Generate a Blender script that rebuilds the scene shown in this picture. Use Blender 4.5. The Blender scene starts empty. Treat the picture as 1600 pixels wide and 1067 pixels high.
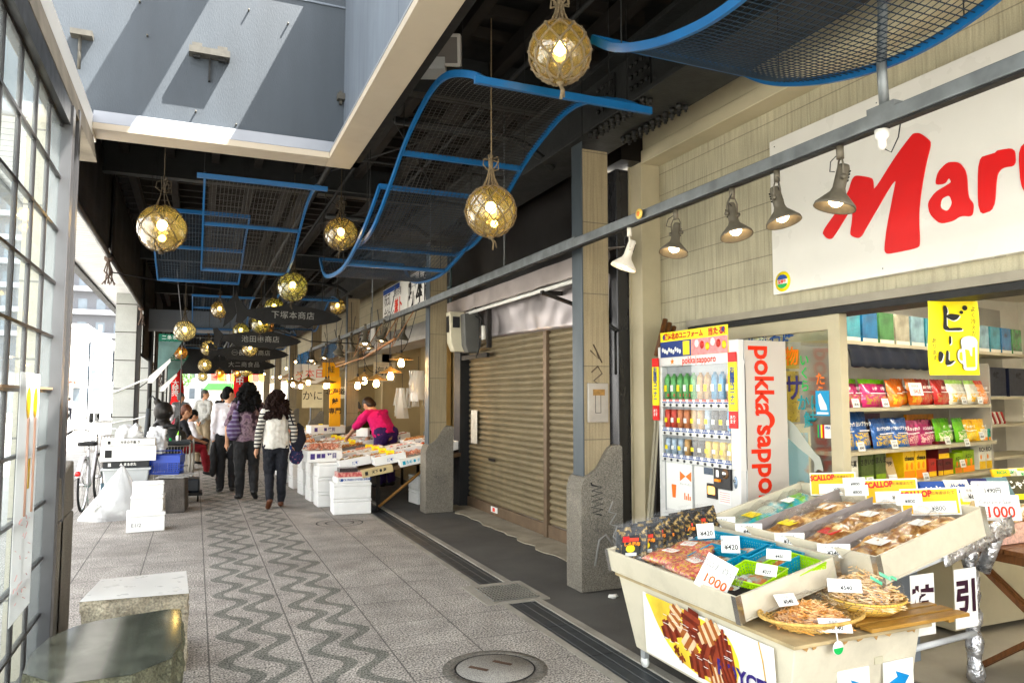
import bpy, bmesh, math, random
from mathutils import Vector, Matrix, noise
R = math.radians
PI = math.pi
random.seed(7)
scn = bpy.context.scene
COL = scn.collection
# ---------------------------------------------------------------- camera, sky, sun, exposure
cd = bpy.data.cameras.new('camera'); cam = bpy.data.objects.new('camera', cd); COL.objects.link(cam)
cd.sensor_width = 36; cd.lens = 25.875; cd.clip_start = 0.05; cd.clip_end = 600
cam.location = (0, 0, 1.55); cam.rotation_euler = (R(90 + 4.28), 0, R(-23.23))
scn.camera = cam
SUNDIR = Vector((0.44, -0.25, 1.0)).normalized()
wd = bpy.data.worlds.new('World'); scn.world = wd; wd.use_nodes = True
nt = wd.node_tree; bg = nt.nodes['Background']
sky = nt.nodes.new('ShaderNodeTexSky'); sky.sky_type = 'NISHITA'; sky.sun_disc = False
sky.sun_elevation = math.asin(SUNDIR.z); sky.sun_rotation = math.atan2(SUNDIR.x, SUNDIR.y)
hs_ = nt.nodes.new('ShaderNodeHueSaturation'); hs_.inputs['Saturation'].default_value = .30; nt.links.new(sky.outputs[0], hs_.inputs['Color']); tn = nt.nodes.new('ShaderNodeMix'); tn.data_type = 'RGBA'; tn.blend_type = 'MULTIPLY'; tn.inputs[0].default_value = 1; tn.inputs[7].default_value = (1, .955, .885, 1); nt.links.new(hs_.outputs[0], tn.inputs[6]); nt.links.new(tn.outputs[2], bg.inputs[0]); bg.inputs[1].default_value = 0.15
sl = bpy.data.lights.new('sun', 'SUN'); sl.energy = 5.0; sl.angle = R(0.5); sl.color = (1, .95, .87)
so = bpy.data.objects.new('sun', sl); COL.objects.link(so)
so.rotation_euler = SUNDIR.to_track_quat('Z', 'Y').to_euler()
vs = scn.view_settings
try: scn.display_settings.display_device = 'sRGB'
except Exception: pass
vs.view_transform = 'Standard'; vs.look = 'None'; vs.gamma = 1; vs.use_curve_mapping = False
vs.exposure = 3.3
cy = scn.cycles
cy.max_bounces = 7; cy.diffuse_bounces = 4; cy.glossy_bounces = 3; cy.transmission_bounces = 4; cy.transparent_max_bounces = 16
cy.caustics_reflective = False; cy.caustics_refractive = False; cy.sample_clamp_indirect = 6
# ---------------------------------------------------------------- helpers
OFF = {}
def tag(o, label=None, cat=None, group=None, kind=None):
    if label: o['label'] = label
    if cat: o['category'] = cat
    if group: o['group'] = group
    if kind: o['kind'] = kind
    return o
def thing(name, label, cat, loc=(0, 0, 0), group=None):
    o = bpy.data.objects.new(name, None); COL.objects.link(o); o.location = loc
    o.empty_display_size = .1
    OFF[o.name] = Vector(loc)
    return tag(o, label, cat, group)
def kids(o): return [c for c in o.children]
def dup(o, loc=None, rz=None, label=None, group=None, parent=None, scale=None):
    c = o.copy(); COL.objects.link(c); c.parent = parent
    if loc is not None: c.location = loc
    if rz is not None: c.rotation_euler = (0, 0, rz)
    if scale is not None: c.scale = (scale,) * 3 if not hasattr(scale, '__len__') else scale
    if label: c['label'] = label
    if group: c['group'] = group
    for ch in list(o.children): dup(ch, parent=c)
    return c
class MB:
    def __init__(s): s.v = []; s.f = []; s.m = []; s.M = None; s.sm = []
    def add(s, vs_, fs, m=0, sm=False, M=None):
        b = len(s.v); X = s.M
        if M is not None: X = M if X is None else X @ M
        for p in vs_:
            p = Vector(p); s.v.append(X @ p if X is not None else p)
        for f in fs: s.f.append([b + i for i in f]); s.m.append(m); s.sm.append(sm)
        return s
    def box(s, x0, x1, y0, y1, z0, z1, m=0, M=None):
        v = [(x, y, z) for z in (z0, z1) for y in (y0, y1) for x in (x0, x1)]
        return s.add(v, [(0, 2, 3, 1), (4, 5, 7, 6), (0, 1, 5, 4), (2, 6, 7, 3), (0, 4, 6, 2), (1, 3, 7, 5)], m, False, M)
    def cb(s, c, d, m=0, M=None):
        return s.box(c[0] - d[0] / 2, c[0] + d[0] / 2, c[1] - d[1] / 2, c[1] + d[1] / 2, c[2] - d[2] / 2, c[2] + d[2] / 2, m, M)
    def hexa(s, bot, top, m=0):
        v = list(bot) + list(top); n = len(bot)
        fs = [tuple(range(n))[::-1], tuple(range(n, 2 * n))] + [(i, (i + 1) % n, n + (i + 1) % n, n + i) for i in range(n)]
        return s.add(v, fs, m)
    def prism(s, poly, axis, a, b, m=0, M=None):
        def P(p, t):
            return {'x': (t, p[0], p[1]), 'y': (p[0], t, p[1]), 'z': (p[0], p[1], t)}[axis]
        n = len(poly); v = [P(p, a) for p in poly] + [P(p, b) for p in poly]
        fs = [tuple(range(n)), tuple(range(2 * n - 1, n - 1, -1))] + [(i, n + i, n + (i + 1) % n, (i + 1) % n) for i in range(n)]
        return s.add(v, fs, m, False, M)
    def tube(s, pts, r, n=8, m=0, cap=True, sm=True, M=None):
        pts = [Vector(p) for p in pts]; k = len(pts)
        rr = r if hasattr(r, '__len__') else [r] * k
        vs_ = []; up = None
        for i, p in enumerate(pts):
            t = (pts[min(i + 1, k - 1)] - pts[max(i - 1, 0)])
            if t.length < 1e-9: t = Vector((0, 0, 1))
            t.normalize()
            if up is None:
                up = t.orthogonal().normalized()
            else:
                up = up - t * up.dot(t)
                up = up.normalized() if up.length > 1e-6 else t.orthogonal().normalized()
            w = t.cross(up)
            for j in range(n):
                a = 2 * PI * j / n + PI / n
                vs_.append(p + (up * math.cos(a) + w * math.sin(a)) * rr[i])
        fs = [(i * n + j, i * n + (j + 1) % n, (i + 1) * n + (j + 1) % n, (i + 1) * n + j) for i in range(k - 1) for j in range(n)]
        if cap: fs += [tuple(range(n))[::-1], tuple(range((k - 1) * n, k * n))]
        return s.add(vs_, fs, m, sm and n > 4, M)
    def lathe(s, prof, n=24, c=(0, 0, 0), m=0, sm=True, M=None, sx=1, sy=1, cap=True):
        vs_ = [(c[0] + r * sx * math.cos(2 * PI * j / n), c[1] + r * sy * math.sin(2 * PI * j / n), c[2] + z) for r, z in prof for j in range(n)]
        k = len(prof)
        fs = [(i * n + j, i * n + (j + 1) % n, (i + 1) * n + (j + 1) % n, (i + 1) * n + j) for i in range(k - 1) for j in range(n)]
        if cap and prof[0][0] > 1e-5: fs.append(tuple(range(n))[::-1])
        if cap and prof[-1][0] > 1e-5: fs.append(tuple(range((k - 1) * n, k * n)))
        return s.add(vs_, fs, m, sm, M)
    def ball(s, c, r, n=16, m=0, sc=(1, 1, 1), M=None, jit=0, q=1):
        prof = [(math.sin(PI * i / (n // 2)), -math.cos(PI * i / (n // 2))) for i in range(n // 2 + 1)]
        vs_ = []
        for rr, z in prof:
            for j in range(n):
                a = 2 * PI * j / n
                p = Vector((rr * math.cos(a), rr * math.sin(a), z))
                k = 1 + (noise.noise(p * q + Vector(c) * 3) * jit if jit else 0)
                vs_.append((c[0] + p.x * r * sc[0] * k, c[1] + p.y * r * sc[1] * k, c[2] + p.z * r * sc[2] * k))
        k = n // 2 + 1
        fs = [(i * n + j, i * n + (j + 1) % n, (i + 1) * n + (j + 1) % n, (i + 1) * n + j) for i in range(k - 1) for j in range(n)]
        return s.add(vs_, fs, m, True, M)
    def quad(s, a, b, c, d, m=0, M=None): return s.add([a, b, c, d], [(0, 1, 2, 3)], m, False, M)
    def poly(s, pts, m=0, M=None): return s.add(pts, [tuple(range(len(pts)))], m, False, M)
    def islands(s):
        p = list(range(len(s.v)))
        def fd(a):
            while p[a] != a: p[a] = p[p[a]]; a = p[a]
            return a
        for f in s.f:
            for i in f[1:]: p[fd(i)] = fd(f[0])
        G = {}
        for k, f in enumerate(s.f): G.setdefault(fd(f[0]), []).append(k)
        for ks in G.values():
            q = MB(); mp_ = {}
            for k in ks:
                for i in s.f[k]:
                    if i not in mp_: mp_[i] = len(q.v); q.v.append(s.v[i])
                q.f.append([mp_[i] for i in s.f[k]]); q.m.append(s.m[k]); q.sm.append(s.sm[k])
            yield q
    def build(s, name, mats, parent=None, bevel=0, kind=None, label=None, seg=2, solid=0, split=False):
        if split:
            for q in s.islands(): o = q.build(name, mats, parent, bevel, kind, label, seg, solid)
            return o
        me = bpy.data.meshes.new(name); o = bpy.data.objects.new(name, me); COL.objects.link(o)
        off = Vector((0, 0, 0))
        if parent is not None:
            o.parent = parent; off = OFF.get(parent.name, off); OFF[o.name] = off
        me.from_pydata([tuple(p - off) for p in s.v], [], s.f)
        if not isinstance(mats, (list, tuple)): mats = [mats]
        for mm in mats: me.materials.append(mm)
        for i, p in enumerate(me.polygons):
            p.material_index = min(s.m[i], len(mats) - 1); p.use_smooth = s.sm[i]
        bm = bmesh.new(); bm.from_mesh(me)
        bmesh.ops.remove_doubles(bm, verts=bm.verts, dist=1e-6)
        bmesh.ops.recalc_face_normals(bm, faces=bm.faces); bm.to_mesh(me); bm.free()
        if bevel:
            b = o.modifiers.new('b', 'BEVEL'); b.width = bevel; b.segments = seg; b.limit_method = 'ANGLE'; b.angle_limit = R(40)
        if solid:
            b = o.modifiers.new('s', 'SOLIDIFY'); b.thickness = solid; b.offset = 0
        if kind: o['kind'] = kind
        if label: o['label'] = label
        return o
def struct(o): o['kind'] = 'structure'; return o
# text as flat mesh
def ori(k):
    return {'W': Matrix(((0, 0, -1), (-1, 0, 0), (0, 1, 0))), 'S': Matrix(((1, 0, 0), (0, 0, -1), (0, 1, 0))),
            'Sdown': Matrix(((0, 1, 0), (0, 0, -1), (-1, 0, 0))), 'E': Matrix(((0, 0, 1), (1, 0, 0), (0, 1, 0)))}[k]
def frame(pos, k='S', rx=0, rz=0, ry=0):
    m = ori(k) if isinstance(k, str) else k
    m4 = m.to_4x4()
    if ry: m4 = m4 @ Matrix.Rotation(ry, 4, 'Z')
    if rx: m4 = m4 @ Matrix.Rotation(rx, 4, 'X')
    if rz: m4 = Matrix.Rotation(rz, 4, 'Z') @ m4
    return Matrix.Translation(pos) @ m4
_tc = {}
def txt_geo(body, size, sx=1, bold=0, shear=0, space=1, align='CENTER', line=1):
    key = (body, size, sx, bold, shear, space, align, line)
    if key in _tc: return _tc[key]
    c = bpy.data.curves.new('t', 'FONT'); c.body = body; c.size = size; c.offset = bold * size; c.shear = shear
    c.space_character = space; c.align_x = align; c.align_y = 'CENTER'; c.resolution_u = 3; c.space_line = line
    o = bpy.data.objects.new('t', c); COL.objects.link(o)
    dg = bpy.context.evaluated_depsgraph_get(); me = bpy.data.meshes.new_from_object(o.evaluated_get(dg))
    r = ([(v.co.x * sx, v.co.y, 0) for v in me.vertices], [tuple(p.vertices) for p in me.polygons])
    bpy.data.objects.remove(o); bpy.data.curves.remove(c); bpy.data.meshes.remove(me)
    _tc[key] = r
    return r
def mtxt(mb, body, size, M, m=0, **k):
    v, f = txt_geo(body, size, **k); mb.add(v, f, m, False, M); return mb
def text(body, size, mat, parent, M, name='lettering', **k):
    return mtxt(MB(), body, size, M, **k).build(name, mat, parent)
# ---------------------------------------------------------------- materials
def lk(nt, a, b): nt.links.new(a, b)
_mc = {}
def deep(c):
    l = .3 * c[0] + .6 * c[1] + .1 * c[2]; k = max(.28, min(1, (l / .5) ** .38)) if l > 0 else 1
    return tuple(max(.0, (l + (x - l) * 1.22) * k) for x in c[:3])
def mat(name, col, rough=.6, metal=0, var=.12, scale=6, bump=0, bscale=40, emit=0, ecol=None, coat=0, alpha=1, trans=0, sp=.38, dirt=0, sheen=0, spk=0, sps=300, stretch=None):
    if name in _mc: return _mc[name]
    if not emit and name != 'paving': col = deep(col)
    m = bpy.data.materials.new(name); m.use_nodes = True; nt = m.node_tree; N = nt.nodes; b = N['Principled BSDF']
    b.inputs['Roughness'].default_value = rough; b.inputs['Metallic'].default_value = metal
    b.inputs['Specular IOR Level'].default_value = sp
    if coat: b.inputs['Coat Weight'].default_value = coat; b.inputs['Coat Roughness'].default_value = .08
    if trans: b.inputs['Transmission Weight'].default_value = trans
    if alpha < 1: b.inputs['Alpha'].default_value = alpha
    tc = N.new('ShaderNodeTexCoord'); mp = N.new('ShaderNodeMapping'); lk(nt, tc.outputs['Object'], mp.inputs[0])
    if stretch: mp.inputs['Scale'].default_value = stretch
    c4 = (*col, 1); out = None
    if var:
        n = N.new('ShaderNodeTexNoise'); n.inputs['Scale'].default_value = scale; n.inputs['Detail'].default_value = 5; lk(nt, mp.outputs[0], n.inputs[0])
        mr = N.new('ShaderNodeMapRange'); mr.inputs[1].default_value = .3; mr.inputs[2].default_value = .7
        mr.inputs[3].default_value = 1 - var; mr.inputs[4].default_value = 1 + var; lk(nt, n.outputs[0], mr.inputs[0])
        mx = N.new('ShaderNodeMix'); mx.data_type = 'RGBA'; mx.blend_type = 'MULTIPLY'; mx.inputs[0].default_value = 1
        mx.inputs[6].default_value = c4; lk(nt, mr.outputs[0], mx.inputs[7]); out = mx.outputs[2]
        rr = N.new('ShaderNodeMapRange'); rr.inputs[3].default_value = max(.02, rough - .12); rr.inputs[4].default_value = min(1, rough + .12)
        n3 = N.new('ShaderNodeTexNoise'); n3.inputs['Scale'].default_value = scale * 2.3; n3.inputs['Detail'].default_value = 4; lk(nt, mp.outputs[0], n3.inputs[0])
        lk(nt, n3.outputs[0], rr.inputs[0]); lk(nt, rr.outputs[0], b.inputs['Roughness'])
    if spk:
        n = N.new('ShaderNodeTexNoise'); n.inputs['Scale'].default_value = sps; n.inputs['Detail'].default_value = 2; lk(nt, tc.outputs['Object'], n.inputs[0])
        mr = N.new('ShaderNodeMapRange'); mr.inputs[1].default_value = .35; mr.inputs[2].default_value = .65
        mr.inputs[3].default_value = 1 - spk; mr.inputs[4].default_value = 1 + spk; lk(nt, n.outputs[0], mr.inputs[0])
        mx = N.new('ShaderNodeMix'); mx.data_type = 'RGBA'; mx.blend_type = 'MULTIPLY'; mx.inputs[0].default_value = 1
        if out: lk(nt, out, mx.inputs[6])
        else: mx.inputs[6].default_value = c4
        lk(nt, mr.outputs[0], mx.inputs[7]); out = mx.outputs[2]
    if dirt:
        n = N.new('ShaderNodeTexNoise'); n.inputs['Scale'].default_value = 1.7; n.inputs['Detail'].default_value = 9; n.inputs['Roughness'].default_value = .7; lk(nt, tc.outputs['Object'], n.inputs[0])
        mr = N.new('ShaderNodeMapRange'); mr.inputs[1].default_value = .48; mr.inputs[2].default_value = .72; mr.inputs[4].default_value = dirt; lk(nt, n.outputs[0], mr.inputs[0])
        mx = N.new('ShaderNodeMix'); mx.data_type = 'RGBA'; lk(nt, mr.outputs[0], mx.inputs[0])
        if out: lk(nt, out, mx.inputs[6])
        else: mx.inputs[6].default_value = c4
        mx.inputs[7].default_value = (.09, .075, .055, 1); out = mx.outputs[2]
    if out: lk(nt, out, b.inputs['Base Color'])
    else: b.inputs['Base Color'].default_value = c4
    if bump:
        n = N.new('ShaderNodeTexNoise'); n.inputs['Scale'].default_value = bscale; n.inputs['Detail'].default_value = 4; lk(nt, mp.outputs[0], n.inputs[0])
        bp = N.new('ShaderNodeBump'); bp.inputs['Strength'].default_value = bump; bp.inputs['Distance'].default_value = .02; lk(nt, n.outputs[0], bp.inputs['Height']); lk(nt, bp.outputs[0], b.inputs['Normal'])
    if emit: b.inputs['Emission Color'].default_value = (*(ecol or col), 1); b.inputs['Emission Strength'].default_value = emit
    _mc[name] = m
    return m
def spots(name, c1, c2, scale=30, thr=.5, rough=.5, coat=0, c3=None, bump=.3, soft=.05):
    """two or three mixed colours in noise patches: food, printed foil, patterned cloth"""
    if name in _mc: return _mc[name]
    m = mat(name, c1, rough, 0, 0, coat=coat); c1 = deep(c1); c2 = deep(c2); c3 = deep(c3) if c3 else c3; nt = m.node_tree; N = nt.nodes; b = N['Principled BSDF']
    tc = N.new('ShaderNodeTexCoord'); n = N.new('ShaderNodeTexNoise'); n.inputs['Scale'].default_value = scale; n.inputs['Detail'].default_value = 4
    lk(nt, tc.outputs['Object'], n.inputs[0]); cr = N.new('ShaderNodeValToRGB'); e = cr.color_ramp.elements
    e[0].position = thr - soft; e[0].color = (*c1, 1); e[1].position = thr + soft; e[1].color = (*c2, 1)
    if c3: x = e.new(min(.95, thr + soft + .09)); x.color = (*c3, 1)
    lk(nt, n.outputs[0], cr.inputs[0]); lk(nt, cr.outputs[0], b.inputs['Base Color'])
    bp = N.new('ShaderNodeBump'); bp.inputs['Strength'].default_value = bump; bp.inputs['Distance'].default_value = .02; lk(nt, n.outputs[0], bp.inputs['Height']); lk(nt, bp.outputs[0], b.inputs['Normal'])
    return m
def glass(name, tint, gloss=.12, diff=0, dcol=(.8, .8, .8), rough=.03, bump=0):
    """thin clear sheet: tinted see-through, some film or dust, surface reflection"""
    m = bpy.data.materials.new(name); m.use_nodes = True; nt = m.node_tree; N = nt.nodes; N.remove(N['Principled BSDF']); o = N['Material Output']
    t = N.new('ShaderNodeBsdfTransparent'); t.inputs[0].default_value = (*tint, 1)
    g = N.new('ShaderNodeBsdfGlossy'); g.inputs['Roughness'].default_value = rough
    lw = N.new('ShaderNodeLayerWeight'); lw.inputs[0].default_value = .35
    mr = N.new('ShaderNodeMapRange'); mr.inputs[3].default_value = gloss * .5; mr.inputs[4].default_value = min(1, gloss * 4); lk(nt, lw.outputs['Facing'], mr.inputs[0])
    base = t.outputs[0]
    if diff:
        d = N.new('ShaderNodeBsdfDiffuse'); d.inputs[0].default_value = (*dcol, 1); tr = N.new('ShaderNodeBsdfTranslucent'); tr.inputs[0].default_value = (*dcol, 1)
        m1 = N.new('ShaderNodeMixShader'); m1.inputs[0].default_value = .55; lk(nt, d.outputs[0], m1.inputs[1]); lk(nt, tr.outputs[0], m1.inputs[2])
        m2 = N.new('ShaderNodeMixShader'); m2.inputs[0].default_value = diff; lk(nt, t.outputs[0], m2.inputs[1]); lk(nt, m1.outputs[0], m2.inputs[2]); base = m2.outputs[0]
    mx = N.new('ShaderNodeMixShader'); lk(nt, mr.outputs[0], mx.inputs[0]); lk(nt, base, mx.inputs[1]); lk(nt, g.outputs[0], mx.inputs[2])
    if bump:
        tc = N.new('ShaderNodeTexCoord'); n = N.new('ShaderNodeTexNoise'); n.inputs['Scale'].default_value = 22; n.inputs['Detail'].default_value = 3; lk(nt, tc.outputs['Object'], n.inputs[0])
        bp = N.new('ShaderNodeBump'); bp.inputs['Strength'].default_value = bump; bp.inputs['Distance'].default_value = .02; lk(nt, n.outputs[0], bp.inputs['Height']); lk(nt, bp.outputs[0], g.inputs['Normal'])
    lk(nt, mx.outputs[0], o.inputs[0]); _mc[name] = m
    return m
def math_(nt, op, a, b=None, c=None):
    n = nt.nodes.new('ShaderNodeMath'); n.operation = op
    for i, x in enumerate((a, b, c)):
        if x is None: continue
        if isinstance(x, (int, float)): n.inputs[i].default_value = x
        else: nt.links.new(x, n.inputs[i])
    return n.outputs[0]
def paving():
    m = mat('paving', (.31, .285, .255), .8, 0, .14, 1.3, bump=.0, spk=.85, sps=85); nt = m.node_tree; N = nt.nodes; b = N['Principled BSDF']
    src = b.inputs['Base Color'].links[0].from_socket
    tc = N.new('ShaderNodeTexCoord'); sp_ = N.new('ShaderNodeSeparateXYZ'); lk(nt, tc.outputs['Object'], sp_.inputs[0]); X, Y = sp_.outputs[0], sp_.outputs[1]
    def joint(c, per, o, w):
        f = math_(nt, 'PINGPONG', math_(nt, 'SUBTRACT', c, o), per / 2); return math_(nt, 'LESS_THAN', f, w)
    j = math_(nt, 'MAXIMUM', joint(X, .515, .12, .005), joint(Y, .53, 5.09, .004))
    wv = None
    for x0, ph in ((.29, 5.25), (.49, 5.33), (.80, 5.26), (1.0, 5.32)):
        c = math_(nt, 'MULTIPLY', math_(nt, 'COSINE', math_(nt, 'MULTIPLY', math_(nt, 'SUBTRACT', Y, ph), 2 * PI / .535)), -.083)
        d = math_(nt, 'ABSOLUTE', math_(nt, 'SUBTRACT', math_(nt, 'SUBTRACT', X, x0), c)); w_ = math_(nt, 'LESS_THAN', d, .043)
        wv = w_ if wv is None else math_(nt, 'MAXIMUM', wv, w_)
    # patches: some slabs darker
    fx = math_(nt, 'FLOOR', math_(nt, 'DIVIDE', math_(nt, 'SUBTRACT', X, .12), .515)); fy = math_(nt, 'FLOOR', math_(nt, 'DIVIDE', math_(nt, 'SUBTRACT', Y, 5.09), .53))
    cb = N.new('ShaderNodeCombineXYZ'); lk(nt, fx, cb.inputs[0]); lk(nt, fy, cb.inputs[1]); wn = N.new('ShaderNodeTexWhiteNoise'); wn.noise_dimensions = '2D'; lk(nt, cb.outputs[0], wn.inputs[0])
    mrr = N.new('ShaderNodeMapRange'); mrr.inputs[3].default_value = .94; mrr.inputs[4].default_value = 1.04; lk(nt, wn.outputs[0], mrr.inputs[0])
    def mix(f, a, bb, mode='MIX'):
        x = N.new('ShaderNodeMix'); x.data_type = 'RGBA'; x.blend_type = mode
        if isinstance(f, (int, float)): x.inputs[0].default_value = f
        else: lk(nt, f, x.inputs[0])
        lk(nt, a, x.inputs[6])
        if isinstance(bb, tuple): x.inputs[7].default_value = bb
        else: lk(nt, bb, x.inputs[7])
        return x.outputs[2]
    s1 = mix(1.0, src, mrr.outputs[0], 'MULTIPLY')
    s2 = mix(math_(nt, 'MULTIPLY', wv, .92), s1, mix(1.0, s1, (.42, .46, .44, 1), 'MULTIPLY'))
    s3 = mix(math_(nt, 'MULTIPLY', j, .8), s2, (.06, .055, .05, 1))
    # oily stains
    n = N.new('ShaderNodeTexNoise'); n.inputs['Scale'].default_value = .8; n.inputs['Detail'].default_value = 8; lk(nt, tc.outputs['Object'], n.inputs[0])
    st = N.new('ShaderNodeMapRange'); st.inputs[1].default_value = .55; st.inputs[2].default_value = .75; st.inputs[4].default_value = .5; lk(nt, n.outputs[0], st.inputs[0])
    s4 = mix(st.outputs[0], s3, (.12, .105, .09, 1))
    vo = N.new('ShaderNodeTexVoronoi'); vo.inputs['Scale'].default_value = 3.1; lk(nt, tc.outputs['Object'], vo.inputs[0])
    n9 = N.new('ShaderNodeTexNoise'); n9.inputs['Scale'].default_value = 4; n9.inputs['Detail'].default_value = 6; lk(nt, tc.outputs['Object'], n9.inputs[0])
    s4 = mix(math_(nt, 'MULTIPLY', math_(nt, 'LESS_THAN', vo.outputs['Distance'], .045), .45), s4, (.07, .06, .055, 1))
    n8 = N.new('ShaderNodeMapRange'); n8.inputs[1].default_value = .35; n8.inputs[2].default_value = .68; n8.inputs[3].default_value = .80; n8.inputs[4].default_value = 1.12; lk(nt, n9.outputs[0], n8.inputs[0]); s4 = mix(1.0, s4, n8.outputs[0], 'MULTIPLY')
    lk(nt, s4, b.inputs['Base Color'])
    n2 = N.new('ShaderNodeTexNoise'); n2.inputs['Scale'].default_value = 160; n2.inputs['Detail'].default_value = 2; lk(nt, tc.outputs['Object'], n2.inputs[0])
    bp = N.new('ShaderNodeBump'); bp.inputs['Strength'].default_value = .5; bp.inputs['Distance'].default_value = .004
    lk(nt, math_(nt, 'SUBTRACT', n2.outputs[0], j), bp.inputs['Height']); lk(nt, bp.outputs[0], b.inputs['Normal'])
    return m
def tiled(name, col, su, sv, ax=(1, 2), rough=.6, gap=.006, dark=.35, ribs=0, var=.1, bump=.3, ou=0, ov=0):
    """rectangular tile or panel joints on a vertical surface, object coordinates ax"""
    m = mat(name, col, rough, 0, var, 3, spk=.07, sps=120); nt = m.node_tree; N = nt.nodes; b = N['Principled BSDF']
    src = b.inputs['Base Color'].links[0].from_socket
    tc = N.new('ShaderNodeTexCoord'); s = N.new('ShaderNodeSeparateXYZ'); lk(nt, tc.outputs['Object'], s.inputs[0]); U, V = s.outputs[ax[0]], s.outputs[ax[1]]
    def joint(c, per, w, o=0): return math_(nt, 'LESS_THAN', math_(nt, 'PINGPONG', math_(nt, 'SUBTRACT', c, o), per / 2), w)
    j = joint(V, sv, gap, ov)
    if su: j = math_(nt, 'MAXIMUM', j, joint(U, su, gap, ou))
    h = math_(nt, 'MULTIPLY', j, -1.0)
    if ribs:
        wb = N.new('ShaderNodeTexNoise'); wb.inputs['Scale'].default_value = 1; mp = N.new('ShaderNodeMapping'); sc = [2.0, 2.0, 2.0]; sc[ax[0]] = ribs; mp.inputs['Scale'].default_value = sc
        lk(nt, tc.outputs['Object'], mp.inputs[0]); lk(nt, mp.outputs[0], wb.inputs[0]); h = math_(nt, 'ADD', h, math_(nt, 'MULTIPLY', wb.outputs[0], 1.2)); mq = N.new('ShaderNodeMapRange'); mq.inputs[1].default_value = .3; mq.inputs[2].default_value = .6; mq.inputs[3].default_value = .80; mq.inputs[4].default_value = 1.05; lk(nt, wb.outputs[0], mq.inputs[0]); xq = N.new('ShaderNodeMix'); xq.data_type = 'RGBA'; xq.blend_type = 'MULTIPLY'; xq.inputs[0].default_value = 1; lk(nt, src, xq.inputs[6]); lk(nt, mq.outputs[0], xq.inputs[7]); src = xq.outputs[2]
    x = N.new('ShaderNodeMix'); x.data_type = 'RGBA'; lk(nt, math_(nt, 'MULTIPLY', j, 1 - dark), x.inputs[0]); lk(nt, src, x.inputs[6]); x.inputs[7].default_value = (.05, .045, .035, 1)
    lk(nt, x.outputs[2], b.inputs['Base Color'])
    bp = N.new('ShaderNodeBump'); bp.inputs['Strength'].default_value = bump; bp.inputs['Distance'].default_value = .006; lk(nt, h, bp.inputs['Height']); lk(nt, bp.outputs[0], b.inputs['Normal'])
    return m
def stripes(name, c1, c2, per, duty, ax=2, rough=.85, o=0, lo=None):
    m = mat(name, c1, rough, 0, 0); nt = m.node_tree; N = nt.nodes; b = N['Principled BSDF']
    tc = N.new('ShaderNodeTexCoord'); s = N.new('ShaderNodeSeparateXYZ'); lk(nt, tc.outputs['Object'], s.inputs[0])
    j = math_(nt, 'LESS_THAN', math_(nt, 'PINGPONG', math_(nt, 'SUBTRACT', s.outputs[ax], o), per / 2), per / 2 * duty)
    x = N.new('ShaderNodeMix'); x.data_type = 'RGBA'; lk(nt, j, x.inputs[0]); x.inputs[6].default_value = (*c1, 1); x.inputs[7].default_value = (*c2, 1); lk(nt, x.outputs[2], b.inputs['Base Color'])
    return m
P_ = paving()
granite = mat('granite', (.24, .22, .185), .7, 0, .2, 3, bump=.6, bscale=120, spk=.55, sps=190, dirt=.5)
granite_l = mat('granite_light', (.34, .33, .30), .65, 0, .12, 4, bump=.3, bscale=140, spk=.4, sps=200)
asphalt = mat('asphalt', (.15, .142, .13), .9, 0, .25, 1.5, bump=.8, bscale=220, spk=.35, sps=260)
concrete = mat('concrete', (.33, .31, .27), .85, 0, .2, 3, bump=.3, dirt=.4)
wellgrey = mat('well_panel', (.084, .100, .118), .55, 0, .12, 1.2, bump=.12, bscale=60, stretch=(3, 1, .6), sp=.3)
wellblue = mat('well_panel_side', (.17, .195, .23), .35, 0, .12, 1.5, stretch=(1, 4, .5))
rimwhite = mat('rim', (.26, .275, .30), .35, 0, .05)
creamf = mat('fascia', (.42, .37, .30), .45, 0, .06, 2, dirt=.15)
black = mat('soot_black', (.012, .012, .012), .8, 0, .3)
darkst = mat('dark_steel', (.028, .029, .028), .55, .2, .25, 5, bump=.2)
darkbr = mat('dark_brown_steel', (.035, .028, .024), .45, .1, .25, 3)
beamst = mat('beam_grey', (.032, .034, .033), .6, .1, .2, 4, bump=.15)
woodd = mat('roof_timber', (.026, .018, .012), .8, 0, .3, 6, stretch=(1, .2, 1))
galv = mat('galvanised', (.22, .235, .24), .45, .6, .25, 9)
pillarcap = mat('pillar_grey_steel', (.095, .115, .13), .45, .3, .15, 4, stretch=(1, 1, .3))
cream = tiled('pillar_tile', (.33, .275, .185), 0, .6, (0, 2), gap=.004, dark=.4, ribs=60)
creamp = mat('cream_paint', (.48, .43, .31), .55, 0, .07, 3, dirt=.12)
wallsd = tiled('cream_siding', (.44, .405, .30), 0, .2, (1, 2), .6, gap=.0035, dark=.5, ribs=45, bump=.8)
shut = mat('shutter_paint', (.26, .215, .14), .5, .15, .14, 3, bump=.25, bscale=120, dirt=.3)
shutbr = mat('shutter_rail', (.22, .16, .11), .5, .3, .2)
hood = mat('hood_steel', (.40, .37, .37), .38, .85, .1, 2, bump=.15, bscale=1.6)
hoodl = mat('hood_cover', (.50, .45, .43), .4, .55, .12, 3, bump=.3, bscale=4)
blue = mat('blue_paint', (.0, .13, .33), .4, 0, .1)
wire = mat('wire', (.075, .068, .06), .5, .5, .1)
wireb = mat('wire_blue', (.03, .06, .10), .5, .3, .1)
rope = mat('rope', (.27, .20, .13), .95, 0, .3, 40, bump=.8, bscale=200)
glassw = glass('window_glass', (.93, .97, .97), .035, .06, (.85, .9, .9))
glassd = glass('door_glass', (.9, .93, .9), .10)
white = mat('white_paint', (.78, .78, .75), .4, 0, .04, 2)
whitem = mat('enamel_white', (.70, .68, .63), .3, 0, .04, 2, coat=.2, dirt=.05)
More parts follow.
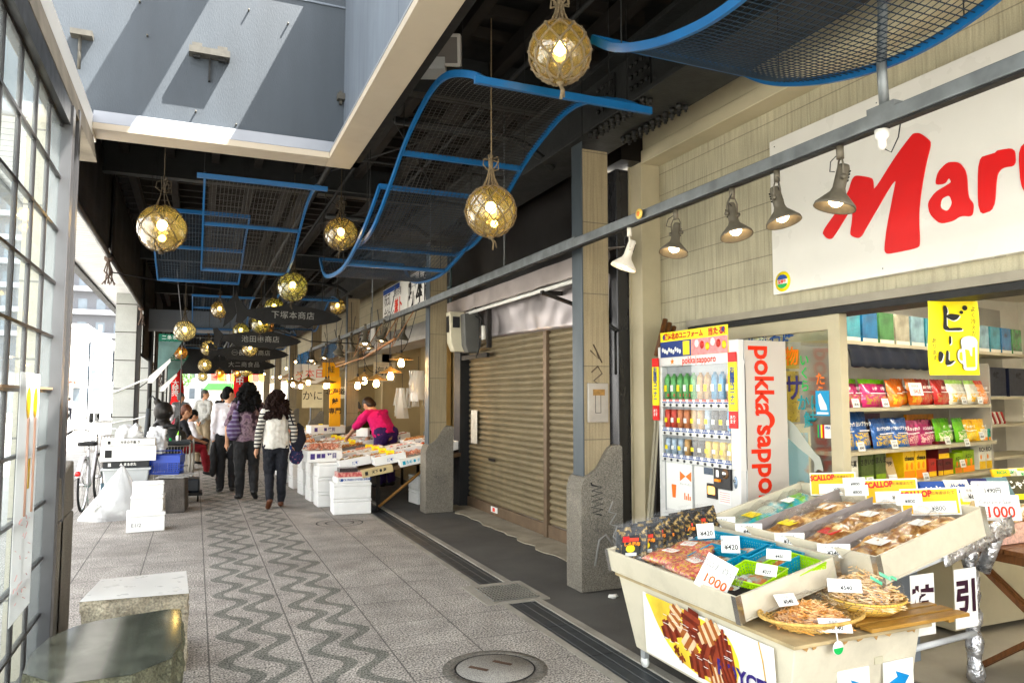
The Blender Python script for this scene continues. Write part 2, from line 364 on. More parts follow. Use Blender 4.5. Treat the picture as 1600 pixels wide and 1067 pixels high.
foam = mat('foam', (.80, .80, .78), .75, 0, .06, 5, bump=.3, bscale=90, dirt=.10)
paper = mat('paper', (.80, .79, .75), .8, 0, .04, 9)
ink = mat('ink', (.02, .02, .02), .6, 0, 0)
grayink = mat('grey_ink', (.18, .18, .18), .6, 0, 0)
red = mat('red', (.72, .025, .012), .45, 0, .04)
redp = mat('red_print', (.80, .10, .07), .6, 0, 0)
yellow = mat('yellow', (.85, .70, .0), .5, 0, .04)
orange = mat('orange', (.85, .30, .02), .5, 0, .05)
bluep = mat('blue_print', (.02, .09, .42), .6, 0, 0)
green = mat('green_print', (.05, .42, .12), .6, 0, .05)
chrome = mat('chrome', (.6, .6, .6), .2, 1, .05)
rubber = mat('rubber', (.02, .02, .02), .7, 0, .2)
darkpl = mat('dark_plastic', (.03, .03, .035), .4, 0, .1)
greypl = mat('grey_plastic', (.35, .36, .36), .5, 0, .1, dirt=.15)
wood = mat('wood', (.42, .24, .08), .5, 0, .25, 9, bump=.2, stretch=(1, 6, 6), coat=.2)
woodt = mat('table_wood', (.20, .085, .035), .5, 0, .25, 9, bump=.2, stretch=(6, 6, 1))
bulbm = mat('bulb_glow', (1, .75, .4), .5, 0, 0, emit=9, ecol=(1, .62, .25))
bulbn = mat('lamp_glow', (1, .85, .6), .5, 0, 0, emit=6, ecol=(1, .72, .40))
tubem = mat('tube_glow', (1, 1, 1), .5, 0, 0, emit=6.5, ecol=(1, .92, .80))
skin = mat('skin', (.52, .30, .20), .55, 0, .08, 12)
# ---------------------------------------------------------------- ground
roadm = mat('road', (.34, .335, .32), .9, 0, .12, 2, bump=.4, bscale=120, spk=.2, sps=150)
g = MB().box(-150, 150, -60, 300, -.4, -.13).build('road', roadm); struct(g)
for i in range(1):
    mk = MB()
    for y in range(0, 60, 1): pass
    mk.box(-6.25, -6.1, -5, 120, -.129, -.126); mk.box(-9.9, -9.78, -5, 120, -.129, -.126)
    for k in range(6): mk.box(-9.4 + k * .9, -8.95 + k * .9, 33, 36.5, -.129, -.126)
    struct(mk.build('road_marking', white))
pv = MB().box(-2.0, 2.15, -4, 52, -.35, 0).build('pavement', P_); struct(pv)
kb = MB()
for k in range(56): kb.box(-2.2, -2.003, -4 + k, -4 + k + .99, -.3, .012)
struct(kb.build('kerb', granite_l))
struct(MB().box(-14.5, -11.5, -5, 120, -.3, 0).build('far_pavement', concrete))
struct(MB().box(2.15, 2.205, -4, 52, -.35, .003).build('drain_edging', concrete))
struct(MB().box(2.43, 2.49, -4, 52, -.35, .004).build('drain_edging', concrete))
drainm = mat('drain_cover', (.075, .085, .095), .5, .3, .15, 5)
slot = mat('slot_line', (.17, .175, .18), .5, .4, .1)
dr = MB().box(2.205, 2.43, -4, 52, -.35, -.006)
for x in (2.235, 2.315, 2.39): dr.box(x, x + .006, -4, 52, -.0055, -.003, 1)
for k in range(90): dr.box(2.207, 2.428, -3.8 + k * .6, -3.796 + k * .6, -.0055, -.0045, 2)
struct(dr.build('drain_channel', [drainm, slot, black]))
asp = MB().box(2.49, 3.66, -4, 52, -.35, -.004); struct(asp.build('asphalt_strip', asphalt))
cs = MB()
random.seed(3)
pts = [(3.66, 10.2), (3.66, 5.9)]; y = 5.9
while y < 10.2: pts.append((3.27 + random.uniform(-.04, .05), y)); y += .17
cs.prism(pts, 'z', -.2, .004); struct(cs.build('concrete_apron', mat('apron', (.38, .34, .27), .9, 0, .2, 4, bump=.5, bscale=60, dirt=.5)))
struct(MB().box(3.66, 12, -4, 52, -.35, .006).build('shop_floor', mat('shop_floor', (.34, .31, .25), .5, 0, .1, 2, dirt=.3)))
# round cover, made of the paving stone itself
mh = thing('manhole_cover', 'round manhole cover filled with paving stone and two lifting slots', 'manhole cover', (1.62, 4.02, 0))
ring = MB().lathe([(.235, -.01), (.235, .004), (.30, .004), (.30, -.01)], 48, (1.62, 4.02, 0)); ring.build('ring', mat('cover_ring', (.20, .185, .16), .85, 0, .2, 30, bump=1, bscale=90, spk=.4, sps=120), mh)
MB().lathe([(.0, .0045), (.222, .0045), (.222, -.01)], 48, (1.62, 4.02, 0)).build('lid', mat('lid_stone', (.28, .265, .24), .8, 0, .1, 3, spk=.5, sps=180, bump=.4, bscale=160), mh)
gp = MB().lathe([(.222, .0052), (.232, .0052)], 48, (1.62, 4.02, 0), cap=False); gp.build('gap_ring', black, mh)
for dx, dy in ((-.09, .03), (.07, .06)):
    MB().cb((0, 0, .006), (.026, .12, .004), M=Matrix.Translation((1.62 + dx, 4.02 + dy, 0)) @ Matrix.Rotation(R(38), 4, 'Z')).build('lifting_slot', mat('rust', (.12, .07, .045), .8, 0, .3), mh)
mh2 = thing('manhole_cover', 'small round cover by the nearest stack of foam boxes', 'manhole cover', (1.68, 9.3, 0))
for a in (.16, .27):
    MB().lathe([(a, .003), (a + .014, .003)], 40, (1.68, 9.3, 0), cap=False).build('ring', black, mh2)
gr = thing('drain_grate', 'steel drain grating set over the channel in a concrete frame', 'drain grate', (2.3, 5.5, 0))
MB().box(2.04, 2.56, 5.22, 5.8, -.03, .007).build('frame', concrete, gr)
MB().box(2.12, 2.49, 5.28, 5.69, .0075, .009).build('pit', black, gr)
gb = MB()
for k in range(15): gb.box(2.12 + k * .026, 2.130 + k * .026, 5.28, 5.69, .009, .016)
for k in range(9): gb.box(2.12, 2.49, 5.28 + k * .0505, 5.286 + k * .0505, .009, .0155)
gb.build('bars', mat('grate_steel', (.45, .45, .43), .35, .8, .1), gr)
# ---------------------------------------------------------------- street side pillars
def lpillar(Y, lab):
    t = thing('arcade_pillar', lab, 'pillar', (-1.35, Y, 0), 'street side pillars of the arcade')
    lt = tiled('grey_pillar_tile', (.42, .43, .41), 0, .57, (0, 2), gap=.01, dark=.1)
    MB().box(-1.52, -1.14, Y - .18, Y + .18, 0, 3.9).build('shaft', lt, t)
    MB().box(-1.139, -1.06, Y - .14, Y + .14, 0, 3.9).build('steel_edge', darkbr, t)
    MB().box(-1.56, -1.02, Y - .2, Y + .2, 0, .12).build('plinth', granite, t)
ORD = ['nearest', 'second', 'third', 'fourth', 'fifth', 'sixth', 'seventh', 'eighth', 'ninth', 'tenth', 'eleventh', 'twelfth']
for i, Y in enumerate((16.9, 21.3, 25.7, 30.1, 34.5, 38.9)):
    lpillar(Y, '%s grey tiled pillar along the open street side' % ORD[i])
# ---------------------------------------------------------------- shop side pillars with granite foot
def rpillar(Y, lab, graf=False, box=False):
    x0, x1 = 2.86, 3.36
    t = thing('arcade_pillar', lab, 'pillar', (3.1, Y, 0), 'shop side pillars with granite feet')
    MB().box(x0 + .045, x0 + .06, Y - .115, Y + .06, .85, 3.68).build('steel_face', pillarcap, t, bevel=.004)
    MB().box(x0 + .0605, x0 + .30, Y - .11, Y + .055, .8, 3.62).build('tiled_shaft', cream, t)
    # granite foot: low rounded nose then an ogee up to the back
    pr = [(x0, 0), (x0, .80), (x0 + .015, .86), (x0 + .035, .90), (x0 + .06, .915), (x0 + .09, .925), (x0 + .12, .945)]
    for k in range(1, 11):
        u = k / 10; pr.append((x0 + .12 + .18 * u, .95 + .2 * (3 * u * u - 2 * u ** 3)))
    pr += [(x0 + .36, 1.155), (x0 + .39, 1.14), (x0 + .39, 0)]
    MB().prism(pr, 'y', Y - .16, Y + .10).build('granite_foot', granite, t, bevel=.006)
    if graf:
        m = MB()
        for pts in ([(3.09, 1.93), (3.17, 1.86), (3.12, 1.98), (3.2, 1.83)], [(3.10, 1.75), (3.16, 1.8), (3.2, 1.74), (3.12, 1.68), (3.19, 1.64)], [(3.12, 1.62), (3.17, 1.55), (3.12, 1.45), (3.17, 1.38), (3.2, 1.47), (3.12, 1.5)]):
            m.tube([(a - .11, Y - .112, b) for a, b in pts], .006, 5, 0)
        m.build('scrawl', mat('scrawl_brown', (.14, .10, .07), .7, 0, 0), t)
        m = MB(); s = [(3.10, .86)]
        for k in range(12): s.append((3.10 + (.10 if k % 2 else .0) + random.uniform(-.01, .01), .84 - k * .022))
        m.tube([(a - .15, Y - .1615, b) for a, b in s], .007, 5)
        m.build('scrawl', ink, t)
        m = MB(); s = [(3.30, .7), (3.26, .62), (3.33, .60), (3.27, .52), (3.34, .5), (3.3, .42), (3.36, .36)]
        m.tube([(a - .15, Y - .1615, b) for a, b in s], .007, 5); m.tube([(2.98, Y - .1615, .2), (3.02, Y - .1615, .40), (3.08, Y - .1615, .44), (3.14, Y - .1615, .36)], .01, 5)
        m.build('scrawl', mat('scrawl_grey', (.33, .32, .3), .7, 0, 0), t)
    if box:
        b = MB().box(x0 + .085, x0 + .275, Y - .135, Y - .1105, 1.34, 1.66).build('service_box', mat('box_grey', (.40, .37, .33), .4, .1, .08, 4, dirt=.4), t, bevel=.006)
        m = MB().box(x0 + .15, x0 + .154, Y - .1365, Y - .1355, 1.42, 1.58).box(x0 + .20, x0 + .204, Y - .1365, Y - .1355, 1.42, 1.58).box(x0 + .15, x0 + .204, Y - .1365, Y - .1355, 1.416, 1.42)
        m.build('door_outline', black, b)
        MB().box(x0 + .13, x0 + .24, Y - .1375, Y - .1355, 1.56, 1.61).build('tape', mat('tape', (.34, .20, .08), .6, 0, .3, 30), b)
    return t
for i, (Y, g_, b_) in enumerate(((5.42, 1, 1), (9.75, 0, 0), (15.7, 0, 0), (20.8, 0, 0), (26.0, 0, 0), (31.0, 0, 0), (36.0, 0, 0))):
    rpillar(Y, ['beige tiled pillar with a granite foot, scrawled with graffiti, beside the shutter', 'beige tiled pillar with a clean granite foot between shutter and fish stall',
                'beige pillar behind the woman in pink', 'fourth shop side pillar, lit orange by the stall bulbs', 'fifth shop side pillar down the arcade', 'sixth shop side pillar down the arcade', 'farthest shop side pillar by the bright end'][i], g_, b_)
# ---------------------------------------------------------------- arcade roof
rf = thing('arcade_roof', 'dark timber and steel arcade roof with a skylight shaft', 'roof', (0, 0, 4.6))
d = MB(); d.box(-1.1, 7, 6.05, 46, 4.72, 4.8); d.box(1.12, 7, -.6, 6.05, 4.72, 4.8); d.build('deck', black, rf)
pu = MB(); x = 1.35
while x < 3.3: pu.box(x, x + .09, -.6, 46, 4.45, 4.6); x += .52
for x in (-.9, -.4, .1, .6, 1.1): pu.box(x, x + .09, 6.2, 46, 4.45, 4.6)
pu.build('purlins', woodd, rf)
bt = MB(); y = 6.4
while y < 45:
    bt.box(-1.1, 3.3, y, y + .07, 4.6, 4.7)
    y += .38
y = -.4
while y < 6: bt.box(1.15, 3.3, y, y + .07, 4.6, 4.7); y += .38
bt.build('battens', mat('roof_batten', (.03, .022, .015), .8, 0, .3, 4), rf)
# longitudinal I beam above the pillars
for Y0, Y1 in ((-.6, 46),):
    b = MB(); b.box(2.86, 3.30, Y0, Y1, 3.69, 3.73); b.box(3.0, 3.14, Y0, Y1, 3.73, 4.16); b.box(2.88, 3.28, Y0, Y1, 4.16, 4.2); b.build('main_beam', beamst, rf, bevel=.003)
bo = MB()
for Y in (4.4, 4.9):
    bo.box(2.985, 3.0, Y, Y + .28, 3.76, 4.12)
for k in range(8):
    for z in (3.79, 3.88, 3.97, 4.06): bo.lathe([(.02, 0), (.018, .02), (0, .022)], 6, M=Matrix.Translation((2.985, 4.43 + (k % 4) * .07 + (k // 4) * .5, z)) @ Matrix.Rotation(R(-90), 4, 'Y'))
for k in range(10):
    for x in (2.89, 2.95, 3.2, 3.26): bo.lathe([(.022, 0), (.022, .03), (.012, .03), (.012, .05), (0, .05)], 6, M=Matrix.Translation((x, 4.35 + k * .085, 3.69)) @ Matrix.Rotation(PI, 4, 'X'))
for k in range(8):
    for x in (2.89, 2.95, 3.2, 3.26): bo.lathe([(.022, 0), (.022, .03), (.012, .03), (.012, .05), (0, .05)], 6, M=Matrix.Translation((x, 8.5 + k * .085, 3.69)) @ Matrix.Rotation(PI, 4, 'X'))
bo.build('bolted_splice', darkst, rf)
# cross beams at each pillar, arched at the shop end
for Y in (6.0 + .12, 9.75, 15.7, 20.8, 26.0, 31.0, 36.0, 41.0):
    b = MB(); b.box(-1.3, 3.0, Y - .07, Y + .07, 4.2, 4.25) if Y > 7 else b.box(1.1, 3.0, Y - .07, Y + .07, 4.2, 4.25)
    x_0 = -1.3 if Y > 7 else 1.1
    b.box(x_0, 3.0, Y - .02, Y + .02, 4.25, 4.6); b.build('cross_beam', beamst, rf)
    a = MB(); a.tube([(1.5, Y - .1, 3.9), (2.4, Y - .1, 3.9), (2.7, Y - .1, 3.86), (2.9, Y - .1, 3.74), (3.0, Y - .1, 3.66)], .035, 8); a.build('brace_pipe', beamst, rf)
rk = MB()
for a, b_, c in (((1.2, 6.3, 3.9), (1.2, 46, 3.9), .035), ((1.22, -.5, 3.62), (1.22, 5.9, 3.62), .03), ((1.5, 6.1, 4.0), (1.5, 46, 4.0), .02), ((2.45, -.5, 4.3), (2.45, 46, 4.3), .02)):
    rk.tube([a, b_], c, 8)
for Y in (7.2, 8.4, 12.5, 18, 23): rk.tube([(1.2, Y, 3.9), (3.0, Y, 3.9)], .014, 6)
for k in range(14):
    x = 1.25 + (k * 37 % 17) * .1; Y = 3.0 + (k * 53 % 29) * .5
    rk.tube([(x, Y, 4.45), (x, Y, 3.6)], .005, 4)
rk.build('conduits', darkst, rf)
dg_ = MB()
for Y in (6.3, 9.9, 15.8): dg_.tube([(1.3, Y, 4.4), (3.0, Y + 3.4, 4.4)], .01, 5); dg_.tube([(3.0, Y, 4.4), (1.3, Y + 3.4, 4.4)], .01, 5)
dg_.tube([(1.3, 2.2, 4.4), (3.0, 5.6, 4.4)], .01, 5); dg_.tube([(3.0, 2.2, 4.4), (1.3, 5.6, 4.4)], .01, 5)
dg_.build('tie_rod', beamst, rf)
# skylight shaft
WX0, WX1, WY = -.9, 1.06, 6.0
w = MB(); w.box(-2.4, WX1 + .02, WY, WY + .05, 3.52, 4.78); w.box(-2.4, WX1 + .02, WY + .006, WY + .05, 4.79, 5.5); w.build('shaft_end_panel', wellgrey, rf)
MB().box(-2.4, WX1, WY - .012, WY - .0005, 4.775, 4.79).build('panel_seam', wellblue, rf)
s = MB()
for y0, y1 in ((-1, 1.2), (1.206, 3.1), (3.106, 4.2), (4.206, WY - .001)): s.box(WX1, WX1 + .04, y0, y1, 3.52, 5.42)
s.build('shaft_side_panel', wellblue, rf)
# rim: light lip and cream soffit
l = MB(); l.hexa([(WX0 + .17, WY - .13, 3.5), (WX1 - .13, WY - .13, 3.5), (WX1 - .13, WY, 3.5), (WX0 + .17, WY, 3.5)], [(WX0 + .17, WY - .09, 3.6), (WX1 - .09, WY - .09, 3.6), (WX1 - .09, WY, 3.6), (WX0 + .17, WY, 3.6)])
l.build('rim_lip', rimwhite, rf)
l = MB(); l.hexa([(WX1 - .13, -1, 3.5), (WX1, -1, 3.5), (WX1, WY, 3.5), (WX1 - .13, WY, 3.5)], [(WX1 - .09, -1, 3.6), (WX1, -1, 3.6), (WX1, WY, 3.6), (WX1 - .09, WY, 3.6)]); l.build('rim_lip', rimwhite, rf)
sf = MB(); sf.box(WX0 + .17, WX1 - .13, WY - .13, WY + .10, 3.45, 3.499); sf.build('rim_soffit', creamf, rf, bevel=.003)
sf = MB(); sf.box(WX1 - .129, WX1 + .08, -1, WY + .10, 3.45, 3.498); sf.build('rim_soffit', creamf, rf, bevel=.003)
MB().box(WX1 + .05, WX1 + .16, -1, WY + .2, 3.5, 4.7).box(-1.05, WX1 + .16, WY + .06, WY + .2, 3.5, 4.7).build('shaft_back', black, rf)
# skylight frame over the shaft: broad bar, edge beams, unseen slab added to dim it
MB().box(-2.4, 1.5, -1.2, 3.0, 5.5, 5.56).box(-.04, .35, 3.0, WY, 5.4, 5.48).box(WX1, WX1 + .5, -1, WY, 5.42, 5.5).build('skylight_bar_and_added_slab', wellgrey, rf)
# hangers and bolts on the end panel
hb = MB(); hm = mat('bracket', (.11, .105, .09), .6, .1, .25, 20)
hb.box(-.12, .17, WY - .10, WY - .002, 4.15, 4.2); hb.box(-.10, -.03, WY - .08, WY - .002, 4.2, 4.235); hb.box(.08, .15, WY - .08, WY - .002, 4.2, 4.235)
hb.build('bracket', hm, rf); MB().box(.02, .035, WY - .03, WY - .002, 3.97, 4.15).box(-.09, -.04, WY - .07, WY - .03, 4.125, 4.15).box(.09, .14, WY - .07, WY - .03, 4.125, 4.15).build('bracket', darkst, rf)
MB().box(1.0, 1.058, WY - .06, WY - .002, 3.98, 4.03).box(1.02, 1.04, WY - .03, WY - .002, 3.95, 4.06).build('bracket', hm, rf)
hb = MB()
for x, z in ((-.47, 4.5), (-.06, 3.72), (.23, 3.66), (-.41, 4.25), (.3, 4.6), (.6, 4.55)): hb.tube([(x, WY - .03, z), (x, WY, z)], .007, 6)
hb.build('bolts', hm, rf)
MB().box(-.90, -.76, WY - .09, WY - .003, 4.14, 4.18).tube([(-.84, WY - .05, 4.15), (-.84, WY - .05, 3.9)], .012, 8).build('bracket', hm, rf)
# eave over the street: boarded soffit and gutter edge
sof = tiled('soffit_board', (.60, .60, .60), 0, .16, (0, 1), .5, gap=.006, dark=.2, ou=0)
MB().box(-1.78, -1.16, 6.3, 46, 3.64, 3.7).build('eave_soffit', sof, rf)
MB().box(-1.9, -1.782, 6.2, 46, 3.6, 3.82).build('gutter', darkst, rf)
MB().box(-1.16, -1.10, 6.2, 46, 3.5, 4.7).build('eave_beam', darkbr, rf)
MB().box(-1.3, 5.5, 46.0, 46.2, 2.85, 4.8).build('end_fascia', black, rf)
MB().box(1.0, 7, -1.0, -.6, 3.9, 4.8).build('end_fascia', darkbr, rf)
# dark roll-up blinds hanging on the street side
bl = mat('blind_cloth', (.028, .022, .020), .8, 0, .4, 3, bump=.2, stretch=(1, .3, 1))
for i, (Y0, Y1, lab) in enumerate(((6.45, 10.6, 'first dark brown blind on the street side, a pole along its hem'), (10.75, 16.6, 'second dark brown blind with a tassel at its corner'), (17.0, 21.1, 'third dark brown blind along the street side'), (21.5, 25.5, 'fourth dark brown blind along the street side'))):
    z = 3.36 - (.0, .0, .95, 1.15)[i]
    t = thing('blind', lab, 'blind', (-1.0 + i * .0, Y0, z), 'roll-up blinds on the street side')
    x = -1.08 + .02 * i
    m = MB(); n = 26
    v = [(x + .02 * math.sin(k * 1.7) * (zz < 4), Y0 + (Y1 - Y0) * k / n, zz) for zz in (4.45, z) for k in range(n + 1)]
    m.add(v, [(k, k + 1, n + 2 + k, n + 1 + k) for k in range(n)], 0, True); m.build('cloth', bl, t, solid=.006)
    MB().tube([(x, Y0 - .08, z), (x, Y1 + .08, z)], .035, 10).build('hem_pole', darkbr, t)
    tk = MB(); tk.ball((x, Y1 - .02 if i else Y1 + .1, z - .03), .055, 10)
    for k in range(9): tk.tube([(x, Y1 + .05, z - .05), (x + random.uniform(-.06, .06), Y1 + .1 + random.uniform(-.05, .05), z - .2), (x + random.uniform(-.09, .09), Y1 + .12 + random.uniform(-.09, .09), z - .36)], .008, 4)
    tk.build('tassel', mat('tassel', (.16, .12, .10), .9, 0, .2), t)
# ---------------------------------------------------------------- glazed screen at the left
XW = -.75
sc = thing('window_screen', 'tall glazed screen with a grid of thin dark bars at the left', 'window', (XW, 2.5, 0))
wf = mat('window_frame', (.05, .045, .045), .35, .5, .15, 5)
wfl = mat('window_jamb', (.13, .13, .135), .35, .4, .08)
MB().box(XW - .04, XW + .05, .1, 4.78, 3.1, 3.22).box(XW - .04, XW + .05, .1, 4.78, 0, .12).build('frame', wf, sc, split=True)
MB().box(XW - .05, XW + .06, 4.78, 4.87, 0, 3.22).build('jamb', wfl, sc, bevel=.004)
bars = MB()
ys = [4.43 - .34 * k for k in range(13)]
for y in ys: bars.box(XW - .010, XW + .010, y - .010, y + .010, .12, 3.1)
zs = [.37 + .3025 * k for k in range(10)]
for z in zs: bars.box(XW - .012, XW + .012, .1, 4.78, z - .008, z + .008)
bars.build('glazing_bars', wf, sc)
MB().box(XW + .013, XW + .02, 3.6, 4.78, 1.588, 1.60).build('rail', mat('rail_wood', (.30, .22, .15), .5, 0, .1), sc)
MB().box(XW - .003, XW + .003, .1, 4.78, .12, 3.1).build('pane', glassw, sc)
p_ = thing('poster', 'white paper poster of two gold spoons taped inside the screen', 'poster', (XW + .04, 4.15, 1.2))
MB().box(XW + .035, XW + .038, 3.86, 4.3, .55, 1.66).build('sheet', glass('thin_paper', (.7, .7, .7), .05, .75, (.8, .8, .8)), p_)
m = MB(); gold = mat('gold_print', (.62, .42, .06), .4, .3, .2, 20)
for y in (4.04, 4.2):
    m.ball((XW + .04, y, 1.52), .05, 12, 0, (.05, 1, 1.5)); m.tube([(XW + .04, y, 1.45), (XW + .04, y + .01, 1.0)], .007, 6, 1)
m.box(XW + .039, XW + .041, 4.1, 4.14, 1.12, 1.26, 0)
m.build('spoons', [gold, mat('spoon_print', (.55, .36, .28), .6, 0, .1)], p_)
m = MB(); random.seed(5)
for k in range(26):
    y = random.uniform(3.9, 4.2); z = random.uniform(.6, 1.0); m.tube([(XW + .0395, y, z), (XW + .0395, y + random.uniform(.01, .06), z + random.uniform(-.02, .02))], .002, 4)
m.build('handwriting', mat('pale_red', (.6, .38, .36), .7, 0, 0), p_)
# beam over the screen, stone corner and granite foot
fb = thing('fascia_beam', 'weathered cream beam running above the glazed screen', 'beam', (-.8, 3, 3.3))
MB().hexa([(-.86, -1, 3.23), (-.70, -1, 3.23), (-.70, 5.95, 3.23), (-.86, 5.95, 3.23)], [(-.92, -1, 3.42), (-.73, -1, 3.42), (-.73, 5.95, 3.42), (-.92, 5.95, 3.42)]).build('soffit', mat('beam_worn', (.30, .27, .22), .8, 0, .3, 3, dirt=.7), fb)
MB().box(-.95, -.73, -1, 6.1, 3.422, 3.56).build('coping', white, fb)
pc = thing('stone_pier', 'pier of rough stone blocks and dark steel at the end of the screen', 'pier', (-.85, 5.1, 0))
MB().box(-.93, -.80, 4.87, 5.08, 0, 3.23).build('stone_blocks', tiled('pier_stone', (.42, .38, .30), 0, .44, (1, 2), .9, gap=.006, dark=.2, bump=.8), pc)
MB().box(-.95, -.70, 5.08, 5.14, 0, 3.3).build('light_trim', wfl, pc)
MB().box(-.95, -.74, 5.14, 5.24, 0, 3.3).build('steel_edge', darkbr, pc)
MB().tube([(-.79, 5.19, 1.0), (-.79, 5.19, 3.3)], .03, 8).build('downpipe', darkst, pc)
gf = thing('granite_block', 'tall granite foot with a sloping top beside the glazed screen', 'granite block', (-.78, 5.2, 0))
MB().hexa([(-.92, 4.9, 0), (-.70, 4.9, 0), (-.70, 5.55, 0), (-.92, 5.55, 0)], [(-.90, 4.9, .82), (-.70, 4.9, .82), (-.70, 5.55, .82), (-.90, 5.55, .82)]).build('lower_block', granite, gf, bevel=.008)
MB().hexa([(-.90, 4.9, .828), (-.70, 4.9, .828), (-.70, 5.55, .828), (-.90, 5.55, .828)], [(-.88, 4.9, 1.05), (-.71, 4.9, 1.05), (-.71, 5.55, 1.14), (-.88, 5.55, 1.14)]).build('upper_block', granite, gf, bevel=.012)
# two stone seats
def rough(mb_pts, h0, h1, name, mats, root, amp=.015, topm=1):
    n = len(mb_pts); bm = bmesh.new(); cx = sum(p[0] for p in mb_pts) / n; cy_ = sum(p[1] for p in mb_pts) / n
    P2 = []
    for i in range(n):
        a, b = Vector(mb_pts[i]), Vector(mb_pts[(i + 1) % n]); k = max(1, int((b - a).length / .018))
        for j in range(k): P2.append(a.lerp(b, j / k))
    L = len(P2); rows = 24; m = MB(); vv = []
    for r_ in range(rows + 1):
        z = h0 + (h1 - h0) * r_ / rows
        for q in P2:
            d_ = Vector((q.x - cx, q.y - cy_)); nn = noise.noise(Vector((q.x * 9, q.y * 9, z * 9))) + .6 * noise.noise(Vector((q.x * 26, q.y * 26, z * 26)))
            k = 0 if r_ == rows else amp * nn
            q2 = q + d_.normalized() * (k - (.0 if r_ == rows else .004)); vv.append((q2.x, q2.y, z))
    fs = [(r_ * L + i, r_ * L + (i + 1) % L, (r_ + 1) * L + (i + 1) % L, (r_ + 1) * L + i) for r_ in range(rows) for i in range(L)]
    m.add(vv, fs, 0); m.build(name, mats[0], root)
    m = MB(); m.poly([(q.x, q.y, h1 + .0015) for q in P2]); m.build('polished_top', mats[1], root)
s1 = thing('stone_bench', 'dark green stone seat with a polished mirror-like top, nearest the camera', 'stone seat', (-.25, 3.8, 0))
rough([(-.60, 3.55), (-.615, 3.8), (-.58, 4.02), (-.50, 4.16), (-.42, 4.22), (-.10, 4.30), (-.035, 4.27), (-.03, 4.15), (-.02, 3.72), (-.06, 3.5), (-.2, 3.36), (-.45, 3.36)], 0, .45, 'body',
      (mat('green_rough', (.16, .16, .11), .85, 0, .35, 9, bump=1, bscale=60, spk=.3, sps=120), mat('green_polish', (.15, .16, .13), .14, 0, .4, 7, coat=1, spk=.3, sps=60)), s1, .03)
s2 = thing('stone_bench', 'pale rough-sided stone seat with a flat top whitened as if sunlit, behind the dark one', 'stone seat', (-.25, 4.95, 0))
rough([(-.55, 4.72), (-.50, 5.24), (-.02, 5.28), (.0, 4.68)], 0, .43, 'body', (mat('pale_rough', (.36, .32, .25), .9, 0, .3, 8, bump=1, bscale=50, spk=.3, sps=90), mat('pale_top_sunlit', (.86, .85, .82), .3, 0, .03, 4, coat=.3)), s2, .022)  # top colour raised to white to stand for sunlight on it
# ---------------------------------------------------------------- shutter bay
sb = thing('shuttered_shopfront', 'closed olive roller shutter under a crumpled steel hood', 'shutter', (3.65, 8.2, 0))
prof = []
def shutter(y0, y1, x, z0, z1, pitch=.072):
    m = MB(); n = int((z1 - z0) / pitch); sub = [(0, 0), (.010, .12), (.022, .3), (.024, .5), (.018, .72), (.004, .86), (-.004, .93)]
    vs_ = []
    for k in range(n):
        for dx, t in sub: vs_.append((x - dx, z0 + (k + t) * (z1 - z0) / n))
    vs_.append((x, z1)); L = len(vs_)
    m.add([(a, y0, b) for a, b in vs_] + [(a, y1, b) for a, b in vs_], [(i, i + 1, L + i + 1, L + i) for i in range(L - 1)], 0)
    return m
shutter(7.50, 10.16, 3.66, .14, 2.42).build('curtain', shut, sb)
shutter(6.1, 7.42, 3.66, .14, 2.42).build('curtain', shut, sb)
for z0, z1, y0, y1 in ((.0, .14, 7.5, 10.16), (.0, .14, 6.1, 7.42)): MB().box(3.62, 3.68, y0, y1, .008, .139).build('bottom_bar', shutbr, sb, bevel=.003)
MB().box(3.60, 3.70, 7.42, 7.5, 0, 2.42).box(3.60, 3.70, 10.16, 10.22, 0, 2.5).box(3.60, 3.70, 6.04, 6.1, 0, 2.5).build('guide_rail', shutbr, sb, bevel=.004)
MB().box(3.615, 3.622, 9.0, 9.22, .70, .735).build('pull_handle', darkbr, sb)
MB().box(3.612, 3.618, 8.9, 9.12, .05, .12, 0).box(3.611, 3.612, 8.98, 9.06, .06, .11, 1).build('sticker', [white, redp], sb)
MB().box(3.60, 3.605, 9.62, 9.86, .90, 1.36).build('notice', mat('old_notice', (.62, .60, .54), .85, 0, .15, 14, bump=1, bscale=14), sb)
# crumpled stainless hood plate: sloping between shutter top and projecting cover
m = MB(); nu, nv = 60, 14; vv = []
for j in range(nv + 1):
    for i in range(nu + 1):
        u = i / nu; v = j / nv; y = 5.95 + (10.25 - 5.95) * u; zb = 2.24 + .13 * u; z = zb + (2.93 - zb) * v; x = 3.57 - .02 * v
        dd = .035 * noise.noise(Vector((y * 1.6, z * 2.2, 3))) + .014 * noise.noise(Vector((y * 5, z * 5, 9)))
        vv.append((x + dd, y, z))
m.add(vv, [(j * (nu + 1) + i, j * (nu + 1) + i + 1, (j + 1) * (nu + 1) + i + 1, (j + 1) * (nu + 1) + i) for j in range(nv) for i in range(nu)], 0, True); m.build('hood_plate', hood, sb, solid=.004)
m = MB(); nu = 70; vv = []
for i in range(nu + 1):
    y = 5.75 + 4.5 * i / nu; w_ = .016 * noise.noise(Vector((y * 2.4, 0, 0)))
    for a, b in ((3.32, 2.70), (3.30 + w_, 2.702), (3.30 + w_ * 1.5, 2.885), (3.32, 2.89), (3.6, 2.93)): vv.append((a, y, b + w_))
m.add(vv, [(i * 5 + j, i * 5 + j + 1, i * 5 + j + 6, i * 5 + j + 5) for i in range(nu) for j in range(4)], 0); m.build('hood_cover', hoodl, sb, solid=.004)
MB().tube([(3.36, 5.75, 2.675), (3.36, 9.6, 2.675)], .022, 8).build('hood_rail', paper, sb); MB().box(3.30, 3.34, 10.25, 10.27, 2.70, 2.9).build('hood_end', hoodl, sb)
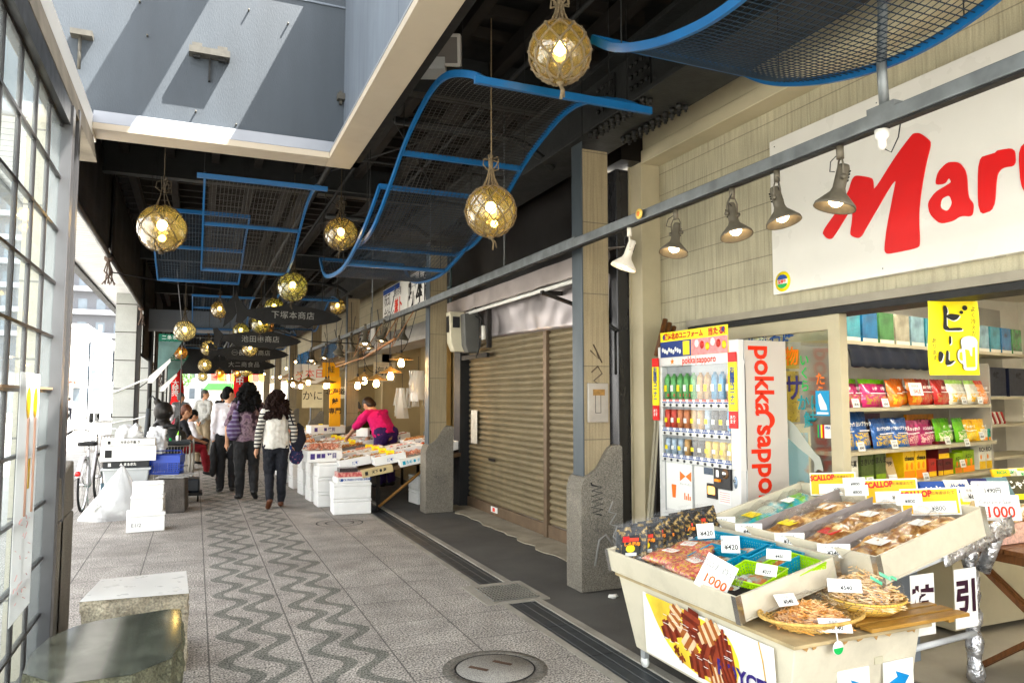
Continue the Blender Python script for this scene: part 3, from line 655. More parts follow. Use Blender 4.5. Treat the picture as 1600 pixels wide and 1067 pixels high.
MB().tube([(3.34, 6.95, 2.64), (3.55, 6.2, 2.36)], .022, 4, sm=False).box(3.32, 3.56, 6.93, 6.98, 2.62, 2.665).build('hood_strut', darkbr, sb)
MB().box(3.45, 3.52, 6.04, 10.3, 2.94, 4.7).build('upper_wall', mat('dark_panel', (.018, .014, .012), .35, .1, .3, 1.5), sb)
MB().box(3.5, 3.9, 10.05, 10.32, 0, 3.2).build('side_wall', mat('side_dark', (.03, .032, .035), .5, .2, .2), sb)
# dark steel jamb, then cream pilaster
jb = thing('steel_jamb', 'dark polished steel jamb between the shutter and the cream wall', 'jamb', (3.55, 5.8, 0))
MB().box(3.56, 3.72, 5.83, 6.03, 0, 3.68).build('plate', mat('jamb_steel', (.10, .10, .105), .28, .7, .15, 2, stretch=(1, 1, .3)), jb, bevel=.01)
MB().box(3.52, 3.555, 5.99, 6.02, .05, 2.9).build('edge_strip', mat('edge_wood', (.10, .07, .05), .6, 0, .2), jb)
MB().tube([(3.52, 5.8, 2.15), (3.52, 5.8, 1.75)], .012, 8).tube([(3.36, 6.2, 2.42), (3.54, 5.8, 2.15)], .02, 6).build('bar', darkst, jb)
# ---------------------------------------------------------------- the snack shop
sh = thing('shop_building', 'cream sided shopfront with an open front full of snacks', 'shop', (3.9, 3, 0))
MB().box(3.90, 4.05, -1.2, 5.62, 2.2, 3.78).build('wall', wallsd, sh)
MB().box(3.90, 4.05, 5.22, 5.62, 0, 2.199).build('wall', wallsd, sh)
MB().box(3.9, 4.05, -1.2, 5.8, 3.782, 4.7).box(3.5, 3.9, 5.63, 6.03, 3.702, 4.7).build('upper_wall', mat('dark_panel', (.018, .014, .012), .35, .1, .3, 1.5), sh)
MB().box(3.70, 3.95, 5.622, 5.815, 0, 3.70).build('pilaster', creamp, sh, bevel=.006)
MB().box(3.685, 3.705, 5.795, 5.82, 0, 3.70).build('pilaster_bead', creamp, sh)
MB().box(3.70, 3.899, -1.2, 5.62, 3.68, 3.80).box(3.72, 3.9, -1.2, 5.62, 3.802, 4.3).build('cornice', creamp, sh, bevel=.006)
MB().box(3.86, 4.1, -1.2, 5.2, 2.145, 2.198).build('lintel_trim', mat('lintel', (.34, .31, .25), .6, .1, .1, dirt=.4), sh)
MB().box(3.88, 4.12, -1.2, 5.2, 2.10, 2.143).build('shutter_slot', darkst, sh)
fr = MB(); fr.box(3.90, 3.97, 3.60, 3.70, 0, 2.1); fr.box(3.90, 3.97, 5.14, 5.22, 0, 2.1); fr.box(3.905, 3.965, 3.70, 5.14, 2.0, 2.1); fr.box(3.905, 3.965, 3.70, 5.14, 0, .12)
fr.build('door_frame', creamp, sh, bevel=.004)
MB().box(3.93, 3.938, 3.7, 5.14, .12, 2.0).build('door_glass', glassd, sh)
inn = mat('shop_inner', (.60, .57, .49), .7, 0, .05)
MB().box(4.05, 9.5, 5.9, 6.0, 0, 2.9).box(9.4, 9.5, -1.2, 5.9, 0, 2.9).box(4.05, 9.5, -1.3, -1.2, 0, 2.9).build('inner_wall', inn, sh)
MB().box(4.05, 9.5, -1.2, 5.9, 2.72, 2.78).build('inner_ceiling', inn, sh)
for i, (x, y) in enumerate(((4.7, 3.2), (6.2, 3.4), (7.7, 3.4), (4.7, 1.4), (6.4, 1.2), (5.2, 5.0))):
    t = thing('ceiling_light', 'fluorescent ceiling light in the snack shop, ' + ('by the doorway', 'over the middle of the shelves', 'over the right end of the shelves', 'over the wooden table', 'over the back counter', 'behind the glass door')[i], 'ceiling light', (x, y, 2.7), 'fluorescent lights in the shop')
    MB().cb((x, y, 2.695), (1.25, .22, .04)).build('housing', white, t); MB().tube([(x - .58, y - .05, 2.655), (x + .58, y - .05, 2.655)], .016, 8).tube([(x - .58, y + .05, 2.655), (x + .58, y + .05, 2.655)], .016, 8).build('tube', tubem, t)
# big sign
sg = thing('shop_sign', 'large white sign board with huge red brush lettering above the open shop', 'sign', (3.86, 3, 2.8))
MB().box(3.84, 3.898, .4, 4.13, 2.285, 3.42).build('board', whitem, sg, bevel=.004)
MB().box(3.8385, 3.8398, 1.98, 1.983, 2.29, 3.415).build('sheet_joint', mat('joint_grey', (.3, .3, .28), .6), sg)
m = MB()
for y in (.6, 1.9, 2.06, 3.2, 4.08):
    for z in (2.33, 3.37): m.lathe([(.006, 0), (.003, .003), (0, .003)], 8, M=Matrix.Translation((3.84, y, z)) @ Matrix.Rotation(R(-90), 4, 'Y'))
m.build('screws', chrome, sg)
def chaikin(p, it=2):
    for _ in range(it):
        q = []
        for i in range(len(p)):
            a, b = p[i], p[(i + 1) % len(p)]
            q += [(a[0] * .8 + b[0] * .2, a[1] * .8 + b[1] * .2), (a[0] * .2 + b[0] * .8, a[1] * .2 + b[1] * .8)]
        p = q
    return p
BM_ = [(3.66, 2.65), (3.63, 2.61), (3.6, 2.59), (3.57, 2.59), (3.4, 2.77), (3.41, 2.67), (3.43, 2.59), (3.41, 2.57), (3.37, 2.55), (3.34, 2.56), (3.31, 2.6), (3.07, 2.88), (3.11, 2.74), (3.16, 2.56), (3.18, 2.44), (3.17, 2.42), (3.15, 2.41), (2.95, 2.41), (2.94, 2.44), (2.94, 2.6), (2.92, 2.73), (2.88, 2.89), (2.84, 3.0), (2.87, 3.04), (2.91, 3.08), (2.94, 3.09), (2.96, 3.09), (3.08, 2.99), (3.24, 2.82), (3.24, 2.88), (3.25, 2.91), (3.37, 2.96), (3.4, 2.94), (3.43, 2.87), (3.52, 2.77)]
BA_ = [(2.83, 2.75), (2.81, 2.82), (2.75, 2.86), (2.68, 2.84), (2.64, 2.77), (2.64, 2.63), (2.61, 2.59), (2.62, 2.52), (2.69, 2.54), (2.73, 2.52), (2.81, 2.52), (2.87, 2.59), (2.88, 2.66), (2.83, 2.71), (2.76, 2.73), (2.73, 2.74), (2.745, 2.77), (2.77, 2.74)]
BR_ = [(2.575, 2.83), (2.5, 2.83), (2.48, 2.83), (2.47, 2.84), (2.38, 2.825), (2.38, 2.73), (2.45, 2.74), (2.48, 2.71), (2.5, 2.53), (2.59, 2.52)]
BU_ = [(2.365, 2.83), (2.27, 2.83), (2.27, 2.62), (2.2, 2.61), (2.16, 2.66), (2.16, 2.83), (2.07, 2.83), (2.07, 2.54), (2.15, 2.54), (2.17, 2.56), (2.25, 2.52), (2.36, 2.58)]
lt = MB()
for q in (BM_, BA_, BR_, BU_): lt.prism(chaikin(q, 2), 'x', 3.834, 3.8395)
lt.build('brush_lettering', red, sg)
MB().prism(chaikin([(2.79, 2.66), (2.745, 2.67), (2.73, 2.62), (2.76, 2.58), (2.80, 2.61)], 2), 'x', 3.832, 3.8338).build('letter_counter', whitem, sg)
bd = MB().lathe([(.072, 0), (.072, .003)], 28, M=Matrix.Translation((3.838, 4.03, 2.37)) @ Matrix.Rotation(R(-90), 4, 'Y')).build('round_sticker', yellow, sg)
MB().lathe([(.05, 0), (.05, .003)], 24, M=Matrix.Translation((3.8355, 4.03, 2.37)) @ Matrix.Rotation(R(-90), 4, 'Y')).build('sticker_centre', white, bd)
MB().prism([(4.03 + .049 * math.cos(a * PI / 10), 2.385 + .034 * math.sin(a * PI / 10)) for a in range(11)], 'x', 3.830, 3.832).build('sticker_blue', bluep, bd)
MB().prism([(4.03 + .046 * math.cos(PI + a * PI / 10), 2.352 + .03 * math.sin(PI + a * PI / 10)) for a in range(11)], 'x', 3.830, 3.832).build('sticker_green', green, bd)
text('警備中', .026, redp, bd, frame((3.8295, 4.03, 2.368), 'W'), bold=.03)
# ---------------------------------------------------------------- lighting track and spot lamps
tr = thing('light_track', 'long galvanised lighting rail hung in front of the shops', 'lighting rail', (2.75, 5, 2.78))
MB().box(2.72, 2.775, -.5, 20, 2.735, 2.80).build('rail', galv, tr, bevel=.004)
MB().box(2.725, 2.77, -.5, 20, 2.724, 2.7345).build('slot', darkst, tr)
MB().box(2.728, 2.766, 5.1, 9.0, 2.802, 2.815).build('trim', galv, tr)
hg = MB()
for Y in (2.25, 6.6, 9.1, 12.5, 16): hg.tube([(2.75, Y, 2.80), (2.75, Y, 4.4)], .008, 6)
hg.tube([(2.75, 2.25, 2.8), (2.74, 2.25, 3.0), (2.76, 2.25, 3.25), (2.76, 2.25, 4.3)], .022, 8); hg.cb((2.75, 2.25, 2.81), (.06, .14, .03)); hg.cb((2.75, 2.2, 3.3), (.03, .1, .03))
hg.build('hanger', galv, tr, split=True)
MB().lathe([(.0, .0), (.034, .0), (.034, .012), (.0, .012)], 20, M=Matrix.Translation((2.7, 4.12, 2.768)) @ Matrix.Rotation(R(-90), 4, 'Y')).build('end_disc', mat('disc_yellow', (.75, .55, .2), .5, 0, .05), tr)
MB().lathe([(.016, .0), (.016, .014)], 20, M=Matrix.Translation((2.698, 4.12, 2.768)) @ Matrix.Rotation(R(-90), 4, 'Y')).build('disc_centre', mat('disc_orange', (.7, .25, .1), .5, 0, .05), tr)
insl = thing('insulator', 'white porcelain lamp socket hanging from the lighting rail', 'lamp socket', (2.75, 2.25, 2.7))
MB().lathe([(.03, 0), (.03, -.035), (.018, -.045), (.018, -.075), (.008, -.09), (0, -.09)], 14, (2.75, 2.27, 2.722)).build('socket', whitem, insl)
MB().tube([(2.76, 2.27, 2.64), (2.78, 2.25, 2.62), (2.79, 2.22, 2.68), (2.78, 2.2, 2.73)], .003, 5).build('wire', darkpl, insl)
def spot_lamp(name, label, col, tilt=12, rz=0, sc_=1.0, lit=True, group='cone spot lamps on the lighting rail'):
    t = thing(name, label, 'spot lamp', (0, 0, 0), group)
    hm = col
    MB().tube([(0, 0, 0), (0, 0, -.06)], .016, 10).build('stem', hm, t)
    y = MB(); y.tube([(-.032, 0, -.15), (-.034, 0, -.09), (-.02, 0, -.062), (.02, 0, -.062), (.034, 0, -.09), (.032, 0, -.15)], .004, 6)
    for s in (-1, 1): y.tube([(s * .03, 0, -.148), (s * .045, 0, -.148)], .012, 8)
    y.build('yoke', hm, t)
    M = Matrix.Translation((0, 0, -.15)) @ Matrix.Rotation(R(tilt), 4, 'X')
    h = MB(); h.M = M
    h.lathe([(0, .065), (.022, .064), (.026, .05), (.027, -.04), (.034, -.06), (.085, -.115), (.088, -.13), (.084, -.128), (.03, -.06)], 24)
    hs = h.build('shade', hm, t)
    v = MB(); v.M = M
    for k in range(4): v.box(-.018, .018, -.0285, -.024, .035 - k * .014, .041 - k * .014)
    v.build('vent_slots', black, hs)
    b = MB(); b.M = M; b.ball((0, 0, -.095), .032, 14, 0, (1, 1, .9)); b.build('bulb', bulbn if lit else greypl, t)
    w = MB(); w.tube([(0, .0, -.03), (.035, .03, -.06), (.05, .03, -.1), (.02, .02, -.11)], .0025, 5); w.build('wire', darkpl, t)
    return t
brz = mat('lamp_bronze', (.17, .15, .115), .5, .3, .2, 20)
lw_ = mat('lamp_white', (.66, .62, .54), .5, 0, .1, 10)
q = spot_lamp('spot_lamp', 'small white spot lamp aimed down beside the cream pilaster', lw_, 20); q.location = (2.75, 4.33, 2.726); q.rotation_euler = (0, 0, R(60)); q.scale = (1.05,) * 3
s0 = spot_lamp('spot_lamp', '', brz, 14)
LAB = [(3.79, 'bronze cone spot lamp next to the small white one, tilted to the right', R(110), 1.03), (3.26, 'bronze cone spot lamp with a glowing mouth, left of the big sign', R(180), 1.03),
       (2.91, 'dull bronze cone spot lamp at the left edge of the white sign', R(200), 1.03), (2.5, 'largest bronze cone spot lamp, in front of the red letter M', R(60), 1.08)]
for i, (y, l, rz, s) in enumerate(LAB):
    o = s0 if i == 0 else dup(s0)
    o.location = (2.75, y, 2.726); o.rotation_euler = (0, 0, rz); o.scale = (s,) * 3; o['label'] = l
for i, (y, l) in enumerate(((10.4, 'cone spot lamp on the rail just past the second pillar'), (11.1, 'cone spot lamp on the rail under the hand lettered white sign'), (11.9, 'cone spot lamp pointing left over the fish trays'),
                            (12.9, 'cone spot lamp over the woman in pink'), (13.7, 'cone spot lamp right of a close pair on the rail'), (14.3, 'cone spot lamp left of a close pair on the rail'),
                            (15.4, 'cone spot lamp on the rail near the third pillar'), (16.6, 'cone spot lamp on the rail beyond the third pillar'), (18.0, 'second cone spot lamp beyond the third pillar'), (19.3, 'last cone spot lamp at the far end of the rail'))):
    o = dup(s0, (2.75 - .12 * (i % 3), y, 2.726), R(40 + 63 * i), l, 'cone spot lamps over the fish stall'); o.scale = (1.25,) * 3
# ---------------------------------------------------------------- glass float lanterns
gA = glass('float_amber', (.62, .56, .28), .16, .24, (.40, .34, .12), .08, .4)
gG = glass('float_green', (.50, .52, .22), .14, .32, (.32, .34, .10), .08, .4)
gP = glass('float_pale', (.7, .68, .45), .14, .35, (.5, .48, .28), .08, .4)
gO = glass('float_orange', (.7, .45, .12), .12, .35, (.5, .30, .07), .08, .4)
bulbL = mat('float_bulb', (1, .8, .4), .5, 0, 0, emit=6, ecol=(1, .66, .26))
glow = mat('filament', (1, .8, .4), .5, 0, 0, emit=3, ecol=(1, .6, .2))
def lantern(gm, r, nseg, rows, rr, knots, tail, ropem):
    """net-wrapped glass float with a bulb, knotted rope bundle on top; origin at the ball's centre"""
    t = thing('glass_float_lantern', '', 'lantern', (0, 0, 0), 'glass float lanterns in rope nets')
    MB().ball((0, 0, 0), r, 28, jit=.03, q=1.5).build('glass_ball', gm, t)
    MB().ball((.0, 0, .02), r * .22, 12, 0, (1, 1, 1.15)).build('bulb', bulbL, t)
    MB().tube([(0, 0, r * .25), (0, 0, r * .98)], r * .1, 8).build('socket', darkpl, t)
    n = MB(); e = r * 1.03
    def P(i, j):
        th = PI * (.1 + .82 * j / rows); a = 2 * PI * (i + .5 * (j % 2)) / nseg
        k = 1 + random.uniform(-.015, .02)
        return Vector((math.sin(th) * math.cos(a) * e * k, math.sin(th) * math.sin(a) * e * k, math.cos(th) * e * k))
    G = [[P(i, j) for i in range(nseg)] for j in range(rows + 1)]
    for j in range(rows):
        for i in range(nseg):
            a = G[j][i]
            for b in ((G[j + 1][i], G[j + 1][(i - 1) % nseg]) if j % 2 == 0 else (G[j + 1][i], G[j + 1][(i + 1) % nseg])):
                mid = (a + b) / 2; mid = mid.normalized() * e * 1.01 - Vector((0, 0, r * .02))
                n.tube([a, mid, b], rr, 5, cap=False)
            if knots: n.ball(a, rr * 2.0, 6)
    # gathered top
    for i in range(nseg):
        a = G[0][i]; th = 2 * PI * i / nseg
        n.tube([a, Vector((math.cos(th) * r * .16, math.sin(th) * r * .16, r * 1.35)), Vector((math.cos(th) * r * .07, math.sin(th) * r * .07, r * 1.75)), Vector((random.uniform(-.1, .1) * r, random.uniform(-.1, .1) * r, r * 2.3))], rr, 5)
    for k in range(6):
        a = random.uniform(0, 6.28); q_ = r * .32
        n.tube([(math.cos(a) * r * .05, math.sin(a) * r * .05, r * 1.6), (math.cos(a) * q_, math.sin(a) * q_, r * (1.5 + .1 * k)), (math.cos(a) * q_ * .9, math.sin(a) * q_ * .9, r * (1.85 + .07 * k)), (0, 0, r * 2.1)], rr, 5)
    n.tube([(0, 0, r * 1.7), (.02 * r, 0, r * 2.4), (.01 * r, 0, r * 4.2), (0, 0, r * 8)], rr * 1.2, 5)
    # bottom knot and tail
    n.lathe([(0, -r * 1.14), (r * .1, -r * 1.12), (r * .13, -r * 1.05), (r * .09, -r)], 10)
    if tail: n.tube([(0, 0, -r * 1.1), (r * .12, 0, -r * 1.25), (r * .1, r * .05, -r * 1.55)], rr * 1.6, 5); n.tube([(0, 0, -r * 1.1), (r * .2, 0, -r * 1.22), (r * .26, r * .05, -r * 1.45)], rr, 5)
    n.build('rope_net', ropem, t)
    return t
random.seed(11)
ropel = mat('rope_light', (.30, .24, .16), .95, 0, .3, 60, bump=.8, bscale=250)
roped = mat('rope_dark', (.09, .07, .045), .95, 0, .3, 60)
L1 = lantern(gA, .15, 9, 6, .0055, True, True, ropel); L1.location = (1.62, 3.17, 3.26); L1.rotation_euler = (0, 0, .4)
L1['label'] = 'largest glass float lantern, in thick pale knotted rope, above the blue canopy'
L2 = lantern(gA, .15, 11, 8, .0035, True, True, mat('rope_mid', (.2, .15, .09), .95, 0, .3, 60)); L2.location = (1.60, 4.05, 2.66)
L2['label'] = 'big amber glass float lantern below the wavy blue canopy, two bulbs glowing'
MB().ball((.03, .02, -.07), .022, 10).build('bulb', bulbL, L2)
L3 = lantern(gA, .15, 5, 4, .0028, False, False, roped); L3.location = (-.283, 6.44, 2.89); L3.scale = (1.23,) * 3
L3['label'] = 'clear amber float lantern in a loose thin net, nearest the dark blinds'
MB().ball((.0, .02, -.06), .025, 10).build('bulb', glow, L3)
L4 = lantern(gP, .15, 9, 7, .0035, False, False, roped)
L5 = lantern(gG, .15, 9, 7, .004, False, True, roped)
far = [(1.21, 6.89, 3.07, 'A', 'amber float lantern hung from a long pale rope bundle under the skylight corner', 1), (1.01, 8.87, 2.83, 'G', 'green float lantern below the left end of the lower blue canopy', 1.12),
       (.36, 14.2, 3.11, 'A', 'dark netted lantern in line with the tail of the first fish board', 1), (1.17, 12.82, 3.04, 'G', 'green lantern just above the lettering of the first fish board', 1), (2.35, 13.6, 3.2, 'A', 'lantern hanging farthest right, before the beige shop wall', .95),
       (-.17, 11.76, 2.51, 'P', 'pale round lantern beside the green market awning', 1), (1.33, 16.2, 3.02, 'O', 'orange lantern right below the first fish board', 1), (1.05, 14.0, 2.86, 'G', 'green lantern half hidden under the first fish board', 1.1), (.8, 15.6, 2.86, 'G', 'yellow-green lantern touching the second fish board', 1),
       (.25, 18.2, 2.66, 'P', 'pale lantern between the two green awnings and the dark boards', 1.15), (-.35, 19.5, 2.6, 'O', 'small orange lantern left of the dark boards', 1), (1.1, 17.5, 2.62, 'P', 'pale lantern below the second fish board', 1.1), (1.6, 19.2, 2.62, 'A', 'amber lantern right of the pale one under the second board', 1),
       (.2, 20.4, 2.35, 'P', 'pale lantern under the orange one, left of the third board', 1.1), (.9, 22.5, 2.5, 'O', 'orange lantern on the fourth fish board', 1), (1.7, 23.5, 2.62, 'O', 'orange lantern at the head of the fourth fish board', 1), (1.5, 25.5, 2.4, 'P', 'pale lantern low on the right by the bright end', 1.3),
       (.75, 27.5, 2.35, 'O', 'tiny orange lantern below the last boards', 1), (1.4, 29, 2.4, 'O', 'tiny amber lantern below the last boards to the right', 1), (.2, 26, 2.2, 'P', 'tiny pale lantern hanging lowest at the left', 1)]
src = {'A': lantern(gA, .15, 9, 7, .0038, False, True, roped), 'G': L5, 'P': L4, 'O': lantern(gO, .15, 9, 7, .0038, False, False, roped)}
used = set()
for x, y, z, k, l, s in far:
    o = src[k] if k not in used else dup(src[k]); used.add(k)
    o.location = (x, y, z); o.rotation_euler = (0, 0, random.uniform(0, 6)); o.scale = (s,) * 3; o['label'] = l
o = dup(L1, (1.02, 10.4, 2.9)); bpy.data.objects.remove(o) if False else None
o.location = (2.0, 31, 2.6); o['label'] = 'last rope netted lantern far down the arcade roof'
# ---------------------------------------------------------------- blue wave canopies
def canopy(lab, X0, X1, pts, bars=(0, -1), over=0, wm=wire, pitch=.034):
    """pts: (Y, z) profile along the arcade, resampled as a smooth wave"""
    t = thing('wave_canopy', lab, 'canopy', ((X0 + X1) / 2, pts[0][0], pts[0][1]), 'blue wave shaped wire canopies')
    P = []
    n = len(pts)
    for i in range(n - 1):
        p0, p1, p2, p3 = pts[max(i - 1, 0)], pts[i], pts[i + 1], pts[min(i + 2, n - 1)]
        for k in range(10):
            u = k / 10
            P.append(tuple(.5 * ((2 * p1[c]) + (-p0[c] + p2[c]) * u + (2 * p0[c] - 5 * p1[c] + 4 * p2[c] - p3[c]) * u * u + (-p0[c] + 3 * p1[c] - 3 * p2[c] + p3[c]) * u ** 3) for c in (0, 1)))
    P.append(pts[-1])
    # arc length resample
    L = [0]
    for a, b in zip(P, P[1:]): L.append(L[-1] + math.hypot(b[0] - a[0], b[1] - a[1]))
    def at(s):
        s = min(max(s, 0), L[-1])
        for i in range(len(L) - 1):
            if L[i + 1] >= s:
                u = (s - L[i]) / max(1e-9, L[i + 1] - L[i]); return (P[i][0] + (P[i + 1][0] - P[i][0]) * u, P[i][1] + (P[i + 1][1] - P[i][1]) * u)
        return P[-1]
    tot = L[-1]; fr_ = MB()
    N_ = 60; Q = [at(tot * i / N_) for i in range(N_ + 1)]
    for x in (X0, X1):
        vs_ = []
        for i, (y, z) in enumerate(Q):
            a = Q[max(i - 1, 0)]; b = Q[min(i + 1, N_)]; d = Vector((b[0] - a[0], b[1] - a[1])).normalized(); nrm = (-d.y, d.x)
            for sx, sn in ((-.009, -.02), (.009, -.02), (.009, .02), (-.009, .02)): vs_.append((x + sx, y + nrm[0] * sn, z + nrm[1] * sn))
        fs = [(i * 4 + j, i * 4 + (j + 1) % 4, (i + 1) * 4 + (j + 1) % 4, (i + 1) * 4 + j) for i in range(N_) for j in range(4)] + [(0, 1, 2, 3), (N_ * 4, N_ * 4 + 1, N_ * 4 + 2, N_ * 4 + 3)]
        fr_.add(vs_, fs)
    fr_.build('side_rail', blue, t, split=True)
    cb_ = MB()
    for f_ in bars:
        y, z = at(tot * f_ if f_ >= 0 else tot); cb_.box(X0 - over * (f_ in (0,)), X1 + over * (f_ in (0, )), y - .012, y + .012, z - .022, z + .018)
    cb_.build('crossbar', blue, t, split=True)
    w = MB(); nn = int(tot / pitch)
    for i in range(nn + 1):
        y, z = at(tot * i / nn); w.box(X0, X1, y - .0017, y + .0017, z - .0017, z + .0017)
    nx = int((X1 - X0) / pitch); S = [at(tot * i / 40) for i in range(41)]
    for j in range(1, nx):
        x = X0 + (X1 - X0) * j / nx; w.tube([(x, y, z + .003) for y, z in S], .0022, 4, sm=False, cap=False)
    w.build('wire_mesh', wm, t)
    hk = MB()
    for f_ in (.12, .5, .88):
        y, z = at(tot * f_)
        for x in (X0, X1): hk.tube([(x, y, z), (x, y, 4.5)], .0035, 4)
    hk.build('hanging_rod', darkst, t, split=True)
    return t
canopy('main blue wave canopy with brownish wire mesh, curling down from its crest', 1.35, 2.32, [(3.5, 3.2), (3.73, 3.33), (4.13, 3.49), (4.46, 3.53), (4.83, 3.47), (5.17, 3.37), (5.51, 3.22), (5.98, 3.03), (6.34, 2.95), (6.82, 2.95)], (0, .52, -1), .06)
canopy('nearest blue wave canopy sagging across the top right, over the sign', 1.8, 2.76, [(3.16, 3.36), (2.95, 3.22), (2.68, 3.11), (2.44, 3.045), (2.2, 3.01), (1.95, 3.02), (1.7, 3.08), (1.4, 3.2), (1.0, 3.38), (.6, 3.45)], (0, -1), 0, wireb)
canopy('lower blue canopy bowl hanging behind the main wave', 1.3, 2.3, [(5.7, 3.22), (6.1, 3.06), (6.65, 2.9), (7.28, 2.81), (8.04, 2.85), (8.45, 2.95), (8.75, 3.16)], (0, .45, -1), 0, wireb)
canopy('flat looking blue framed canopy left of centre under the skylight', 0.02, .95, [(6.45, 3.36), (6.7, 3.44), (7.0, 3.46), (7.38, 3.41), (7.84, 3.27), (8.36, 3.08), (8.96, 2.99)], (0, .55, -1), .06, wire)
canopy('blue canopy dropping left behind the framed one, toward the blinds', -.5, .5, [(8.6, 3.55), (9.3, 3.45), (10.0, 3.25), (10.7, 3.1)], (0, .5, -1), 0, wireb)
canopy('small far blue canopy above the pale lantern', -.1, .95, [(14.2, 3.35), (14.8, 3.4), (15.6, 3.3), (16.4, 3.05), (17, 3.0)], (0, .5, -1), 0, wireb, .05)
canopy('small far blue canopy behind the first fish board', 1.35, 2.3, [(13.2, 3.25), (14, 3.4), (14.9, 3.2), (15.8, 2.95), (16.4, 3.0)], (0, .5, -1), 0, wireb, .05)
canopy('farthest blue canopy over the bright end, left', -.3, .8, [(19.5, 3.1), (20.3, 3.3), (21.5, 3.0), (22.2, 2.9)], (0, .5, -1), 0, wireb, .07)
canopy('farthest blue canopy over the bright end, right', 1.3, 2.3, [(19.2, 3.1), (20.2, 3.3), (21.2, 3.0), (22.0, 2.9)], (0, .5, -1), 0, wireb, .07)
# end wall piece catching light above the corridor (second skylight seen far off)
sk = thing('far_skylight', 'pale band of a second skylight shaft far down the roof', 'skylight', (0, 17.6, 3.4))
MB().box(-1.0, 1.1, 18.2, 18.25, 3.05, 3.5).build('panel', wellblue, sk); MB().box(-1.0, 1.1, 18.12, 18.2, 3.0, 3.05).build('lip', rimwhite, sk)
# speaker and cables
spk_ = thing('loudspeaker', 'square grey loudspeaker bracketed below the roof near the skylight rim', 'loudspeaker', (1.4, 4.45, 3.8))
Ms = Matrix.Translation((1.42, 4.4, 3.78)) @ Matrix.Rotation(R(-22), 4, 'Z') @ Matrix.Rotation(R(24), 4, 'X')
b = MB(); b.M = Ms; b.box(-.1, .1, -.02, .12, -.1, .1); b.build('cabinet', mat('spk_grey', (.36, .35, .33), .5, 0, .1, 6, dirt=.2), spk_, bevel=.012)
b = MB(); b.M = Ms; b.box(-.078, .078, -.026, -.0205, -.078, .078); b.build('grille', mat('spk_dark', (.12, .11, .10), .6, 0, .1), spk_, bevel=.004)
b = MB(); b.M = Matrix.Translation((1.33, 4.45, 3.7)) @ Matrix.Rotation(R(-22), 4, 'Z'); b.box(-.1, .1, -.03, .14, -.05, .03); b.build('bracket', greypl, spk_, bevel=.004)
MB().tube([(1.42, 4.5, 3.85), (1.42, 4.55, 4.6)], .015, 6).build('rod', darkst, spk_)
# ---------------------------------------------------------------- fish shaped boards
def fish_board(lab, X0, X1, Y, z, body, sz):
    L = X1 - X0
    t = thing('fish_board', lab, 'hanging sign', ((X0 + X1) / 2, Y, z), 'fish shaped shop boards')
    up = [(0, .0), (-.02, .11), (.03, .12), (.10, .04), (.2, .055), (.3, .075), (.42, .09), (.5, .13), (.56, .095), (.7, .085), (.85, .05), (.95, .015), (1.0, -.02)]
    dn = [(.95, -.05), (.85, -.075), (.72, -.095), (.66, -.13), (.6, -.10), (.45, -.10), (.3, -.085), (.24, -.10), (.2, -.06), (.1, -.03), (.04, -.1), (-.01, -.09)]
    MB().prism([(X0 + u * L, z + v * L) for u, v in up + dn], 'y', Y - .015, Y + .015).build('board', mat('fish_dark', (.014, .014, .014), .7, 0, .2, 4), t)
    text(body, sz * .8, mat('faded_white', (.3, .3, .28), .7), t, frame((X0 + L * .52, Y - .018, z - .01), 'S'), space=1.1)
    h = MB()
    for u in (.25, .8): h.tube([(X0 + u * L, Y, z + .05 * L), (X0 + u * L, Y, 4.5)], .006, 4)
    h.build('hanger', darkst, t, split=True)
fish_board('first dark fish shaped board with a framed mark and white characters', .55, 2.15, 12.0, 2.83, '㆘塚本商店', .16)
fish_board('second dark fish shaped board with a ringed emblem between characters', .3, 1.9, 15.0, 2.66, '池田㊥商店', .17)
fish_board('third dark fish shaped board with small white characters', .25, 2.0, 18.0, 2.56, '㊀長谷川商店', .17)
fish_board('fourth dark fish shaped board, farthest and lowest', .3, 2.1, 22.0, 2.45, '大二商食品', .2)
tf = thing('fish_tail_board', 'dark fin shaped board hanging left of the first fish board', 'hanging sign', (.45, 12.2, 3.0))
MB().prism([(.3, 3.1), (.42, 3.0), (.55, 3.2), (.62, 2.95), (.5, 2.75), (.36, 2.62), (.4, 2.85)], 'y', 12.2, 12.23).build('board', mat('fish_dark', (.035, .035, .035), .6), tf); MB().tube([(.5, 12.2, 3.1), (.5, 12.2, 4.5)], .006, 4).build('hanger', darkst, tf)
# ---------------------------------------------------------------- street side awnings and flags
def awning(Y, lab, z=0):
    t = thing('market_awning', lab, 'awning', (-.5, Y, 2.5), 'green and teal market awnings')
    MB().prism([(-.66, 2.58 + z), (-.26, 2.58 + z), (-.42, 2.3 + z), (-.60, 2.0 + z), (-.66, 1.95 + z)], 'y', Y, Y + .012).build('cloth', mat('teal_cloth', (.13, .21, .20), .8, 0, .3, 5), t)
    MB().prism([(-.66, 2.72 + z), (-.18, 2.72 + z), (-.25, 2.585 + z), (-.66, 2.585 + z)], 'y', Y, Y + .012).build('green_band', mat('green_cloth', (.01, .17, .11), .8, 0, .1), t)
    text('二条市場', .085, white, t, frame((-.43, Y - .004, 2.65 + z), 'S'), space=1.15)
    MB().prism([(-.80, 1.92 + z), (-.45, 2.26 + z), (-.44, 2.20 + z), (-.74, 1.80 + z), (-.82, 1.80 + z)], 'y', Y - .03, Y - .005).build('arm', paper, t)
awning(15.2, 'nearer green and teal market awning with a white support arm')
awning(20.6, 'farther green and teal market awning down the street side', -.12)
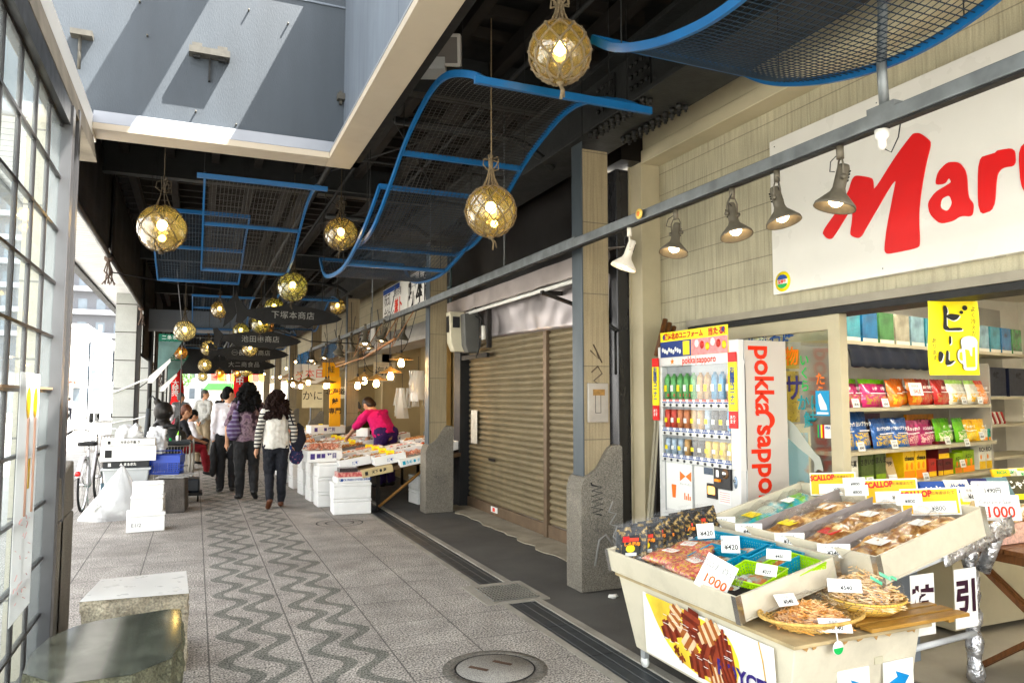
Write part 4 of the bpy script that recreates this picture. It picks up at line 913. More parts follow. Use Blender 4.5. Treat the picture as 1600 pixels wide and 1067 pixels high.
def nobori(x, y, z0, z1, w, lab, body):
    t = thing('banner_flag', lab, 'banner', (x, y, 0))
    MB().tube([(x - w / 2 - .02, y, 0), (x - w / 2 - .02, y, z1 + .05)], .014, 6).build('pole', white, t)
    m = MB(); n = 16; vv = []
    for k in range(n + 1):
        z = z0 + (z1 - z0) * k / n; dx = .12 * math.sin(k / n * 3.2) * (1 - k / n)
        for u in (0, 1): vv.append((x - w / 2 + u * w + dx, y + .04 * math.sin(k * .7 + u * 2), z))
    m.add(vv, [(2 * k, 2 * k + 1, 2 * k + 3, 2 * k + 2) for k in range(n)], 0, True); m.build('cloth', mat('flag_red', (.72, .04, .03), .8, 0, .1, 3), t, solid=.004)
    text('\n'.join(body), w * .55, white, t, frame((x, y - .06, (z0 + z1) / 2), 'S'), bold=.02, line=.8)
nobori(-.52, 22.8, 1.25, 2.3, .32, 'red banner flag with white characters by the left pillars', '大特売')
nobori(1.7, 33, 1.5, 3.4, .6, 'leaning red banner flag at the bright far end', '市場中')
# ---------------------------------------------------------------- stall side, upper shop fronts
wb = mat('warm_wall', (.40, .32, .19), .7, 0, .12, 2, dirt=.3)
ws = tiled('far_siding', (.34, .30, .21), 0, .25, (1, 2), .7, gap=.005, dark=.4)
st = thing('stall_building', 'fishmonger shop with a beige back wall and steel hood', 'shop', (4.4, 13, 0))
MB().box(4.6, 4.7, 10.35, 15.9, 0, 4.6).build('back_wall', wb, st)
MB().box(3.56, 4.6, 10.33, 10.43, 0, 4.6).build('side_wall', wb, st)
MB().box(3.70, 3.80, 10.44, 15.6, 2.86, 4.6).build('upper_wall', ws, st)
m = MB(); n = 14
pr_ = [(3.2 + .05, 2.45)] + [(3.25 + .5 * (1 - math.cos(a * PI / 20)), 2.45 + .42 * math.sin(a * PI / 20)) for a in range(1, 11)] + [(3.8, 2.82), (3.8, 2.45)]
m.prism(pr_, 'y', 10.5, 15.4); m.build('rounded_hood', mat('hood_grey', (.42, .40, .37), .4, .3, .1, 3, dirt=.2), st)
fw = MB()
for y in (11.0, 11.35, 11.7): fw.box(3.66, 3.695, y, y + .04, 3.0, 3.8)
for z in (3.0, 3.27, 3.54, 3.78): fw.box(3.665, 3.692, 11.0, 11.74, z, z + .035)
fw.build('lattice_window', mat('lattice', (.08, .12, .13), .5, .2, .1), st)
MB().box(3.695, 3.699, 11.0, 11.74, 3.0, 3.8).build('window_pane', black, st)
MB().box(4.56, 4.598, 11.5, 15.5, .0, .8).build('counter_front', mat('steel_dull', (.26, .26, .24), .4, .5, .15, 4), st)
MB().box(4.1, 4.6, 11.2, 13.2, .8, .86).box(4.14, 4.16, 11.2, 13.2, .86, 1.0).box(4.57, 4.59, 11.2, 13.2, .86, 1.25).build('sink', mat('steel_sink', (.33, .32, .29), .35, .7, .15, 6), st)
MB().box(4.3, 4.55, 13.6, 13.9, 0, 2.6).box(4.5, 4.55, 14.4, 14.5, 0, 2.6).build('posts', mat('post_tan', (.42, .30, .14), .6, 0, .1), st, split=True)
fc = thing('water_hose', 'green hose on a wall tap above the sink', 'hose', (4.35, 11.9, 1.2)); MB().tube([(4.5, 11.9, 1.32), (4.34, 11.9, 1.32), (4.33, 11.9, 1.24)], .02, 8).build('tap', chrome, fc); MB().tube([(4.33, 11.9, 1.23), (4.33, 11.9, .9)], .02, 8).build('hose', mat('hose_green', (.02, .25, .12), .4, 0, .1), fc)
for i, y in enumerate((11.35, 11.75)):
    t = MB().box(4.36, 4.39, y - .17, y + .17, .9, 1.5).build('cutting_board', mat('board_pink', (.70, .60, .56), .6, 0, .05), None, bevel=.01); tag(t, ('white cutting board standing against the wall nearest the pillar', 'pinkish cutting board standing beside the tap')[i], 'cutting board', 'cutting boards by the sink')
def bag_bunch(x, y, z, s, lab):
    t = thing('bag_bunch', lab, 'plastic bags', (x, y, z), 'bunches of white plastic bags')
    m = MB(); random.seed(int(y * 10))
    for k in range(14):
        a = random.uniform(0, 6.28); r_ = random.uniform(.02, .16) * s; w = random.uniform(.05, .1) * s; h = random.uniform(.3, .6) * s
        cx, cy_ = x + math.cos(a) * r_, y + math.sin(a) * r_; vv = []
        for j in range(6):
            v = j / 5
            for u in (-1, -.3, .4, 1): vv.append((cx + u * w * (.25 + v) * math.cos(a + 1.5) + noise.noise(Vector((k, j, u * 2))) * .05 * s, cy_ + u * w * (.25 + v) * math.sin(a + 1.5) + noise.noise(Vector((k + 9, j, u * 2))) * .05 * s, z - v * h))
        m.add(vv, [(j * 4 + i, j * 4 + i + 1, j * 4 + i + 5, j * 4 + i + 4) for j in range(5) for i in range(3)], 0, True)
    m.build('bags', glass('bag_white', (.9, .9, .88), .08, .72, (.86, .84, .78)) if 'bag_white' not in _mc else _mc['bag_white'], t); MB().tube([(x, y, z), (x, y, z + .25)], .004, 4).build('hook', darkst, t)
bag_bunch(3.55, 12.4, 2.0, 1.1, 'large bunch of white plastic bags hung under the hood')
bag_bunch(3.35, 12.7, 1.7, .9, 'lower bunch of white plastic bags, hung left of the larger one')
# white hand lettered signs above the stall
b1 = thing('shop_board', 'white wall board with a bold black shop name, cut by the second pillar', 'sign', (3.6, 12.6, 3.5))
MB().box(3.62, 3.66, 10.9 + .9, 13.35, 3.12, 3.8).build('board', paper, b1); text('堺本商店', .56, ink, b1, frame((3.615, 12.35, 3.45), 'W'), bold=.035, sx=.88)
b2 = thing('shop_board', 'white wall board with a blue corner and small red and black characters', 'sign', (3.6, 14.4, 3.5))
MB().box(3.62, 3.66, 13.42, 15.4, 3.12, 3.8).build('board', paper, b2); MB().box(3.61, 3.615, 14.0, 15.35, 3.68, 3.78).build('blue_strip', bluep, b2)
text('株式\n会社', .33, ink, b2, frame((3.614, 15.0, 3.38), 'W'), sx=.8); text('二条市場', .17, ink, b2, frame((3.614, 14.2, 3.6), 'W')); text('兼卜', .3, redp, b2, frame((3.614, 14.1, 3.33), 'W'), bold=.03)
# next shops further down
st2 = thing('far_shop_row', 'row of narrow shops beyond the third pillar with signs and blue windows', 'shops', (4, 20, 0))
MB().box(3.75, 3.95, 15.9, 46, 2.3, 4.6).build('upper_wall', ws, st2)
MB().box(5.4, 5.5, 15.9, 46, 0, 2.9).build('back_wall', wb, st2)
MB().box(3.75, 5.4, 15.9, 16.0, 0, 2.9).box(3.75, 5.4, 24, 24.1, 0, 2.9).box(3.75, 5.4, 34, 34.1, 0, 2.9).build('side_wall', wb, st2, split=True)
MB().box(3.80, 6.2, 10.3, 46, 4.35, 4.55).build('roof', black, st2)
m = MB()
for k in range(5): m.box(3.70, 3.745, 21.5 + k * 1.9, 23.1 + k * 1.9, 2.4, 3.2)
m.build('blue_window', mat('blue_glass', (.06, .17, .35), .15, 0, .4, 3), st2, split=True)
m = MB()
for y0, y1, z in ((16.3, 20.4, 2.3), (21.1, 25.6, 2.25), (26.4, 30.6, 2.2)): m.prism([(3.0, z), (3.72, z + .42), (3.72, z + .46), (3.0, z + .05)], 'y', y0, y1)
m.build('shop_awning', mat('awn_tan', (.38, .24, .13), .8, 0, .2, 3), st2, split=True)
b3 = thing('shop_board', 'white board with black brush characters on the beige wall past the third pillar', 'sign', (3.68, 17.5, 3.1))
MB().box(3.69, 3.72, 16.5, 18.7, 2.75, 3.25).build('board', paper, b3); text('魚屋本', .42, ink, b3, frame((3.68, 17.6, 3.0), 'W'), bold=.02)
# hanging notices and posters around the far stalls
random.seed(21)
NT = [((2.62, 20.2, 1.9), (.6, .5), '本日', 'white', 'red topped price poster on the fourth pillar'), ((2.62, 20.3, 1.25), (.55, .62), 'かに', 'cream', 'cream fish price poster below the red topped one'), ((3.3, 14.8, 1.85), (.45, .4), '海鮮', 'kraft', 'tilted sheet of old newspaper above the olive shirted man'),
      ((2.72, 17.6, 2.0), (.4, .35), '鮭', 'orange', 'orange card pinned to the beige pillar'), ((3.2, 19.0, 1.5), (.5, .3), 'いか', 'cream', 'pale card by the far stall bulbs'), ((2.9, 24.5, 1.8), (.6, .8), 'うに', 'white', 'white sheet hung farther down the shop side'), ((3.2, 18.2, 2.25), (.35, .45), '干物', 'kraft', 'brown card hanging below the tan awning')]
cm = {'white': paper, 'cream': mat('cream_card', (.66, .60, .42), .8, 0, .08), 'kraft': mat('kraft_card', (.50, .42, .30), .85, 0, .15, 9), 'orange': mat('orange_card', (.75, .38, .08), .8, 0, .05)}
for (x, y, z), (w, h), b, c, l in NT:
    t = thing('price_poster', l, 'poster', (x, y, z)); MB().box(x, x + w, y, y + .012, z, z + h).build('sheet', cm[c], t); text(b, min(w, h) * .5, ink if c != 'white' else redp, t, frame((x + w / 2, y - .004, z + h / 2), 'S'))
og = thing('wooden_sign', 'upright orange wooden sign with a black vertical salmon character', 'sign', (2.65, 15.2, .9))
MB().box(2.5, 2.72, 15.18, 15.22, .95, 1.95).build('board', mat('sign_orange', (.72, .38, .08), .6, 0, .1, 5), og); text('北海道\n\n鮭\n\n専門', .13, ink, og, frame((2.61, 15.175, 1.45), 'S'), bold=.02, line=.75)
# wires drooping across
cb2 = thing('cable_run', 'tangle of thin black cables drooping across the stall fronts', 'cables', (2.8, 12, 2.9)); m = MB()
random.seed(4)
for k in range(16):
    y0 = random.uniform(10.2, 17); x0 = random.uniform(2.5, 3.3); z0 = random.uniform(2.8, 3.3); y1 = y0 + random.uniform(-.8, 2.2); x1 = random.uniform(2.4, 3.4); z1 = random.uniform(2.0, 2.7)
    P = [(x0 + (x1 - x0) * u, y0 + (y1 - y0) * u, z0 + (z1 - z0) * u - .25 * math.sin(PI * u)) for u in [i / 8 for i in range(9)]]; m.tube(P, .006, 4)
for P in (((-.3, 11.7, 3.4), (-.17, 11.76, 2.3), (.3, 12.8, 2.3), (.4, 13.5, 2.6)), ((1.0, 12.6, 2.7), (1.8, 13, 2.5), (2.9, 13.4, 2.5)), ((-1.1, 11, 3.2), (-.3, 11.4, 3.15), (.3, 11.8, 3.15)), ((-.2, 11.8, 2.3), (-.2, 12, .9))): m.tube(P, .009, 4)
m.build('cables', darkpl, cb2)
pp = thing('copper_rod', 'reddish pipe hung level above the near fish trays', 'pipe', (2.6, 11.2, 2.3)); m = MB()
m.tube([(2.55, 10.1, 2.36), (2.55, 12.3, 2.18)], .02, 8).tube([(2.55, 12.0, 2.2), (2.45, 14.2, 2.12)], .016, 8)
for y in (10.3, 11.2, 12.2, 13): m.tube([(2.55, y, 2.25), (2.75, y + .4, 2.75)], .007, 5).tube([(2.55, y, 2.25), (2.75, y - .5, 2.75)], .007, 5)
m.build('pipe', mat('copper_pipe', (.35, .18, .09), .4, .4, .2), pp)
# pendant lamps with conical shades
def pendant(lab):
    t = thing('pendant_lamp', lab, 'pendant lamp', (0, 0, 0), 'conical pendant lamps over the fish stall')
    MB().lathe([(.0, .09), (.02, .088), (.04, .06), (.17, .0), (.175, -.006), (.165, -.004), (.03, .045), (0, .05)], 28).build('shade', mat('shade_brown', (.34, .22, .10), .4, .3, .15, 6), t)
    MB().lathe([(0, -.11), (.03, -.105), (.045, -.075), (.043, -.045), (.025, -.01), (.018, .02), (0, .03)], 16).build('bulb', bulbm, t)
    MB().tube([(0, 0, .08), (0, 0, .13)], .018, 8).tube([(0, 0, .12), (0, 0, .6)], .005, 5).build('cord', darkpl, t)
    return t
for i, (p, l) in enumerate((((2.68, 9.94 + .3, 2.08), 'pendant lamp nearest the second pillar, shade seen edge-on'), ((2.59, 10.5, 1.9), 'pendant lamp in front of the hanging white bags'), ((2.48, 10.92, 1.80), 'pendant lamp above the head of the woman in pink'),
                            ((2.53, 12.0, 1.86), 'pendant lamp left of the woman in pink, higher of two'), ((2.36, 11.7, 1.78), 'pendant lamp left of the woman in pink, lower of two'), ((2.49, 15.28, 1.84), 'pendant lamp near the olive shirted man'), ((2.39, 15.0, 1.82), 'pendant lamp beside the old newspaper'),
                            ((2.39, 17.5, 1.93), 'first far pendant lamp by the orange wooden sign'), ((2.3, 18.1, 1.85), 'second far pendant lamp by the orange wooden sign'), ((2.2, 18.8, 1.9), 'third far pendant lamp by the fourth pillar'))):
    if i == 0: PD = pendant(l); PD.location = p
    else: dup(PD, p, label=l)
random.seed(8)
for i in range(8):
    t = thing('string_bulb', 'small bare bulb, %s along the far shop fronts' % ORD[i], 'bulb', (2.3 + random.uniform(-.1, .5), 19.5 + i * 1.5, 2.1 + random.uniform(-.1, .35)), 'bare bulbs along the far shops')
    x, y, z = t.location; MB().ball((x, y, z), .028, 10).build('bulb', bulbm, t); MB().tube([(x, y, z + .03), (x, y, z + .8)], .006, 4).build('cord', darkpl, t)
# electricity meters on the shutter's left end
em = thing('electric_meter', 'cream electricity meter box with a window beside the hood', 'meter', (3.3, 10.3, 2.37))
_q = len(COL.objects)
MB().prism([(3.26, 2.62), (3.48, 2.62), (3.48, 2.08), (3.33, 2.08), (3.28, 2.2)], 'y', 9.42, 9.60).build('case', mat('meter_cream', (.60, .56, .44), .5, 0, .06, dirt=.15), em, bevel=.01); MB().box(3.255, 3.262, 9.47, 9.56, 2.34, 2.56).box(3.3, 3.4, 9.412, 9.419, 2.4, 2.55).build('window', darkpl, em)
em2 = thing('electric_meter', 'dark grey meter box next to the cream one', 'meter', (3.35, 9.3, 2.3))
MB().prism([(3.34, 2.58), (3.56, 2.6), (3.56, 2.06), (3.40, 2.06), (3.36, 2.16)], 'y', 8.95, 9.22).build('case', mat('meter_grey', (.16, .16, .15), .5, 0, .08), em2, bevel=.012)
MB().box(3.57, 3.61, 8.7, 9.7, 1.99, 2.05).tube([(3.5, 8.9, 2.0), (3.5, 8.8, 2.1), (3.5, 8.8, 2.5), (3.5, 9.3, 2.66)], .01, 6).tube([(3.5, 8.85, 2.04), (3.5, 8.75, 2.14), (3.52, 8.75, 2.5), (3.5, 9.0, 2.7)], .008, 6).build('conduit', darkst, em2)
MB().box(3.5, 3.56, 8.5, 8.53, 2.1, 2.6).build('fuse_board', darkbr, em2); MB().tube([(3.45, 8.5, 2.2), (3.45, 8.5, 2.38)], .03, 8).build('fuse', whitem, em2)

em.location += Vector((-.13, 0, .08)); em2.location += Vector((-.06, .32, .08))
# ---------------------------------------------------------------- vending machine
VX, V0, V1, VT = 3.45, 4.07, 5.03, 1.95
vm = thing('vending_machine', 'white drinks vending machine with red vertical lettering beside the open shop', 'vending machine', (VX, 4.5, 0))
vw = mat('vending_white', (.66, .655, .64), .3, 0, .02, 2, coat=.4)
vs_ = mat('vending_side', (.52, .475, .43), .4, 0, .03, 2)
b = MB(); b.box(VX + .06, VX + .44, V0 + .004, V1, .08, VT - .005); b.box(VX + .02, VX + .42, V0 + .04, V1 - .04, 0, .08, 1); b.build('cabinet', [vs_, darkpl], vm, bevel=.006)
f = MB()   # front door with a recessed display
f.box(VX, VX + .058, V0, V1, 1.79, VT); f.box(VX, VX + .058, V0, V1, .1, 1.04); f.box(VX, VX + .058, V0, V0 + .09, 1.04, 1.79); f.box(VX, VX + .058, V1 - .05, V1, 1.04, 1.79)
f.build('front_door', vw, vm, bevel=.008)
MB().box(VX + .050, VX + .056, V0 + .09, V1 - .05, 1.04, 1.79).build('display_back', mat('disp_back', (.30, .31, .32), .5, 0, .05, emit=.01, ecol=(.9, .95, 1)), vm)
MB().box(VX - .004, VX - .001, V0 + .085, V1 - .045, 1.035, 1.80).build('display_window', glass('display_glass', (.96, .97, .97), .028), vm)
random.seed(2)
cans = [(.05, .30, .08), (.5, .3, .14), (.6, .08, .06), (.1, .3, .5), (.05, .06, .08), (.65, .45, .12), (.35, .42, .5), (.15, .4, .15), (.55, .2, .1)]
ccm = [mat('can_%d' % i, c, .3, .2, .25, 30) for i, c in enumerate(cans)]
ROWS = ((1.53, .20, [7, 7, 7, 7, 7, 1, 1, 3, 3, 1]), (1.305, .145, [2, 2, 8, 8, 1, 1, 6, 4, 4, 3]), (1.10, .125, [6, 6, 6, 1, 4, 4, 5, 5, 5, 5]))
for z, h, cl in ROWS:
    for k in range(10):
        y = V1 - .10 - k * .083; r_ = .028
        c = MB().lathe([(r_ * .8, 0), (r_, .01), (r_, h * .8), (r_ * .75, h * .9), (r_ * .45, h * .93), (r_ * .4, h)] if h > .17 else [(r_ * .85, 0), (r_, .008), (r_, h * .93), (r_ * .8, h)], 12, (VX + .027, y, z), 0)
        c.box(VX - .001, VX + .0, y - .018, y + .018, z + h * .3, z + h * .55, 1)
        c.build('drink_can', [ccm[cl[k]], white if k % 2 else yellow], vm)
for z, tone in ((1.495, 0), (1.275, 1), (1.07, 1)):
    m = MB().box(VX - .012, VX + .05, V0 + .085, V1 - .045, z - .024, z + .002, 0)
    for k in range(10):
        y = V1 - .10 - k * .083; m.box(VX - .014, VX - .012, y - .018, y + .018, z - .018, z - .004, 1)
        m.lathe([(.012, 0), (.008, .004), (0, .004)], 8, m=2, M=Matrix.Translation((VX - .014, y, z - .011)) @ Matrix.Rotation(R(-90), 4, 'Y'))
    m.build('button_shelf', [vw, greypl, darkpl], vm)
    m = MB().box(VX - .008, VX - .002, V0 + .09, V1 - .05, z + .004, z + .034, 0)
    for k in range(10):
        y = V1 - .10 - k * .083
        m.box(VX - .010, VX - .008, y - .036, y + .036, z + .006, z + .014, 1); mtxt(m, '¥100' if (k * 7) % 3 else '¥130', .022, frame((VX - .0105, y, z + .025), 'W'), 2, bold=.04)
    m.build('price_strip', [white, bluep, bluep if tone else redp], vm)
m = MB()
for k in range(5): mtxt(m, '130', .032, frame((VX + .004, V1 - .12 - k * .075, 1.56), 'W'), 0, bold=.04)
m.build('price_card', redp, vm)
# header poster
h = MB(); h.box(VX - .006, VX - .002, 4.16, 4.98, 1.86, 2.06, 0); h.box(VX - .0075, VX - .006, 4.58, 4.98, 1.86, 1.985, 1); h.box(VX - .0075, VX - .006, 4.16, 4.575, 1.86, 1.985, 2); h.box(VX - .009, VX - .0075, 4.6, 4.68, 1.87, 1.975, 3)
for k in range(9): h.ball((VX - .009, 4.72 + k * .028, 1.90 + .01 * (k % 3)), .014, 8, 4, (.2, 1, 1.4))
for k in range(6): h.ball((VX - .009, 4.2 + k * .062, 1.92 + .014 * (k % 3)), .026, 8, (3, 5, 4)[k % 3], (.2, 1, 1.2))
mtxt(h, '道産北のユニフォーム', .055, frame((VX - .0095, 4.68, 2.02), 'W', ry=0), 5, bold=.04, sx=.9); mtxt(h, '当たる!', .06, frame((VX - .0095, 4.28, 2.02), 'W'), 5, bold=.04)
h.ball((VX - .006, 4.93, 2.02), .022, 12, 1, (.2, 1, 1)); h.ball((VX - .006, 4.21, 2.03), .022, 12, 1, (.2, 1, 1))
h.build('header_poster', [yellow, mat('poster_blue', (.02, .06, .3), .5, 0, .1), mat('poster_pink', (.75, .28, .28), .5, 0, .25, 30), mat('can_yellow', (.8, .6, .05), .4, .2, .2), white, mat('poster_red', (.6, .05, .03), .5, 0, .1)], vm)
m = MB(); mtxt(m, 'pokka|sapporo', .075, frame((VX - .003, 4.50, 1.825), 'W'), 0, bold=.02, sx=.85, space=1.05); m.prism([(4.83 + .026 * math.cos(PI / 2 + a * PI / 5) * (1 if a % 2 == 0 else .42), 1.825 + .026 * math.sin(PI / 2 + a * PI / 5) * (1 if a % 2 == 0 else .42)) for a in range(10)], 'x', VX - .003, VX - .002, 1); m.build('maker_lettering', [redp, orange], vm)
for y0, z0, z1 in ((V1 - .03, 1.36, 1.86), (V0 - .005, 1.33, 1.86)):
    m = MB().box(VX - .02, VX - .012, y0, y0 + .085, z0 + .12, z1 - .07, 0).box(VX - .02, VX - .012, y0, y0 + .085, z0, z0 + .118, 1).box(VX - .02, VX - .012, y0, y0 + .085, z1 - .068, z1, 1)
    mtxt(m, 'お\n買\n得\nコ\nー\nナ\nー', .052, frame((VX - .022, y0 + .042, z0 + .285), 'W'), 2, bold=.03, line=.75); mtxt(m, 'あり\nます', .03, frame((VX - .022, y0 + .042, z0 + .06), 'W'), 3, bold=.02); m.build('side_banner', [yellow, red, bluep, white], vm)
# lower front: delivery door poster, coin slot, screen
m = MB().box(VX - .004, VX + .002, 4.60, 4.93, .68, 1.05, 0).box(VX - .006, VX - .004, 4.58, 4.60, .66, 1.07, 1).box(VX - .006, VX - .004, 4.93, 4.945, .66, 1.07, 1).box(VX - .006, VX - .004, 4.58, 4.945, 1.05, 1.065, 1)
m.prism([(4.75, .98), (4.68, .945), (4.61, .985), (4.61, .91), (4.68, .945), (4.75, .905)], 'x', VX - .0055, VX - .0045, 2); m.prism([(4.86, .87), (4.80, .87), (4.81, .77), (4.85, .77)], 'x', VX - .0055, VX - .0045, 2)
mtxt(m, 'キレートレモン', .02, frame((VX - .006, 4.68, .885), 'W'), 3)
for k in range(4): m.box(VX - .0055, VX - .0045, 4.62 + k * .022, 4.634 + k * .022, .77, .80 + .02 * (k % 2), 2)
m.build('delivery_panel', [white, greypl, mat('pr_orange', (.85, .22, .08), .5, 0, .05), grayink], vm)
m = MB().box(VX - .02, VX + .001, 4.15, 4.33, .90, 1.045, 0).ball((VX - .022, 4.20, 1.01), .035, 18, 1, (.4, 1, 1)).ball((VX - .034, 4.20, 1.01), .022, 14, 2, (.4, 1, 1)).box(VX - .04, VX - .02, 4.25, 4.30, .95, .968, 3).box(VX - .0225, VX - .02, 4.27, 4.30, .98, 1.03, 2)
m.build('coin_slot', [darkpl, mat('slot_brown', (.2, .11, .06), .4, 0, .1), chrome, orange], vm, bevel=.003)
m = MB().box(VX - .004, VX + .001, 4.36, 4.46, .985, 1.035).build('bill_slot', mat('bill_blue', (.08, .12, .18), .3, 0, .1), vm)
m = MB().box(VX - .012, VX + .001, 4.31, 4.42, .82, .925, 0).box(VX - .0135, VX - .012, 4.33, 4.405, .85, .905, 1); m.build('card_reader', [darkpl, mat('screen_orange', (.8, .3, .05), .4, 0, .1, emit=.8, ecol=(1, .35, .05))], vm, bevel=.003)
m = MB().box(VX - .003, VX + .001, 4.17, 4.30, .795, .89, 0)
for z in (.875, .86, .845, .83, .815): m.box(VX - .0035, VX - .003, 4.18, 4.285, z - .003, z, 1)
m.build('notice', [white, redp], vm)
m = MB().ball((VX - .003, 4.115, .96), .02, 14, 0, (.3, .9, 2.2)).lathe([(.01, 0), (.01, .006)], 10, m=1, M=Matrix.Translation((VX - .01, 4.115, .97)) @ Matrix.Rotation(R(-90), 4, 'Y')); m.build('lock', [mat('lock_blue', (.25, .32, .42), .3, .6, .1), chrome], vm)
m = MB(); mtxt(m, 'pokka', .235, frame((VX + .225, V0 + .002, 1.665), 'Sdown'), 0, bold=.028, sx=.86)
mtxt(m, 'sapporo', .235, frame((VX + .235, V0 + .002, 1.02), 'Sdown'), 0, bold=.028, sx=.86)
sw = [(VX + .20 + .12 * math.sin(a * .25) , 1.385 + .075 * math.cos(a * .25)) for a in range(13)] + [(VX + .20 + .075 * math.sin(a * .25), 1.375 + .06 * math.cos(a * .25)) for a in range(12, -1, -1)]
m.prism(sw, 'y', V0 + .001, V0 + .003, 0); m.build('maker_lettering', mat('maker_red', (.74, .07, .02), .45, 0, .03), vm)
MB().box(VX + .055, VX + .0585, V0 + .0005, V0 + .0035, .1, VT).build('door_seam', greypl, vm)
# things leaning between the pilaster and the machine
lean = mat('board_weathered', (.42, .38, .29), .8, 0, .25, 6, bump=.3, stretch=(1, 1, .15), dirt=.3)
for i, (x0, x1, y) in enumerate(((3.55, 3.72, 5.28), (3.56, 3.72, 5.24), (3.57, 3.70, 5.20))):
    m = MB().hexa([(x0 - .1, y, .008), (x0 - .02, y, .008), (x0 - .02, y + .03, .008), (x0 - .1, y + .03, .008)], [(x1 - .06, y + .0, 1.95 - .04 * i), (x1, y, 1.95 - .04 * i), (x1, y + .03, 1.95 - .04 * i), (x1 - .06, y + .03, 1.95 - .04 * i)])
    o = m.build('leaning_board', (lean, lean, woodd)[i], None, bevel=.003); tag(o, ('pale weathered board leaning nearest the cream pilaster', 'middle weathered board leaning behind the vending machine', 'dark board leaning closest to the vending machine')[i], 'board', 'boards leaning beside the vending machine')
m = MB()
for k in range(3): m.tube([(3.62 + k * .05, 5.3, 1.9), (3.74 + k * .045, 5.33, 2.22 - k * .03)], .022, 8)
t = m.build('wooden_poles', woodt, None); tag(t, 'dark wooden pole ends sticking up behind the vending machine', 'poles')
# ---------------------------------------------------------------- glimpses behind the glass door: decals and stock
dc = thing('window_lettering', 'colourful brush characters stuck on the shop door glass', 'lettering')
DX = 3.925
def dchar(b, y, z, s, m_): text(b, s, m_, dc, frame((DX, y, z), 'W'), bold=.015)
dchar('北海名産', 4.28, 1.985, .13, mat('decal_blue', (.02, .10, .35), .5, 0, 0))
dchar('物', 4.06, 1.83, .14, mat('decal_orange', (.8, .22, .05), .5, 0, 0)); dchar('い\nく\nら', 3.94, 1.71, .09, mat('decal_green', (.02, .5, .12), .5, 0, 0))
dchar('た\nら', 3.80, 1.62, .09, mat('decal_orange', (.8, .22, .05))); dchar('かに\n鮭', 3.90, 1.44, .12, mat('decal_teal', (.02, .32, .35), .5, 0, 0)); dchar('サ', 4.05, 1.60, .2, mat('decal_navy', (.05, .04, .22), .5, 0, 0))
ds = thing('dog_sticker', 'light blue assistance dog sticker on the shop door glass', 'sticker', (DX, 3.78, 1.5)); MB().box(DX - .002, DX, 3.725, 3.845, 1.42, 1.59).build('sheet', mat('sticker_blue', (.05, .35, .62), .4, 0, .05), ds)
MB().prism([(3.82, 1.56), (3.80, 1.575), (3.785, 1.55), (3.75, 1.49), (3.745, 1.46), (3.80, 1.46), (3.815, 1.5)], 'x', DX - .004, DX - .002).build('dog_shape', white, ds); MB().box(DX - .004, DX - .002, 3.735, 3.835, 1.43, 1.445).build('text_bar', white, ds)
gf_ = thing('fish_decal', 'pale grey salmon shaped sticker low on the door glass', 'sticker', (DX, 4, 1.2))
MB().prism(chaikin([(4.2, 1.42), (4.05, 1.36), (3.95, 1.25), (3.86, 1.16), (3.82, 1.14), (3.79, 1.04), (3.84, 1.06), (3.88, 1.02), (3.87, 1.1), (3.92, 1.14), (4.0, 1.18), (4.12, 1.26), (4.2, 1.3)], 1), 'x', DX - .002, DX).build('shape', mat('decal_grey', (.45, .47, .42), .6, 0, .08), gf_)
vk = thing('card_sticker', 'small striped credit card sticker on the glass by the door frame', 'sticker', (DX, 3.75, 1.3)); MB().box(DX - .002, DX, 3.715, 3.775, 1.27, 1.36).build('sheet', white, vk); text('VISA', .022, bluep, vk, frame((DX - .0035, 3.745, 1.34), 'W'), bold=.05)
m = MB()
for k, c in enumerate((0, 1, 2, 3)): m.box(DX - .002, DX, 3.78 + k * .014, 3.793 + k * .014, 1.27, 1.36, c)
m.build('stripes', [red, yellow, mat('purple', (.2, .05, .3), .6), green], vk)
cs_ = thing('display_case', 'pale display case behind the door glass with a crab picture', 'display case', (4.6, 4.5, 0))
MB().box(4.08, 4.58, 4.55, 5.05, 0, 1.33).build('case', creamp, cs_, bevel=.006)
MB().box(4.14, 4.54, 4.541, 4.548, .85, 1.26, 0).box(4.14, 4.54, 4.531, 4.54, .56, .84, 1).build('picture', [spots('crab_pic', (.25, .42, .5), (.5, .25, .15), 6, .6), spots('water_pic', (.02, .16, .35), (.1, .4, .6), 14, .55)], cs_)
text('北の旬の', .09, paper, cs_, frame((4.34, 4.525, .81), 'S'))
for i, (x, z, c, l) in enumerate(((4.0, 1.34, 'red', 'framed poster with a red band behind the door glass'), (4.32, 1.34, 'gold', 'gold wrapped gift pack behind the dog sticker'))):
    t = thing('gift_pack', l, 'pack', (x, 4.7, z)); MB().box(x, x + .3, 4.7, 4.74, z, z + (.62 if i == 0 else .42), 0).box(x, x + .3, 4.69, 4.699, z + .44, z + .6, 1 if i == 0 else 0).build('pack', [paper if i == 0 else mat('gold_foil', (.45, .33, .05), .3, .5, .3, 12), red], t)
    if i == 0: text('限定', .09, white, t, frame((x + .15, 4.685, z + .52), 'S'))
wj = thing('water_bottle', 'clear rounded water container standing on the case top behind the glass', 'water container', (4.7, 4.7, 1.9)); MB().lathe([(.13, 0), (.15, .03), (.15, .22), (.1, .3), (.04, .33), (.04, .37), (0, .37)], 20, (4.35, 5.0, 1.8)).build('bottle', mat('bottle_clear', (.45, .50, .45), .15, 0, .1), wj)
